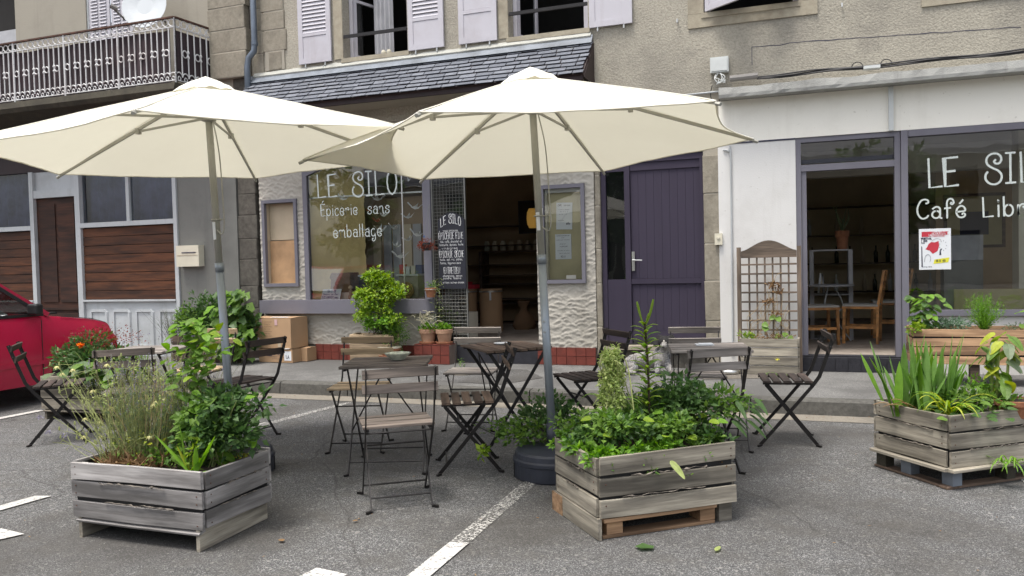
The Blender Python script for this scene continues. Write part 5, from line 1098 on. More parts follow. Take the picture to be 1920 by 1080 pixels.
# ------------------------------------------------------------------ things inside the grocery display
sg = thing('counter_sign', 'small white sign reading S.O.S leaning in the grocery window', 'sign', (-6.285, .06, .957)); sg.rotation_euler.x = R(-14)
MB().prism([(0, 0, 0), (.305, 0, 0), (.315, 0, .145), (.02, 0, .145)], (0, .006, 0)).build('card', 'offwhite', sg)
t_ = text_mb('S.O.S', .034, .13, .2, None, (.10, .10)); text_mb('Besoin de Sac', .022, .24, .16, t_, (.035, .062)); text_mb('ICI DEPOT sac', .026, .255, .2, t_, (.02, .015)); t_.build('print', 'blueink', sg)
pt = thing('paper_covered_box', 'brown paper covered box behind the S.O.S sign', 'box', (-6.18, .45, .957)); random.seed(5)
nx, ny, nh = 10, 8, 7; vs = []; fs = []
ring = []
W2, D2, H2 = .42, .22, .36
for k in range(nh+1):
    z = H2*k/nh
    for i in range(40):
        a = 2*PI*i/40; c, s = math.cos(a), math.sin(a); m_ = max(abs(c), abs(s)); x, y = c/m_*W2*.62, s/m_*D2
        d = 1+.10*nz(i*.35, k*.6)+.04*(1-k/nh); vs.append((x*d, y*d, z+.015*nz(i*.3, 7)))
MB().add(vs+[(0, 0, H2)], [(k*40+i, k*40+(i+1) % 40, (k+1)*40+(i+1) % 40, (k+1)*40+i) for k in range(nh) for i in range(40)]+[(nh*40+i, nh*40+(i+1) % 40, (nh+1)*40) for i in range(40)]).build('paper_wrap', 'kraft', pt)
fr = thing('picture_frame', 'white framed photograph leaning on the brown paper box', 'picture frame', (-6.32, .40, 1.325)); fr.rotation_euler = (R(-16), R(6), 0)
frame_mb(0, .27, 0, .25, .014, 0, .015).build('frame', 'steel', fr); MB().span((.014, .006, .014), (.256, .01, .236)).build('picture', 'ink', fr); MB().prism([(.16, -.03, .0), (.24, -.03, .0), (.235, -.02, .11), (.16, -.02, .11)], (0, .003, 0)).build('leaning_card', 'offwhite', fr)
sh = thing('corner_shelf', 'pale corner shelf stand at the right of the grocery window', 'shelf', (-5.05, .42, .957)); MB().span((-.18, -.15, .30), (.17, .15, .325)).build('shelf_board', 'plastic', sh); MB().span((-.14, -.12, 0), (.15, .12, .30)).build('stand', 'tanrender', sh)
for i, (m_, w_, h) in enumerate((('redink', .09, .13), ('plastic', .07, .10), ('cream', .07, .11), ('blueink', .10, .12))):
    t = MB().box((0, 0, h/2), (w_-.01, .08, h)).box((0, -.002, h*.55), (w_-.02, .085, h*.3)).build('tea_packet', m_, None, False, (-5.17+i*.085, .40, 1.284)); tag(t, ('reddish packet, leftmost on the corner shelf', 'pale packet beside the reddish one on the corner shelf', 'cream packet left of the blue one on the corner shelf', 'dark blue packet, rightmost on the corner shelf')[i], 'packet')
wk = MB().torus((0, 0, .11), .10, .016, 'Y', 16, 6).torus((0, .0, .11), .07, .014, 'Y', 16, 6).torus((0, 0, .11), .04, .014, 'Y', 12, 6).box((0, 0, .11), (.06, .02, .06)).build('wicker_basket', 'wicker', None, False, (-5.06, .25, .957)); tag(wk, 'round wicker basket standing on edge in the grocery window', 'basket')
bl = MB().lathe([(.10, 0), (.13, .15), (.135, .16), (.12, .16), (.1, .02), (0, .02)], 18).build('blue_basket', 'bluecloth', None, True, (-5.28, .45, .957)); tag(bl, 'dark blue tub behind the bright green plant in the window', 'tub')
for i, (x, y, m_, w_, h, lab) in enumerate(((-5.82, .5, 'black', .16, .30, 'black box with white top behind the green plant in the grocery window'), (-5.60, .6, 'inner2', .20, .22, 'tan box behind the black one in the grocery window'), (-5.45, .42, 'bottle', .05, .26, 'dark bottle near the middle of the grocery window'))):
    o = MB().box((0, 0, h/2), (w_, .14, h)); o = o.build('display_box' if i < 2 else 'dark_bottle', m_, None, False, (x, y, .957)); MB().box((0, 0, h+.012), (w_+.01, .15, .022)).build('lid', 'offwhite' if i == 0 else 'cream', o); tag(o, lab, 'box' if i < 2 else 'bottle')
o = MB(); random.seed(77)
for k in range(4): o.box((0, 0, .011+.022*k), (.16, .11, .02))
o = o.build('book_stack', 'cream', None, False, (-5.95, .20, .957)); o.rotation_euler.z = .3; tag(o, 'small stack of cream booklets beside the S.O.S sign', 'booklets')
fgr = thing('wooden_figure', 'small turned wooden figure beside the S.O.S sign', 'figurine', (-5.86, .15, .957)); MB().lathe([(.03, 0), (.04, .02), (.02, .07), (.03, .11), (.01, .13)], 12).build('figure_body', 'w_tan', fgr, True); MB().lathe([(0, .125), (.025, .14), (.032, .16), (.022, .18), (0, .19)], 12).build('head', 'w_tan', fgr, True); MB().prism([(.02, -.05, 0), (.07, -.06, 0), (.10, -.03, .07), (.05, -.02, .07)], (0, .003, 0)).build('price_card', 'offwhite', fgr)
# origami cranes on threads
random.seed(9); fl_ = thing('paper_crane', 'white paper crane in the grocery window', 'paper crane')
def crane_mesh(s=1.0):
    m_ = MB(); m_.add([(-.045, 0, .0), (0, -.012, .018), (.045, 0, 0), (0, .012, .018), (0, 0, -.018)], [(0, 1, 4), (1, 2, 4), (2, 3, 4), (3, 0, 4), (0, 1, 3), (1, 2, 3)])
    m_.add([(-.012, -.004, .01), (.022, -.004, .01), (.022, -.06, .045)], [(0, 1, 2)]); m_.add([(-.012, .004, .01), (.022, .004, .01), (.022, .06, .045)], [(0, 1, 2)])
    m_.add([(-.035, 0, 0), (-.03, 0, .012), (-.075, 0, .05), (-.085, 0, .04)], [(0, 1, 2, 3)]); m_.add([(.035, 0, 0), (.03, 0, .01), (.08, 0, .055)], [(0, 1, 2)]); return m_
COL.objects.unlink(fl_); bpy.data.objects.remove(fl_)
cm = None
for i, (px, pz, lab) in enumerate(((-5.87, 2.33, 'white paper crane left of the S, below the E of LE'), (-5.36, 2.30, 'white paper crane just under the I of SILO'), (-5.00, 2.50, 'white paper crane inside the O of SILO'), (-4.86, 2.52, 'white paper crane high right of the O of SILO'), (-4.80, 2.16, 'large white paper crane right of the word sans'), (-4.90, 2.04, 'white paper crane at the height of sans, near the glazing bar'), (-5.10, 1.90, 'largest white paper crane, over the end of emballage'), (-5.33, 1.88, 'white paper crane below sans, left of the largest one'), (-5.58, 1.90, 'white paper crane above the m of emballage'), (-4.90, 1.74, 'white paper crane with spread wings right of emballage'), (-5.08, 1.66, 'white paper crane touching the last letter of emballage'), (-5.02, 1.52, 'lowest white paper crane, under emballage'), (-4.76, 1.80, 'small white paper crane beside the lilac post'), (-5.25, 2.08, 'white paper crane behind the letters of sans'))):
    s = random.uniform(1.0, 1.55); o = crane_mesh().build('paper_crane', 'birdpaper', None, False, (px-.02, .05+.08*random.random(), pz)); o.scale = (s, s, s); o.rotation_euler = (random.uniform(-.4, .4), random.uniform(-.3, .3), random.uniform(0, 6)); tag(o, lab, 'paper crane', 'origami cranes in the grocery window')
for i, (px, pz, lab) in enumerate(((-5.5, 2.02, 'reddish paper crane between the two words above emballage'), (-6.0, 1.93, 'reddish paper crane above the e of emballage'), (-5.62, 2.17, 'reddish paper crane left of the word sans'))):
    o = crane_mesh().build('paper_crane', 'redpaper', None, False, (px, .3, pz)); o.rotation_euler = (.2, .1, i*2.1); tag(o, lab, 'paper crane', 'origami cranes in the grocery window')
# inside the doorway
for i, (x, lab) in enumerate(((-4.92, 'brown cardboard drum behind the mesh door'), (-4.50, 'brown cardboard drum standing free in the doorway'))):
    t = thing('cardboard_drum', lab, 'drum', (x, 1.95, .35), 0, 'cardboard drums in the grocery'); MB().lathe([(.17, 0), (.175, .01), (.175, .62), (.18, .625), (.18, .66), (0, .66)], 28).build('drum_body', 'card', t, False); MB().box((.06, -.178, .55), (.03, .004, .12)).build('tape', 'offwhite', t); MB().lathe([(.182, .61), (.182, .635)], 28).build('rim', 'steel', t)
o = MB().box((0, 0, .03), (.28, .18, .06)).box((-.05, 0, .08), (.16, .14, .05)).build('red_crate', 'redink', None, False, (-4.86, 1.95, 1.015)); tag(o, 'red tray on the drum behind the mesh door', 'tray')
pbag = MB(); random.seed(8); vs = []
for k in range(9):
    r_ = (.15, .17, .17, .15, .12, .07, .05, .08, .10)[k]
    for i in range(16): a = 2*PI*i/16; q = r_*(1+.45*nz(i*.7, k*.9)); vs.append((q*math.cos(a), q*math.sin(a), .055*k))
pbag.add(vs, [(k*16+i, k*16+(i+1) % 16, (k+1)*16+(i+1) % 16, (k+1)*16+i) for k in range(8) for i in range(16)]); o = pbag.build('sack', 'kraft', None, True, (-4.15, 2.45, .35)); tag(o, 'dim beige sack beside the cardboard drums in the doorway', 'sack')
o = MB().span((-.17, 0, 0), (.17, .03, .55)).build('dark_board', 'board', None, False, (-4.33, 3.3, 1.88)); MB().box((0, -.005, .27), (.30, .006, .5)).build('panel', 'innerdark', o); tag(o, 'dark board hanging on the back wall inside the grocery', 'board')
t = thing('wall_lamp', 'glowing amber wall lamp deep inside the grocery doorway', 'lamp', (-4.18, 3.1, 2.12)); MB().lathe([(.06, -.16), (.09, -.1), (.10, 0), (.09, .1), (.06, .16)], 16).build('lamp_shade', 'lamp', t, True); MB().tube([(0, 0, .15), (0, .2, .2)], .01, 6).build('bracket', 'blackmetal', t)
def shelf_unit(label, x, y, z, w_, h, d_, n, m, name='shelf_unit'):
    t = thing(name, label, 'shelf', (x, y, z))
    for s in (0, w_-.05): MB().span((s, 0, 0), (s+.05, d_, h)).build('upright', m, t)
    for i in range(n+1): zz = h*i/n*.985; MB().span((.05, 0, zz), (w_-.05, d_, zz+.02)).build('shelf_board', m, t)
    return t
shelf_unit('dim dark shelf along the back wall inside the grocery', -6.2, 3.5, .35, 2.4, 1.7, .35, 5, 'w_oldbrown')
shelf_unit('dark counter shelf facing the grocery doorway', -5.3, 3.45, .35, 1.5, 1.25, .35, 3, 'w_oldbrown')
random.seed(91)
for i in range(9):
    m_ = random.choice(('glassware', 'cream', 'terracotta', 'beige')); o = MB().lathe([(.045, 0), (.05, .01), (.05, .13), (.035, .15), (.035, .17), (0, .17)], 10).build('jar', m_, None, True, (-5.2+i*.15, 3.6, 1.61)); tag(o, ('first', 'second', 'third', 'fourth', 'fifth', 'sixth', 'seventh', 'eighth', 'ninth')[i]+' jar from the left on the dim counter inside the grocery', 'jar', 'jars on the grocery counter')
# café interior
sw = shelf_unit('low whitewashed shelf rack inside the café door', .075, 1.75, .30, .52, 1.17, .35, 2, 'curtain_w')
for i, (m_, a) in enumerate((('offwhite', .12), ('beige', .05), ('curtain_w', -.1))):
    o = MB().box((0, 0, .13), (.022, .18, .26)).box((.0, -.002, .13), (.016, .182, .25)).build('book', m_, None, False, (.18+i*.035, 1.85, .905)); o.rotation_euler.y = a; tag(o, ('white book leaning on the middle of the café shelf rack', 'beige book in the café shelf rack between two pale ones', 'grey book right of the beige one in the café shelf rack')[i], 'book')
pot('terracotta pot with a leafless plant on top of the café shelf rack', .48, 1.92, 1.455, .085, .26, 'terracotta')
def wooden_chair(label, x, y, deg, s=1):
    t = thing('wooden_chair', label, 'chair', (x, y, .30), F(deg), 'pine chairs in the café')
    for sx in (-1, 1):
        MB().bar((sx*.19, -.19, 0), (sx*.18, -.20, .46), .035, .03, (0, 1, 0)).bar((sx*.18, -.20, .46), (sx*.17, -.27, .90), .035, .03, (0, 1, 0)).build('leg', 'w_pine', t); MB().bar((sx*.19, .19, 0), (sx*.18, .18, .44), .035, .035, (0, 1, 0)).build('leg', 'w_pine', t)
        MB().bar((sx*.185, -.19, .2), (sx*.185, .18, .2), .018, .03).build('stretcher', 'w_pine', t)
    MB().box((0, -.0, .445), (.42, .42, .03)).build('seat_rail', 'w_pine', t); MB().box((0, .0, .472), (.40, .40, .022)).build('seat_pad', 'seatpad', t)
    for z in (.86, .74, .62): MB().bar((-.17, -.25-.07*(z-.74), z), (.17, -.25-.07*(z-.74), z), .018, .055).build('back_slat', 'w_pine', t)
    return t
wooden_chair('pine chair with pale seat at the left of the café doorway', .16, 1.25, 15); wooden_chair('pine chair in side view right of the round café table', .68, 1.45, 170); wooden_chair('pine chair farther back inside the café', 1.05, 2.2, 180)
ct_ = thing('café_table'.replace('é', 'e'), 'small round pale café table between the pine chairs', 'table', (.32, 1.62, .30)); MB().lathe([(0, .70), (.28, .70), (.29, .71), (.28, .72), (0, .72)], 28).build('table_top', 'curtain_w', ct_)
for a in (0, 2.1, 4.2): MB().tube(smooth_line([(.05*math.cos(a), .05*math.sin(a), .70), (.15*math.cos(a), .15*math.sin(a), .45), (.06*math.cos(a), .06*math.sin(a), .3), (.24*math.cos(a), .24*math.sin(a), 0)]), .008, 6).build('leg', 'whitepaint', ct_)
bk = shelf_unit('long dark bottle shelf at the back of the café', .0, 4.9, .3, 2.6, 1.9, .3, 4, 'w_oldbrown'); random.seed(6)
for r_ in range(3):
    for i in range(12):
        if random.random() < .8:
            m_ = random.choice(('bottle', 'bottle', 'plastic', 'beige')); o = MB().lathe([(.032, 0), (.034, .16), (.012, .21), (.012, .28), (0, .28)], 8).build('bottle', m_, None, True, (.12+i*.2+random.uniform(-.03, .03), 5.0, .30+1.9*(r_+1)/4*.985+.022)); tag(o, ('first', 'second', 'third', 'fourth', 'fifth', 'sixth', 'seventh', 'eighth', 'ninth', 'tenth', 'eleventh', 'twelfth')[i]+' bottle from the left on the '+('lowest', 'middle', 'highest')[r_]+' café back shelf', 'bottle', 'bottles on the café shelf')
pf = thing('framed_picture', 'yellow-matted framed picture hanging inside the café', 'picture frame', (1.85, 3.2, 1.45)); frame_mb(0, .75, 0, .75, .04, -.02, .01).build('frame', 'w_oldbrown', pf); MB().span((.04, -.01, .04), (.71, .0, .71)).build('mount', 'notice', pf); MB().span((.2, -.014, .18), (.55, -.011, .5)).build('picture', 'ink', pf)
MB().span((-.1, .0, -1.1), (.85, .05, 1.2)).build('partition', 'inner', pf)
pq = thing('pinned_paper', 'grey printed sheet pinned inside the café behind the poster', 'notice', (1.62, 1.6, 1.30)); MB().span((0, 0, 0), (.42, .01, .30)).build('sheet', 'curtain_w', pq); MB().span((.0, .012, -.95), (.42, .3, .31)).build('cupboard', 'greyrender', pq)

# ------------------------------------------------------------------ red car
CAR = thing('parked_car', 'small red hatchback parked nose to the kerb at the left edge', 'car', (-8.62, -3.72, 0))
st_ = []   # stations: y, zbot, zmid, ztop, halfwidth bottom, mid, top
for y, zb, zm, zt, wb, wm_, wt in ((1.83, .36, .52, .66, .55, .62, .52), (1.80, .27, .52, .74, .66, .72, .62), (1.70, .22, .54, .80, .72, .77, .68), (1.45, .21, .56, .865, .76, .80, .72), (1.0, .21, .57, .92, .78, .815, .74), (.62, .21, .58, .965, .79, .82, .76), (.2, .21, .58, .955, .79, .82, .775), (-.6, .21, .58, .95, .79, .82, .775), (-1.3, .22, .58, .96, .78, .81, .765), (-1.65, .26, .58, .96, .74, .78, .73), (-1.80, .32, .55, .90, .64, .70, .62), (-1.84, .38, .55, .80, .55, .6, .5)):
    st_.append([(-wb, y, zb), (-wm_, y, zm-.15), (-wm_-.004, y, zm), (-wm_+.006, y, zm+.10), (-wt-.02, y, zt-.05), (-wt, y, zt-.005), (-wt*.5, y, zt+.02), (0, y, zt+.028), (wt*.5, y, zt+.02), (wt, y, zt-.005), (wt+.02, y, zt-.05), (wm_-.006, y, zm+.10), (wm_+.004, y, zm), (wm_, y, zm-.15), (wb, y, zb)])
cbm = MB(); n = 15; cbm.add([p for s in st_ for p in s], [(i*n+j, i*n+(j+1) % n, (i+1)*n+(j+1) % n, (i+1)*n+j) for i in range(len(st_)-1) for j in range(n)]+[tuple(range(n)), tuple(range(len(st_)*n-1, len(st_)*n-n-1, -1))])
cbo = cbm.build('body', 'carred', CAR, True)
bv = cbo.modifiers.new('es', 'EDGE_SPLIT'); bv.split_angle = R(38)
gh = MB(); prof = [(.86, .955), (.28, 1.36), (.0, 1.40), (-1.0, 1.41), (-1.45, 1.36), (-1.80, .96)]
wg = [.74, .60, .60, .60, .59, .72]
vs = []
for (y, z), w_ in zip(prof, wg): vs += [(-w_, y, z), (w_, y, z)]
gh.add([(.615*s, y, z) for y, z in prof[1:5] for s in (-1, 1)]+[(.0, .0, 1.425), (0, -1.0, 1.43)], [(0, 1, 3, 2), (2, 3, 5, 4), (4, 5, 7, 6)]); gh.build('roof', 'carred', CAR, True)
for s in (-1, 1):
    p = MB(); p.bar((s*.745, .84, .955), (s*.60, .28, 1.36), .05, .05, (0, 0, 1)); p.bar((s*.60, .28, 1.375), (s*.60, -1.45, 1.385), .05, .05); p.bar((s*.70, -1.78, .97), (s*.60, -1.45, 1.36), .07, .07); p.bar((s*.765, -.45, .95), (s*.61, -.42, 1.39), .03, .06, (0, 1, 0)); p.build('pillar', 'carred', CAR)
    q = MB(); q.bar((s*.775, .76, .965), (s*.775, -1.7, .965), .02, .03); q.bar((s*.768, .74, .975), (s*.625, .26, 1.345), .018, .035, (0, 0, 1)); q.build('window_rubber', 'black', CAR)
    MB().add([(s*.765, .74, .965), (s*.615, .27, 1.35), (s*.615, -.42, 1.37), (s*.765, -.43, .965)], [(0, 1, 2, 3)]).build('side_window', 'carglass', CAR); MB().add([(s*.765, -.47, .965), (s*.615, -.44, 1.37), (s*.615, -1.40, 1.36), (s*.765, -1.66, .965)], [(0, 1, 2, 3)]).build('side_window', 'carglass', CAR)
    mr = MB().box((s*.86, .60, 1.03), (.14, .10, .12)).box((s*.80, .64, .985), (.10, .05, .05)).build('wing_mirror', 'black', CAR); 
    bvm = mr.modifiers.new('b', 'BEVEL'); bvm.width = .03; bvm.segments = 3
    MB().box((s*.50, 1.795, .62), (.22, .06, .12)).build('headlight', 'plastic', CAR)
    MB().bar((s*.827, 1.35, .45), (s*.827, -1.6, .45), .012, .045).build('side_trim', 'carred', CAR); MB().box((s*.822, .70, .60), (.006, .006, .62)).build('door_gap', 'black', CAR); MB().box((s*.83, -.30, .80), (.02, .16, .03)).build('door_handle', 'black', CAR)
    for y in (1.15, -1.20):
        rt_ = Matrix.Rotation(R(90), 3, 'Y'); w_ = MB().lathe([(.18, -.09), (.275, -.085), (.285, -.05), (.285, .05), (.275, .085), (.18, .09)], 28, (s*.72, y, .283), rt_).build('wheel', 'tyre', CAR); MB().lathe([(0, -.085), (.18, -.07), (.18, .07), (0, .085)], 20, (s*.72, y, .283), rt_).build('rim', 'steel', w_)
        MB().lathe([(.33, -.012), (.33, .012)], 28, (s*.80, y, .30), rt_).build('wheel_arch', 'black', CAR)
MB().tube([(-.72, 1.0, .925), (-.70, 1.45, .872), (-.62, 1.72, .80)], .004, 4).build('bonnet_gap', 'black', CAR); MB().tube([(.745, 1.0, .925), (.722, 1.45, .868), (.64, 1.72, .80)], .004, 4).build('bonnet_gap', 'black', CAR); MB().box((.795, 1.30, .62), (.03, .07, .035)).build('side_repeater', 'yellowink', CAR)
MB().add([(-.73, .87, .965), (.73, .87, .965), (.60, .29, 1.365), (-.60, .29, 1.365)], [(0, 1, 2, 3)]).build('windscreen', 'carglass', CAR); MB().add([(-.70, -1.80, .965), (.70, -1.80, .965), (.58, -1.46, 1.36), (-.58, -1.46, 1.36)], [(0, 1, 2, 3)]).build('rear_window', 'carglass', CAR)
MB().box((0, .93, .965), (1.40, .14, .02)).build('scuttle', 'black', CAR); MB().box((0, 1.85, .42), (1.30, .10, .16)).build('front_bumper', 'black', CAR); MB().box((0, -1.86, .45), (1.30, .10, .18)).build('rear_bumper', 'black', CAR)
MB().box((0, .55, .90), (1.35, .5, .1)).build('dashboard', 'black', CAR)
for x in (-.35, .35): MB().box((x, -.35, .62), (.48, .5, .2)).box((x, -.62, .95), (.46, .14, .6)).build('seat', 'innerdark', CAR)
pk = MB(); random.seed(2); pk.lathe([(.0, 0), (.09, .01), (.10, .05), (.05, .09), (0, .1)], 10); pk.v = [(x*1.5*(1+.3*nz(x*20, y*20, z*20)), y*1.2, z*(1+.4*nz(x*30, y*9))) for x, y, z in pk.v]
o = pk.build('crumpled_tissue', 'offwhite', None, False, (-8.0, -3.42, .935)); tag(o, 'crumpled white bag on the dashboard of the red car', 'bag')

# ------------------------------------------------------------------ dog
def skin(name, pts, edges, rad, mat, parent, root=0, sub=2, smooth=True):
    me = bpy.data.meshes.new(name); me.from_pydata(pts, edges, []); o = bpy.data.objects.new(name, me); COL.objects.link(o); o.parent = parent
    me.materials.append(MT[mat]); sk = o.modifiers.new('skin', 'SKIN'); sk.use_smooth_shade = True; sd_ = o.modifiers.new('sub', 'SUBSURF'); sd_.levels = sub; sd_.render_levels = sub
    for i, r_ in enumerate(rad):
        v = me.skin_vertices[0].data[i]; v.radius = (r_, r_) if not isinstance(r_, tuple) else r_; v.use_root = (i == root)
    return o
DOG = thing('dog', 'white speckled dog with black ears lying by the purple door step', 'dog', (-1.60, -.50, .137), R(0))
D = [(-.28, .05, .10), (-.12, .04, .13), (.05, .02, .15), (.12, -.02, .20), (.15, -.05, .27), (.155, -.09, .33),        # rump .. head
     (.155, -.15, .325), (.155, -.205, .305),                                                                        # muzzle
     (.17, -.08, .10), (.22, -.15, .045), (.27, -.26, .03), (.275, -.31, .028),                                    # foreleg 1
     (.08, -.08, .10), (.07, -.14, .045), (.09, -.24, .032), (.09, -.28, .03),                                     # foreleg 2
     (-.26, -.05, .09), (-.16, -.13, .05), (-.26, -.18, .03), (-.18, -.235, .026), (-.14, -.25, .026),               # hind leg
     (-.34, .06, .06), (-.42, .0, .03), (-.48, -.07, .02)]                                                       # tail
ED = [(0, 1), (1, 2), (2, 3), (3, 4), (4, 5), (5, 6), (6, 7), (3, 8), (8, 9), (9, 10), (10, 11), (3, 12), (12, 13), (13, 14), (14, 15), (0, 16), (16, 17), (17, 18), (18, 19), (19, 20), (0, 21), (21, 22), (22, 23)]
RD = [.095, .105, .115, .095, .068, .070, .042, .026, .05, .034, .024, .026, .05, .034, .024, .026, .075, .045, .028, .024, .026, .04, .024, .012]
skin('body', D, ED, RD, 'dogcoat', DOG, 1)
for s in (-1, 1):
    e = MB(); e.prism([(.155+s*.015, -.075, .405), (.155+s*.075, -.065, .43), (.155+s*.13, -.085, .36), (.155+s*.125, -.11, .30), (.155+s*.085, -.12, .30), (.155+s*.06, -.10, .36)], (0, .03, .006)); e.build('ear', 'dogblack', DOG)
    MB().lathe([(0, -.007), (.006, -.004), (.008, 0), (.006, .004), (0, .007)], 8, (.155+s*.032, -.158, .345)).build('eye', 'black', DOG)
    pm = MB(); vs = []
    for i in range(7):
        for j in range(9): th_, ph_ = PI*i/6, 2*PI*j/8; vs.append((.155+s*.034+.050*math.sin(th_)*math.cos(ph_), -.085+.068*math.sin(th_)*math.sin(ph_), .352+.064*math.cos(th_)))
    pm.add(vs, [(i*9+j, i*9+j+1, (i+1)*9+j+1, (i+1)*9+j) for i in range(6) for j in range(8)]); pm.build('dark_cheek', 'dogblack', DOG, True)
hcap = MB(); vs = []
for i in range(7):
    for j in range(13): th_, ph_ = PI*.55*i/6, 2*PI*j/12; vs.append((.155+.078*math.sin(th_)*math.cos(ph_), -.075+.076*math.sin(th_)*math.sin(ph_), .345+.076*math.cos(th_)))
hcap.add(vs, [(i*13+j, i*13+j+1, (i+1)*13+j+1, (i+1)*13+j) for i in range(6) for j in range(12)]); hcap.build('black_crown', 'dogblack', DOG, True)
MB().box((.155, -.158, .362), (.012, .02, .035)).build('white_blaze', 'dogwhite', DOG)
MB().lathe([(0, -.012), (.012, -.007), (.014, 0), (.011, .007), (0, .011)], 8, (.155, -.226, .312)).build('nose', 'black', DOG)
o = MB(); o.add([(-.18, 0, 0), (.12, -.02, .0), (.16, .10, .10), (-.1, .13, .12), (-.2, .08, .06)], [(0, 1, 2, 3, 4)]); o.prism([(-.18, -.01, 0), (.12, -.03, .0), (.16, .09, .09), (-.1, .12, .11)], (0, .004, .012)); o = o.build('doormat', 'black', None, False, (-2.02, -.42, .14)); tag(o, 'crumpled black mat on the pavement left of the dog', 'mat')
o = MB().lathe([(.09, 0), (.12, .005), (.10, .05), (.09, .05), (.085, .012), (0, .012)], 20).build('pet_bowl', 'steel', None, True, (-.78, -.42, .137)); tag(o, 'small metal bowl on the pavement under the right table', 'bowl')
# ================================================================== PLANTS
def rdir(up=.3):
    while True:
        v = Vector((random.uniform(-1, 1), random.uniform(-1, 1), random.uniform(-1+up, 1)))
        if .1 < v.length < 1: return v.normalized()
def clump(mb, c, r3, n, L, W, up=.5, droop=.2, shell=.55, jitter=.3, clumps=9, seed=0):
    """n leaves gathered on several sub-lobes inside an ellipsoid"""
    random.seed(seed); lobes = []
    for i in range(clumps):
        d = rdir(.4); lobes.append((Vector((c[0]+d.x*r3[0]*.62*random.uniform(.4, 1.1), c[1]+d.y*r3[1]*.62*random.uniform(.4, 1.1), c[2]+d.z*r3[2]*.62*random.uniform(.3, 1.1))), random.uniform(.28, .5)))
    for i in range(n):
        lc, lr = random.choice(lobes); d = rdir(.5); rr = random.uniform(shell, 1.1)*lr
        p = lc+Vector((d.x*r3[0]*rr, d.y*r3[1]*rr, d.z*r3[2]*rr)); out = (d+Vector((0, 0, up*.3))+rdir(0)*jitter).normalized()
        nrm = (Vector((0, 0, 1))*up+d*.6+rdir(.2)*.5).normalized(); k = random.uniform(.6, 1.2)
        mb.leaf(p, out, nrm, L*k, W*k, droop*random.uniform(.3, 1.6), .2)
def stemmy(mb, base, tip, r_=.003, bend=.05, n=4, leaves=None):
    b, t = Vector(base), Vector(tip); mid = b.lerp(t, .5)+Vector((random.uniform(-bend, bend), random.uniform(-bend, bend), random.uniform(0, bend)))
    pts = smooth_line([b, mid, t], 3); mb.tube(pts, [r_*(1-.6*i/(len(pts)-1)) for i in range(len(pts))], n, False); return pts
def plant(name, label, loc=(0, 0, 0), group=None, cat='plant'): return thing(name, label, cat, loc, 0, group)
def blade(par, mat, base, d, L, W, bend, name='leaf', n=9, tw=0):
    """a strap or sword leaf with a folded keel: own object"""
    mb = MB(); d = Vector(d).normalized(); side = d.cross(Vector((0, 0, 1)))
    if side.length < .05: side = Vector((1, 0, 0))
    side.normalize(); vs = []; p = Vector(base); dr = d.copy()
    for i in range(n+1):
        t = i/n; wd = W*(min(1, .62+t*1.4) if t < .5 else (1-((t-.5)/.5)**2.2))*.5+.0006
        s_ = (Matrix.Rotation(tw*t, 3, dr) @ side); nn = s_.cross(dr)
        vs += [p-s_*wd, p+nn*wd*.35, p+s_*wd]; p = p+dr*(L/n); dr = (dr+Vector((0, 0, -bend/n*(.4+1.6*t)))).normalized()
    return mb.add(vs, [(3*i+j, 3*i+3+j, 3*i+4+j, 3*i+1+j) for i in range(n) for j in range(2)]).build(name, mat, par, True)
def broad(par, mat, p, d, nrm, L, W, lobes=0, name='leaf', droop=.25):
    """a large broad leaf with a midrib, own object; lobes>0 gives a maple-like outline"""
    d = Vector(d).normalized(); s_ = d.cross(Vector(nrm)).normalized(); n_ = s_.cross(d); p = Vector(p); n = 12 if not lobes else 20; vs = [p+d*L*.45-n_*.03*L]; 
    for i in range(n):
        a = 2*PI*i/n; r_ = 1.0
        if lobes: r_ = .72+.28*abs(math.cos(a*lobes/2))+.05*math.cos(a*lobes*2)
        x = .5-.5*math.cos(a); y = math.sin(a)*(.5)*(1.15-.45*x)
        x = .45+(x-.45)*r_; y *= r_; q = p+d*L*x+s_*W*y+n_*(abs(y)*.16*W)-Vector((0, 0, droop*L*x*x))
        vs.append(q)
    return MB().add(vs, [(0, 1+i, 1+(i+1) % n) for i in range(n)]).build(name, mat, par, False)
def leaf_mass(par, mat, *a, name='foliage', **k):
    mb = MB(); clump(mb, *a, **k); return tag(mb.build(name, mat, par), kind='stuff')

# ---- P1: front left planter (ground frame x -3.69..-2.83, y -6.25..-5.71, soil z .35)
random.seed(101)
t = plant('lavender', 'tall wispy lavender bush on the left side of the front left planter', (-3.42, -5.98, .35)); s = MB(); f = MB(); g = MB()
for i in range(360):
    a = random.uniform(0, 2*PI); r_ = random.uniform(0, .16); h = random.uniform(.22, .60); sp = random.uniform(.1, .62)
    b = (r_*math.cos(a), r_*math.sin(a)*.8, 0); q = (r_*math.cos(a)+sp*h*math.cos(a)*.8+.03, r_*math.sin(a)*.8+sp*h*math.sin(a)*.6, h)
    pts = stemmy(s, b, q, .0017, .03, 3)
    for k in range(11):
        u = random.uniform(.05, .85); pp = pts[int(u*(len(pts)-1))]; f.leaf(pp, rdir(.7)+Vector((0, 0, .8)), rdir(), .035, .0045, .1, 0)
    if h > .33:
        for k in range(7): f2 = Vector(q)+Vector((0, 0, -.006*k)); g.leaf(f2, rdir(.4), rdir(), .008, .006, 0, .3)
tag(s.build('stems', 'g_stem', t), kind='stuff'); tag(f.build('foliage', 'g_grey', t), kind='stuff'); tag(g.build('flower_spikes', 'g_lav', t), kind='stuff')
t = plant('dry_grass_clump', 'dead brown clump at the left front edge of the lavender planter', (-3.42, -6.12, .36)); s = MB(); random.seed(3)
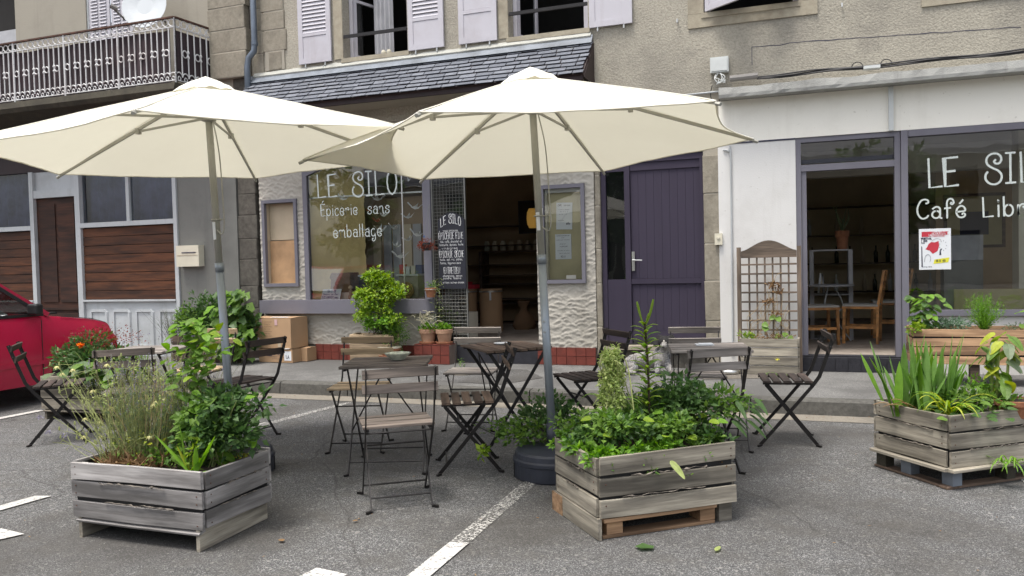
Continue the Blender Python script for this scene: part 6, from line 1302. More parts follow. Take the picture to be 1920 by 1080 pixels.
for i in range(260): a = random.uniform(0, 6.28); b = Vector((random.gauss(0, .09), random.gauss(0, .03), 0)); s.leaf(b, Vector((math.cos(a)*.5, math.sin(a)*.3, random.uniform(.2, 1))), rdir(), random.uniform(.04, .11), .010, random.uniform(.2, .9), .3)
tag(s.build('dry_leaves', 'deadleaf', t), kind='stuff')
t = plant('columbine', 'thin yellow-green stalks with cream flowers leaning out left of the front left planter', (-3.55, -6.08, .36)); s = MB(); random.seed(5)
for i in range(70):
    ang = random.uniform(PI*.6, PI*1.25) if i < 46 else random.uniform(-.6, 2); L = random.uniform(.18, .50); h = random.uniform(.12, .60)
    tip = Vector((math.cos(ang)*L*.8, math.sin(ang)*L*.35-.04, h)); pts = stemmy(s, (random.uniform(-.1, .12), random.uniform(-.05, .04), 0), tip, .0022, .06, 4)
    for k in range(3):
        m_ = pts[random.randint(3, len(pts)-1)]; q = m_+rdir(.6)*.06; s.tube([m_, q], .0012, 3, False)
        if random.random() < .5: s.lathe([(0, 0), (.006, .006), (.004, .02), (0, .026)], 5, q)
    if i % 4 == 0:
        fl = MB()
        for k in range(6): a = 2*PI*k/6; fl.leaf(tip, (math.cos(a), math.sin(a), -.35), (0, 0, 1), .026, .013, .5, .2)
        fl.build('flower', 'g_cream', t)
tag(s.build('stalks', 'g_stem', t), kind='stuff')
bl = MB(); random.seed(12)
for c in ((-.44, -.1, .26), (-.36, -.12, .18), (-.24, -.12, .17)): clump(bl, c, (.02, .02, .015), 26, .012, .008, seed=int(c[0]*100) & 255, clumps=3)
tag(bl.build('blue_flowers', 'g_lav', t), kind='stuff')
t = plant('climbing_vine', 'bright green leafy vine climbing high in the middle of the front left planter', (-3.12, -5.93, .35)); random.seed(7); s = MB()
sp = smooth_line([(0, 0, 0), (.02, .0, .25), (-.02, .0, .48), (.03, -.0, .66), (-.03, .0, .80)], 6); s.tube(sp, [.006]*len(sp), 5, False)
for k in range(3): s.tube(smooth_line([(.02*k, .02*k, 0), (.07*k-.05, .02, .3), (.02-.03*k, .0, .62-.08*k)], 4), .003, 4, False)
s.build('stem', 'g_stem', t)
for i in range(230):
    u = random.random()**.8; p = sp[min(len(sp)-1, int(u*(len(sp)-1)))]+Vector((random.gauss(0, .105-.045*u), random.gauss(0, .05), random.uniform(-.03, .03))); a = random.uniform(0, 6.28); k = random.uniform(.7, 1.25)*(1.2-.45*u)
    broad(t, random.choice(('g_bright', 'g_mid', 'g_bright', 'g_lime' if u > .5 else 'g_mid')), p, (math.cos(a), math.sin(a)-.25, random.uniform(-.4, .3)), (0, -.35, 1), .075*k, .058*k, 0, droop=.35)
t = plant('rose_bush', 'dark green rose bush filling the right side of the front left planter', (-2.98, -5.93, .35)); mb = MB(); random.seed(8)
clump(mb, (0, .0, .18), (.27, .22, .25), 1150, .046, .034, .7, .3, .4, seed=14, clumps=16); clump(mb, (.06, .03, .33), (.24, .18, .17), 520, .045, .032, .7, .3, .4, seed=15, clumps=9); tag(mb.build('foliage', 'g_dark', t), kind='stuff')
leaf_mass(t, 'g_mid', (-.02, -.05, .22), (.28, .18, .24), 330, .040, .030, seed=16, clumps=12, name='young_foliage'); s = MB()
for i in range(14): stemmy(s, (random.uniform(-.05, .05), random.uniform(-.05, .05), 0), (random.uniform(-.24, .26), random.uniform(-.16, .16), random.uniform(.15, .42)), .004, .05)
s.build('stems', 'g_stem', t)
t = plant('iris', 'short yellow-green iris shoots at the front rim of the left planter', (-2.99, -6.14, .35)); random.seed(9)
for i, (dx, dz, L) in enumerate(((-.75, .8, .30), (-.4, .9, .17), (-.05, 1, .28), (.1, 1, .17), (.55, .8, .28), (.85, .8, .22), (.0, 1, .12), (.9, .5, .12))):
    blade(t, 'g_yellow' if i in (1, 6) else 'g_bright', (random.uniform(-.03, .05), random.uniform(-.02, .02), 0), (dx, -.1, dz), L, .026, .5 if i > 5 else .15)
s = MB()
for i in range(60): s.leaf((random.uniform(-.03, .05), random.uniform(-.02, .02), random.uniform(.02, .20)), rdir(.8), rdir(), .03, .014, .2, .2)
tag(s.build('small_leaves', 'g_lime', t), kind='stuff')
t = plant('weeds', 'dry mossy weeds in the right corner of the front left planter', (-2.90, -5.88, .35)); leaf_mass(t, 'deadleaf', (0, 0, .01), (.10, .14, .04), 150, .022, .012, seed=18); leaf_mass(t, 'g_yellow', (.03, .0, .03), (.06, .12, .05), 50, .02, .008, seed=19, name='yellow_shoots')

t = plant('fennel_gone_to_seed', 'yellowish dry stalks with seed heads rising through the lavender', (-3.40, -6.02, .36)); s = MB(); mb = MB(); random.seed(183)
for i in range(46):
    q = Vector((random.gauss(-.02, .17), random.gauss(0, .07), random.uniform(.25, .56))); pts = stemmy(s, (q.x*.35, q.y*.35, 0), q, .0022, .05, 3)
    for k in range(9): mb.leaf(q+rdir(.2)*.025, rdir(.3), rdir(), .014, .009, .1, .2)
tag(s.build('stalks', 'straw', t), kind='stuff'); tag(mb.build('seed_heads', 'g_pale', t), kind='stuff')
t = plant('mixed_seedlings', 'loose low greenery between the stalks of the front left planter', (-3.28, -6.02, .36)); leaf_mass(t, 'g_mid', (0, 0, .05), (.34, .18, .10), 420, .034, .022, seed=181, clumps=26); leaf_mass(t, 'g_yellow', (-.05, -.02, .12), (.34, .16, .16), 120, .028, .012, seed=182, clumps=20, name='yellowing_shoots')
# ---- P2: frame origin (-.995,-5.50), x dir 39.5deg ; centre approx (-.87,-5.03)
t = plant('strawberry_patch', 'dense low green leafy growth filling the front centre planter', (-.87, -5.03, .37)); ax_ = R(39.5)
def rot2(x, y): return (x*math.cos(ax_)-y*math.sin(ax_), x*math.sin(ax_)+y*math.cos(ax_))
mb = MB(); mb2 = MB(); mb3 = MB(); random.seed(22)
for i in range(34):
    x, y = rot2(random.uniform(-.37, .36), random.uniform(-.27, .27)); hh = random.uniform(.03, .13)+.07*max(0, 1-abs(x+.02)*3)
    clump(mb if i % 3 else mb2, (x, y, hh), (.14, .13, .10), 125, .040, .028, .8, .25, .4, seed=200+i, clumps=5)
tag(mb.build('foliage', 'g_mid', t), kind='stuff'); tag(mb2.build('dark_foliage', 'g_dark', t), kind='stuff')
for i in range(22):
    x, y = rot2(-.39+.76*i/21, -.25) if i < 13 else rot2(-.37, -.26+.5*(i-13)/8); clump(mb3, (x, y, random.uniform(.0, .04)), (.09, .08, .06), 70, .038, .027, .8, .3, .4, seed=260+i, clumps=4)
tag(mb3.build('edge_foliage', 'g_bright', t), kind='stuff')
for i in range(36):
    x, y = rot2(random.uniform(-.38, .36), random.uniform(-.3, .2)); a = random.uniform(0, 6.28); broad(t, random.choice(('g_bright', 'g_mid', 'g_lime')), (x, y, random.uniform(.05, .20)), (math.cos(a), math.sin(a)-.3, .1), (0, -.4, 1), .06, .05, 0)
t = plant('rose_shrub', 'dark leafy shrub rising at the back right of the front centre planter', (-.62, -4.82, .37)); mb = MB(); clump(mb, (-.02, 0, .22), (.30, .20, .19), 900, .044, .028, .6, .35, .4, seed=31, clumps=16); tag(mb.build('foliage', 'g_dark', t), kind='stuff')
leaf_mass(t, 'g_mid', (.12, .02, .20), (.30, .16, .15), 300, .045, .026, seed=32, clumps=14, name='young_foliage'); s = MB(); random.seed(4)
for i in range(16): stemmy(s, (random.uniform(-.08, .08), random.uniform(-.05, .05), 0), (random.uniform(-.28, .34), random.uniform(-.12, .12), random.uniform(.15, .38)), .0035, .05)
s.build('stems', 'bark', t)
for i in range(14): a = -.3+random.uniform(-.6, .6); broad(t, 'g_dark', (.22+random.uniform(0, .16), random.uniform(-.1, .05), .28-random.uniform(0, .16)), (math.cos(a), math.sin(a), -.5), (0, -.3, 1), .10, .034, 0, droop=.4)
t = plant('amaranth', 'pale green drooping plume rising from the front centre planter', (-1.02, -5.10, .37)); random.seed(41); t.scale = (1.2, 1.2, 1.16); s = MB(); s.tube(smooth_line([(0, 0, 0), (.0, 0, .22), (.02, 0, .42)], 5), [.013, .013, .012, .011, .010, .009, .008, .008, .007, .006, .005], 7, False)
for k in range(9): s.tube(smooth_line([(random.uniform(-.01, .01), 0, .3+.02*k), (random.uniform(-.08, .09), random.uniform(-.05, .05), .42), (random.uniform(-.11, .13), random.uniform(-.07, .05), .20)], 4), .003, 4, False)
s.build('stem', 'g_stem', t); mb = MB()
for k in range(46):
    u = k/45; z = .46-.26*u**1.1; w_ = .026+.040*u**.6; a = k*2.4; c = (w_*.75*math.cos(a)+.015, w_*.6*math.sin(a), z+random.uniform(-.02, .02)); clump(mb, c, (.030, .03, .055), 40, .022, .010, .0, .6, .2, seed=500+k, clumps=4)
tag(mb.build('plume', 'g_pale', t), kind='stuff')
for i in range(16): a = random.uniform(0, 6.28); blade(t, 'g_mid', (.01*math.cos(a), .01*math.sin(a), random.uniform(.05, .24)), (math.cos(a), math.sin(a), .5), .16, .022, 1.6)
t = plant('lily', 'tall lily stem with budding tip in the front centre planter', (-.825, -4.97, .37)); random.seed(51); s = MB(); pts = smooth_line([(0, 0, 0), (.0, 0, .3), (-.012, 0, .54)], 6); t.scale = (1.28, 1.28, 1.28); s.tube(pts, [.0055]*len(pts), 6, False); s.build('stem', 'bark', t)
for i in range(50):
    u = .30+.68*i/49; a = i*2.4; z = .54*u; k = 1.15-.55*u if u > .6 else .8; blade(t, 'g_lime' if i % 3 else 'g_bright', (-.012*u, 0, z), (math.cos(a)*.9, math.sin(a)*.9, .5),   .11*k, .017, 1.0, n=5)
for q in ((-.045, 0, .63), (.028, 0, .64), (.012, 0, .58)):
    bd = MB(); bd.tube(smooth_line([(-.012, 0, .52), ((q[0]-.012)/2, 0, .56), q], 3), [.003, .003, .003, .004, .006, .006, .004][:7], 5); bd.build('flower_bud', 'g_lime', t)
for i, (x, y, z, L, m_) in enumerate(((-.62, -5.335, .385, .06, 'g_pale'),)):
    t2 = broad(None, m_, (x-.03, y-.03, z), (.7, -.25, -.5), (.1, -.8, .5), .10, .035); t2.name = 'fallen_leaf'; tag(t2, 'single pale yellow leaf hanging over the front rim of the centre planter', 'leaf')
t = plant('weeds', 'small weeds sprouting between the boards of the front centre planter'); random.seed(61)
for i, (u, z, n) in enumerate(((.33, .325, 70), (.75, .36, 110), (.62, .27, 80), (.05, .37, 40), (.88, .30, 60))):
    x, y = -.995+math.cos(ax_)*u*.8+.012, -5.50+math.sin(ax_)*u*.8-.022; leaf_mass(t, 'g_mid' if i != 4 else 'deadleaf', (x, y, z), (.06, .03, .04), n, .024, .012, seed=600+i, clumps=5)

# ---- P3: origin (.803,-4.13), x dir 38deg, y dir 128deg
t = plant('iris', 'big fan of tall iris sword leaves in the right-edge planter', (.62, -3.78, .40)); random.seed(71)
for i in range(58):
    u = i/57; lean = -0.62+1.35*u+random.uniform(-.12, .12); L = random.uniform(.34, .60)*(1-.25*abs(lean)); bx, by = random.uniform(-.10, .30), random.uniform(-.08, .10)
    blade(t, 'g_iris' if random.random() < .8 else 'g_bright', (bx*.8+.05*lean, by, -.03), (lean*.62, random.uniform(-.12, .12), 1), L, random.uniform(.038, .056), random.uniform(.0, .22), tw=random.uniform(-.8, .8))
for i in range(4): blade(t, 'deadleaf', (random.uniform(-.05, .1), -.03, 0), (random.uniform(-.9, .2), -.3, .5), .22, .02, 1.2)
t = plant('daylily', 'arching yellow-green strap leaves spilling over the front of the iris planter', (.83, -3.93, .41)); random.seed(72)
for i in range(26): a = random.uniform(PI*.7, PI*2.1); blade(t, random.choice(('g_yellow', 'g_bright', 'g_lime')), (random.uniform(-.04, .04), random.uniform(-.03, .03), 0), (math.cos(a), math.sin(a)*.8, random.uniform(.7, 2.0)), random.uniform(.18, .32), .013, random.uniform(1.5, 3.2))
t = plant('strawberry', 'low dark strawberry leaves at the front rim of the iris planter', (.93, -3.86, .41)); random.seed(73)
for i in range(54): a = random.uniform(0, 6.28); x, y = random.gauss(0.02, .10), random.gauss(.02, .08); broad(t, random.choice(('g_dark', 'g_mid', 'g_dark')), (x, y, random.uniform(.0, .10)), (math.cos(a), math.sin(a)-.4, .15), (0, -.3, 1), .062, .052, 0)
leaf_mass(t, 'g_mid', (.08, .10, .07), (.26, .18, .12), 620, .040, .024, seed=74)
leaf_mass(t, 'g_bright', (.12, .16, .14), (.18, .12, .12), 200, .03, .012, seed=75, name='feathery_tips')
t = plant('sunflower', 'tall pale-stemmed plant with yellowing leaves at the right edge', (1.12, -3.72, .40)); random.seed(75)
for (dx, h) in ((-.03, .40), (.05, .34), (.0, .45)):
    MB().tube(smooth_line([(dx, 0, 0), (dx+.01, 0, h*.5), (dx+.02, .0, h)], 4), .0085, 6).build('stem', 'g_pale', t)
for i in range(48): a = random.uniform(0, 6.28); z = random.uniform(.12, .50); broad(t, random.choice(('g_yellow', 'g_lime', 'g_mid', 'g_grey', 'g_mid')), (random.gauss(.02, .05), random.gauss(0, .04), z), (math.cos(a), math.sin(a)*.7, -.4), (0, -.4, 1), .095, .068, 0, droop=.45)
t = plant('grass_tuft', 'arching grass tuft hanging out low at the bottom right of the frame', (1.13, -3.96, .14)); random.seed(76)
for i in range(22): a = random.uniform(PI*1.0, PI*1.9); blade(t, 'g_bright', (random.uniform(-.03, .05), 0, 0), (math.cos(a), math.sin(a)*.6, random.uniform(.2, .8)), random.uniform(.12, .24), .008, 2.0)
# ---- P4: under the café window, origin (.985,-.88) z .137, soil at .80
zt = .137+.50
t = plant('bean_plant', 'broad-leaved bean plant at the left end of the café window planter', (1.09, -.70, zt)); random.seed(81)
for i in range(80): a = random.uniform(0, 6.28); u = random.random(); broad(t, random.choice(('g_mid', 'g_mid', 'g_dark', 'g_bright')), (random.gauss(.02, .05+.04*u), random.gauss(0, .04), u*.37), (math.cos(a), math.sin(a)-.35, -.15), (0, -.45, 1), .085, .066, 0, droop=.35)
fl = MB(); clump(fl, (.04, -.08, .13), (.03, .01, .02), 14, .022, .018, seed=5, clumps=3); fl.build('orange_flower', 'g_orange', t); MB().tube([(0, 0, -.02), (.02, 0, .34)], .006, 5).build('stem', 'g_stem', t)
t = plant('nasturtium', 'light green trailing leaves hanging over the left corner of the café planter', (1.04, -.84, zt)); leaf_mass(t, 'g_lime', (-.0, -.03, .03), (.11, .07, .10), 90, .04, .034, seed=82)
t = plant('sage', 'low grey-green sage in the café window planter', (1.33, -.72, zt)); leaf_mass(t, 'g_sage', (0, 0, .06), (.24, .14, .10), 760, .036, .012, seed=83, clumps=26)
t = plant('rosemary', 'feathery bright green bush in the café window planter', (1.62, -.70, zt)); random.seed(84); mb = MB()
for i in range(210):
    a = random.uniform(0, 6.28); sp = random.uniform(.05, .5); h = random.uniform(.14, .40)*(1-.35*sp); b = Vector((0, 0, 0)); q = Vector((math.cos(a)*sp*.38, math.sin(a)*sp*.26, h))
    for k in range(20): u = random.uniform(.1, 1); p = b.lerp(q, u); mb.leaf(p, (q-b).normalized()+rdir(.5)*.8, rdir(), .024, .0055, .1, 0)
tag(mb.build('foliage', 'g_bright', t), kind='stuff')
t = plant('succulents', 'pink and grey low succulents at the right of the café planter', (1.92, -.74, zt-.01)); leaf_mass(t, 'g_pink', (0.05, -.03, .02), (.16, .10, .05), 420, .022, .014, seed=85, clumps=20); leaf_mass(t, 'g_grey', (.0, .10, .03), (.2, .06, .06), 200, .024, .012, seed=86, name='grey_foliage')
t = plant('squash_plant', 'large-leaved plant at the very right end of the café planter', (2.12, -.66, zt)); random.seed(87)
for i in range(26): a = random.uniform(0, 6.28); broad(t, random.choice(('g_mid', 'g_bright')), (random.gauss(0, .07), random.gauss(0, .05), random.uniform(.05, .27)), (math.cos(a), math.sin(a)-.4, 0), (0, -.5, 1), .11, .09, 0)
leaf_mass(plant('moss_soil_plants', 'small green seedlings along the front edge of the café planter', (1.7, -.82, zt-.02)), 'g_mid', (0, 0, .01), (.6, .06, .035), 420, .018, .012, seed=88, clumps=40)
# ---- P5 marigold etc
t = plant('marigold', 'reddish seeding marigold bush with one orange flower before the red car', (-6.42, -3.50, .38)); random.seed(91); leaf_mass(t, 'g_dark', (-.12, 0, .16), (.50, .26, .28), 2200, .058, .028, seed=92, clumps=34); leaf_mass(t, 'g_red', (.0, .05, .36), (.54, .22, .20), 700, .022, .012, seed=93, clumps=26, name='seed_heads')
s = MB()
for i in range(60): a = random.uniform(0, 6.28); stemmy(s, (0, 0, 0), (math.cos(a)*random.uniform(.1, .55), math.sin(a)*.2, random.uniform(.2, .48)), .0022, .06, 3)
tag(s.build('stems', 'g_red', t), kind='stuff'); fl = MB(); clump(fl, (-.08, -.18, .34), (.035, .03, .025), 60, .026, .018, seed=94, clumps=3); fl.build('orange_flower', 'g_orange', t)
t = plant('squash_plant', 'broad pale squash leaves low in the planter beside the red car', (-6.30, -3.72, .40)); random.seed(95)
for i in range(60): a = random.uniform(0, 6.28); broad(t, random.choice(('g_mid', 'g_grey', 'g_dark', 'g_bright')), (random.gauss(0, .17), random.gauss(0, .05), random.uniform(-.02, .16)), (math.cos(a), math.sin(a)-.5, -.1), (0, -.5, 1), .14, .12, 0)
t = plant('chives', 'upright green tuft at the right end of the planter beside the car', (-6.03, -3.45, .38)); random.seed(96)
for i in range(60): blade(t, 'g_bright', (random.gauss(0, .05), random.gauss(0, .03), 0), (random.uniform(-.3, .35), 0, 1), random.uniform(.14, .30), .008, .3, n=4)
t = plant('statice', 'greyish dry flower sprigs behind the left table', (-5.55, -3.45, .0)); random.seed(97); s = MB(); mb = MB()
for i in range(170):
    q = Vector((random.gauss(0, .34), random.gauss(0, .12), random.uniform(.30, .82))); stemmy(s, (q.x*.4, q.y*.4, 0), q, .002, .05, 3)
    for k in range(7): mb.leaf(q+rdir(0)*.015, rdir(), rdir(), .012, .009, 0, .2)
tag(s.build('stems', 'g_stem', t), kind='stuff'); tag(mb.build('flower_heads', 'g_lav', t), kind='stuff')
# ---- umbrella base ivy
t = plant('trailing_strawberry', 'trailing dark leaves around the foot of the right umbrella', (-1.66, -4.22, .16)); random.seed(98)
leaf_mass(t, 'g_dark', (-.02, .0, .17), (.34, .18, .22), 900, .040, .030, seed=99, clumps=22); leaf_mass(t, 'g_mid', (-.14, -.12, .08), (.36, .14, .13), 430, .040, .030, seed=100, clumps=14, name='young_foliage'); leaf_mass(t, 'g_lime', (-.34, -.36, .02), (.05, .05, .07), 40, .04, .03, seed=103, clumps=4, name='pale_shoots')
s = MB()
for i in range(16): stemmy(s, (0, 0, 0), (random.uniform(-.4, .25), random.uniform(-.3, .1), random.uniform(0, .28)), .0025, .08)
s.build('runners', 'g_stem', t)
leaf_mass(plant('gravel_in_base', 'violet grey pebbles on the round blue umbrella base', (-1.50, -4.33, .195)), 'g_lav', (0, 0, 0), (.09, .08, .012), 220, .010, .009, seed=104, clumps=20, name='pebbles')
# ---- along the grocery wall
t = plant('false_spirea', 'lime-green bushy plant in the wooden box before the grocery window', (-5.17, -.33, .52)); random.seed(111); mb = MB(); mb2 = MB()
for i in range(60):
    a = random.uniform(0, 6.28); z = random.uniform(.05, .74); w_ = .36*math.sin(PI*min(1, (z+.10)/.86))**.7; c = (w_*math.cos(a)*random.uniform(.2, 1.15)+.04*nz(i*.9, 2), w_*.6*math.sin(a), z+random.uniform(-.05, .05)); clump(mb if z > .22 else mb2, c, (.15, .12, .10), 80, .050, .030, .9, .45, .3, seed=1100+i, clumps=4)
for c in ((-.30, 0, .52), (.22, 0, .68), (.0, 0, .70), (-.08, 0, .66), (.12, 0, .74)): clump(mb, c, (.06, .05, .05), 34, .045, .032, .9, .3, .35, seed=1200, clumps=3)
tag(mb.build('foliage', 'g_lime', t), kind='stuff'); tag(mb2.build('lower_foliage', 'g_bright', t), kind='stuff'); s = MB()
for i in range(18): stemmy(s, (random.uniform(-.15, .15), 0, 0), (random.uniform(-.25, .25), random.uniform(-.1, .1), random.uniform(.2, .6)), .004, .04)
s.build('stems', 'bark', t)
t = plant('bay_bush', 'darker fine-leaved bush in the wide bowl pot', (-4.98, -.38, .34)); random.seed(112); leaf_mass(t, 'g_mid', (.02, 0, .22), (.27, .15, .33), 1300, .032, .014, seed=113, clumps=26); leaf_mass(t, 'g_dark', (.02, .03, .18), (.25, .13, .27), 600, .03, .012, seed=114, clumps=16, name='dark_foliage')
t = plant('curry_plant', 'bleached wiry stalks behind the terracotta pots', (-4.60, -.20, .55)); random.seed(115); s = MB()
for i in range(34):
    c = Vector((random.gauss(0, .07), random.gauss(0, .03), random.uniform(.05, .2))); q = c+Vector((random.uniform(-.16, .16), random.uniform(-.06, .03), random.uniform(-.03, .10))); s.tube(smooth_line([c, c.lerp(q, .5)+Vector((0, 0, .03)), q], 3), .0035, 4)
tag(s.build('stalks', 'g_white', t), kind='stuff')
for x, i in ((-4.565, 0), (-4.335, 1)):
    t = plant('geranium', ('fresh green leaves in the left terracotta pot on the red step', 'green and yellowish leaves in the terracotta pot nearest the doorway')[i], (x, -.12, .56)); leaf_mass(t, 'g_bright', (0, -.01, .03), (.13, .10, .075), 170, .042, .034, seed=120+i, clumps=9)
t = plant('hanging_herb', 'sprawling dry herb in the small pot hung on the lilac post', (-4.50, -.14, 1.09)); leaf_mass(t, 'g_mid', (0, 0, .04), (.09, .06, .07), 150, .03, .010, seed=122); mb = MB(); random.seed(123)
for i in range(70): x = .11+random.gauss(0, .04); z = .14-random.random()*.62; mb.leaf((x, -.02, z), rdir(.2), rdir(), .045, .007, .3, .1)
tag(mb.build('dry_trails', 'g_pale', t), kind='stuff')
t = plant('red_trailer', 'reddish brown trailing succulent hanging by the blackboard', (-4.53, -.16, 1.66)); leaf_mass(t, 'g_red', (0, 0, -.02), (.15, .07, .11), 520, .022, .010, up=0, droop=.8, seed=124, clumps=22); MB().leaf((-.02, -.03, .09), (0, 0, 1), (0, -1, 0), .035, .03).build('violet_flower', 'blueink', t)
# shrubs left
t = plant('mahonia_shrub', 'dark green holly-like shrub left of the umbrella pole', (-7.72, -.50, .137)); random.seed(131); leaf_mass(t, 'g_dark', (-.05, 0, .50), (.50, .26, .44), 3200, .065, .032, seed=132, clumps=34); leaf_mass(t, 'g_mid', (-.30, -.10, .58), (.26, .16, .28), 800, .045, .02, seed=133, clumps=14, name='young_foliage')
s = MB()
for i in range(12): stemmy(s, (random.uniform(-.05, .05), 0, 0), (random.uniform(-.4, .3), random.uniform(-.15, .15), random.uniform(.4, .85)), .008, .06)
s.build('stems', 'bark', t)
t = plant('maple_sapling', 'maple sapling with large lobed leaves beside the cardboard boxes', (-7.22, -.55, .137)); random.seed(134); s = MB()
for k in range(6): stemmy(s, (random.uniform(-.05, .05), 0, 0), (random.uniform(-.28, .22), random.uniform(-.12, .05), random.uniform(.6, .95)), .008, .05, 5)
s.build('trunk', 'bark', t)
leaf_mass(t, 'g_dark', (0, .05, .45), (.34, .16, .45), 700, .10, .08, seed=137, clumps=20, name='inner_foliage')
for i in range(190): z = random.uniform(.12, 1.0); a = random.uniform(0, 6.28); wx = .30*(1.1-.4*z); broad(t, random.choice(('g_mid', 'g_mid', 'g_dark', 'g_bright')), (random.uniform(-wx, wx*.9), random.gauss(-.06, .08), z), (math.cos(a), math.sin(a)-.6, -.5), (0, -.7, .7), .13, .13, 5, droop=.3)
t = plant('dry_lavender', 'thin dark lavender tuft before the white panelled apron', (-8.35, -.50, .45)); random.seed(135); s = MB(); mb = MB()
for i in range(90):
    q = Vector((random.gauss(0, .16), random.gauss(0, .06), random.uniform(.15, .42))); stemmy(s, (q.x*.3, q.y*.3, 0), q, .002, .03, 3)
    for k in range(6): mb.leaf(q*random.uniform(.4, 1), rdir(.6), rdir(), .03, .004, 0, .1)
tag(s.build('stems', 'bark', t), kind='stuff'); tag(mb.build('foliage', 'g_grey', t), kind='stuff')
leaf_mass(plant('ground_shrub', 'low leafy growth in the dark trough behind the tan chair', (-7.95, -.40, .46)), 'g_mid', (0, 0, .05), (.4, .16, .12), 380, .034, .022, seed=136, clumps=18)
# trellis plants
t = plant('dead_vine', 'withered vine tangled in the trellis', (-.36, -.21, .50)); random.seed(141); s = MB(); mb = MB()
for i in range(18):
    x0 = random.uniform(-.25, .25); pts = [(x0, 0, 0)]; 
    for k in range(6): pts.append((pts[-1][0]+random.uniform(-.06, .06)+(.05-x0)*.08, random.uniform(-.02, .0), pts[-1][2]+random.uniform(.03, .16)*(1 if abs(x0) < .15 else .6)))
    s.tube(smooth_line(pts, 3), .0022, 4, False)
for c, n in (((.05, -.02, .58), 60), ((.10, -.02, .52), 30), ((-.02, -.02, .40), 30), ((.08, -.02, .28), 20)): clump(mb, c, (.09, .02, .06), n, .04, .022, .2, .5, .3, seed=int(c[2]*100), clumps=5)
tag(s.build('vine_stems', 'straw', t), kind='stuff'); tag(mb.build('withered_leaves', 'deadleaf', t), kind='stuff')
for c in ((.06, -.03, .24), (.10, -.04, .02), (.19, -.05, .05), (-.05, -.04, .15)):
    for k in range(3): broad(t, 'g_mid', Vector(c)+rdir(0)*.03, (random.uniform(-1, 1), -.6, -.2), (0, -.8, .5), .08, .07)
t = plant('strawflower', 'light green and straw-coloured growth along the top of the trellis trough', (-.40, -.33, .50)); leaf_mass(t, 'g_lime', (-.20, 0, .03), (.14, .07, .07), 190, .04, .016, seed=142, clumps=9); leaf_mass(t, 'deadleaf', (.05, 0, .02), (.26, .06, .05), 240, .04, .010, seed=143, clumps=12, name='straw'); fl = MB(); clump(fl, (.12, -.16, -.19), (.02, .01, .01), 12, .02, .014, seed=3, clumps=2); fl.build('yellow_flower', 'yellowink', t)
# pavement weeds
for i, (x, y, z, n, m_, lab) in enumerate(((-.28, -.62, .137, 240, 'g_mid', 'low weeds at the foot of the trellis trough'), (-3.95, -.50, .137, 90, 'g_mid', 'small weed growing at the foot of the black threshold'), (-4.62, -1.55, .137, 50, 'g_grey', 'flat weed on the pavement behind the tan chair'), (-.75, -1.45, .137, 60, 'g_mid', 'thin moss tuft near the kerb under the right chairs'), (-2.35, -1.93, .02, 40, 'g_dark', 'dark weed growing against the kerb face'), (1.45, -.95, .137, 120, 'g_dark', 'ferny weed under the fresh wooden planter'))):
    leaf_mass(plant('weed', lab, (x, y, z)), m_, (0, 0, .02), (.16 if i != 1 else .05, .06, .03 if i != 1 else .13), n, .022, .008, seed=150+i, clumps=8)
# fallen leaves
for i, (x, y, m_, L, lab) in enumerate(((-.79, -5.60, 'g_dark', .10, 'green lobed leaf fallen on the asphalt under the orange pallet'), (-.41, -5.55, 'g_pale', .07, 'pale dead leaf on the asphalt right of the centre planter'), (-2.53, -6.02, 'deadleaf', .04, 'small dry leaf on the asphalt in the foreground'), (-2.33, -5.62, 'deadleaf', .03, 'tiny dry leaf near the foreground chair'))):
    o = broad(None, m_, (0, 0, 0), (1, .1, .02), (0, 0, 1), L, L*(.8 if i != 1 else .4), 5 if i == 0 else 0, droop=.02); o.location = (x, y, .012); o.rotation_euler.z = i*1.3; o.name = 'fallen_leaf'; tag(o, lab, 'leaf')
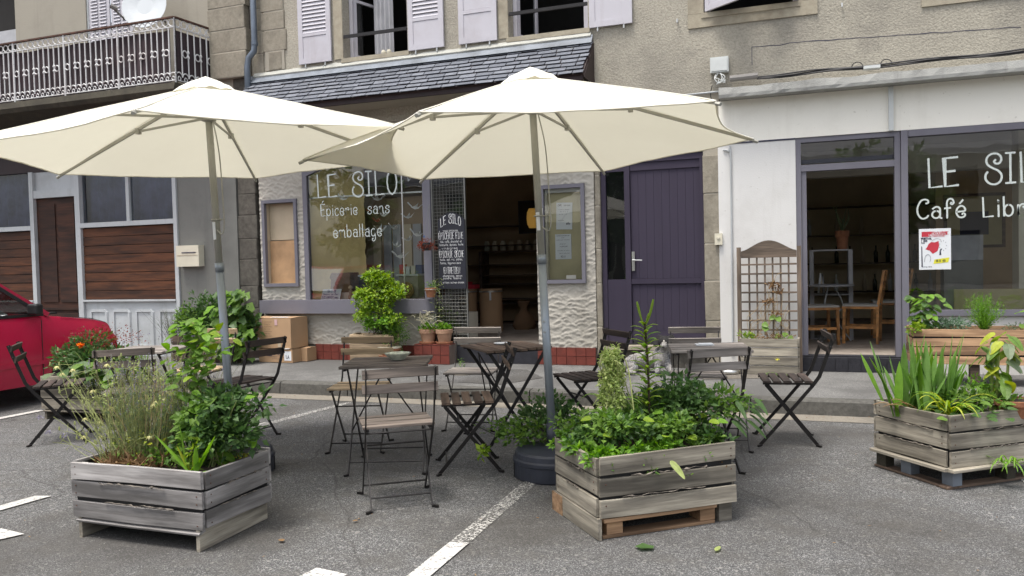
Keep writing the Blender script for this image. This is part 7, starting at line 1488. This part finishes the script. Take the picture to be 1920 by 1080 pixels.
# pot plant in the café
t = plant('bare_houseplant', 'dim leafless houseplant in the café pot', (.48, 1.92, 1.70)); s = MB(); random.seed(161)
for i in range(9): stemmy(s, (0, 0, 0), (random.uniform(-.12, .12), random.uniform(-.1, .1), random.uniform(.1, .35)), .008, .05)
s.build('stems', 'g_grey', t)

# ================================================================== ACROSS THE STREET (mirrored in the glass)
def street_tree(label, x, y, s_, seed):
    t = thing('plane_tree', label, 'tree', (x, y, 0), 0, 'trees across the street'); random.seed(seed); tr = MB(); tr.tube([(0, 0, 0), (.05, 0, 1.4), (0, .1, 3.0), (.1, 0, 5)], [.28, .22, .18, .10], 10)
    for k in range(7): a = k*.9; tr.tube([(0, 0, 2.4+.25*k), (math.cos(a)*1.0, math.sin(a)*1.0, 3.6+.3*k), (math.cos(a)*2.1, math.sin(a)*2.1, 4.4+.3*k)], [.09, .06, .02], 6)
    tr.build('trunk', 'bark', t); mb = MB()
    for k in range(22): a = random.uniform(0, 6.28); r_ = random.uniform(.2, 2.3); clump(mb, (r_*math.cos(a), r_*math.sin(a), random.uniform(2.6, 6.6)), (1.1, 1.1, .8), 130, .30, .22, .7, .2, .3, seed=seed*50+k, clumps=5)
    tag(mb.build('crown', 'g_dark', t), kind='stuff'); t.scale = (s_, s_, s_)
for i, x in enumerate((-17, -11.5, -6.5, -1.5, 3.5, 9)): street_tree(('leftmost', 'second', 'third', 'fourth', 'fifth', 'rightmost')[i]+' street tree across the road, behind the viewpoint', x+random.uniform(-.6, .6), -20+random.uniform(-1, 1), .74, 300+i)
OH = thing('opposite_house', 'plain rendered house across the street, behind the viewpoint', 'building', (0, -30, 0)); ob = MB(); wall_rects(ob, -24, 22, 0, 5.6, [(x, x+1.1, z, z+1.5) for x in range(-22, 20, 4) for z in (.9, 3.6)], .4, .0); ob.build('wall', 'opposite', OH)
for x in range(-22, 20, 4):
    for z in (.9, 3.6): MB().span((x, .1, z), (x+1.1, .15, z+1.5)).build('window', 'glass_dark', OH); 
MB().span((-24, -.5, 0), (22, -.3, 5.6)).build('inner_wall', 'innerdark', OH); MB().prism([(-24.3, .6, 5.6), (22.3, .6, 5.6), (22.3, -4, 7.6), (-24.3, -4, 7.6)], (0, -.2, .3)).build('roof', 'slate', OH)
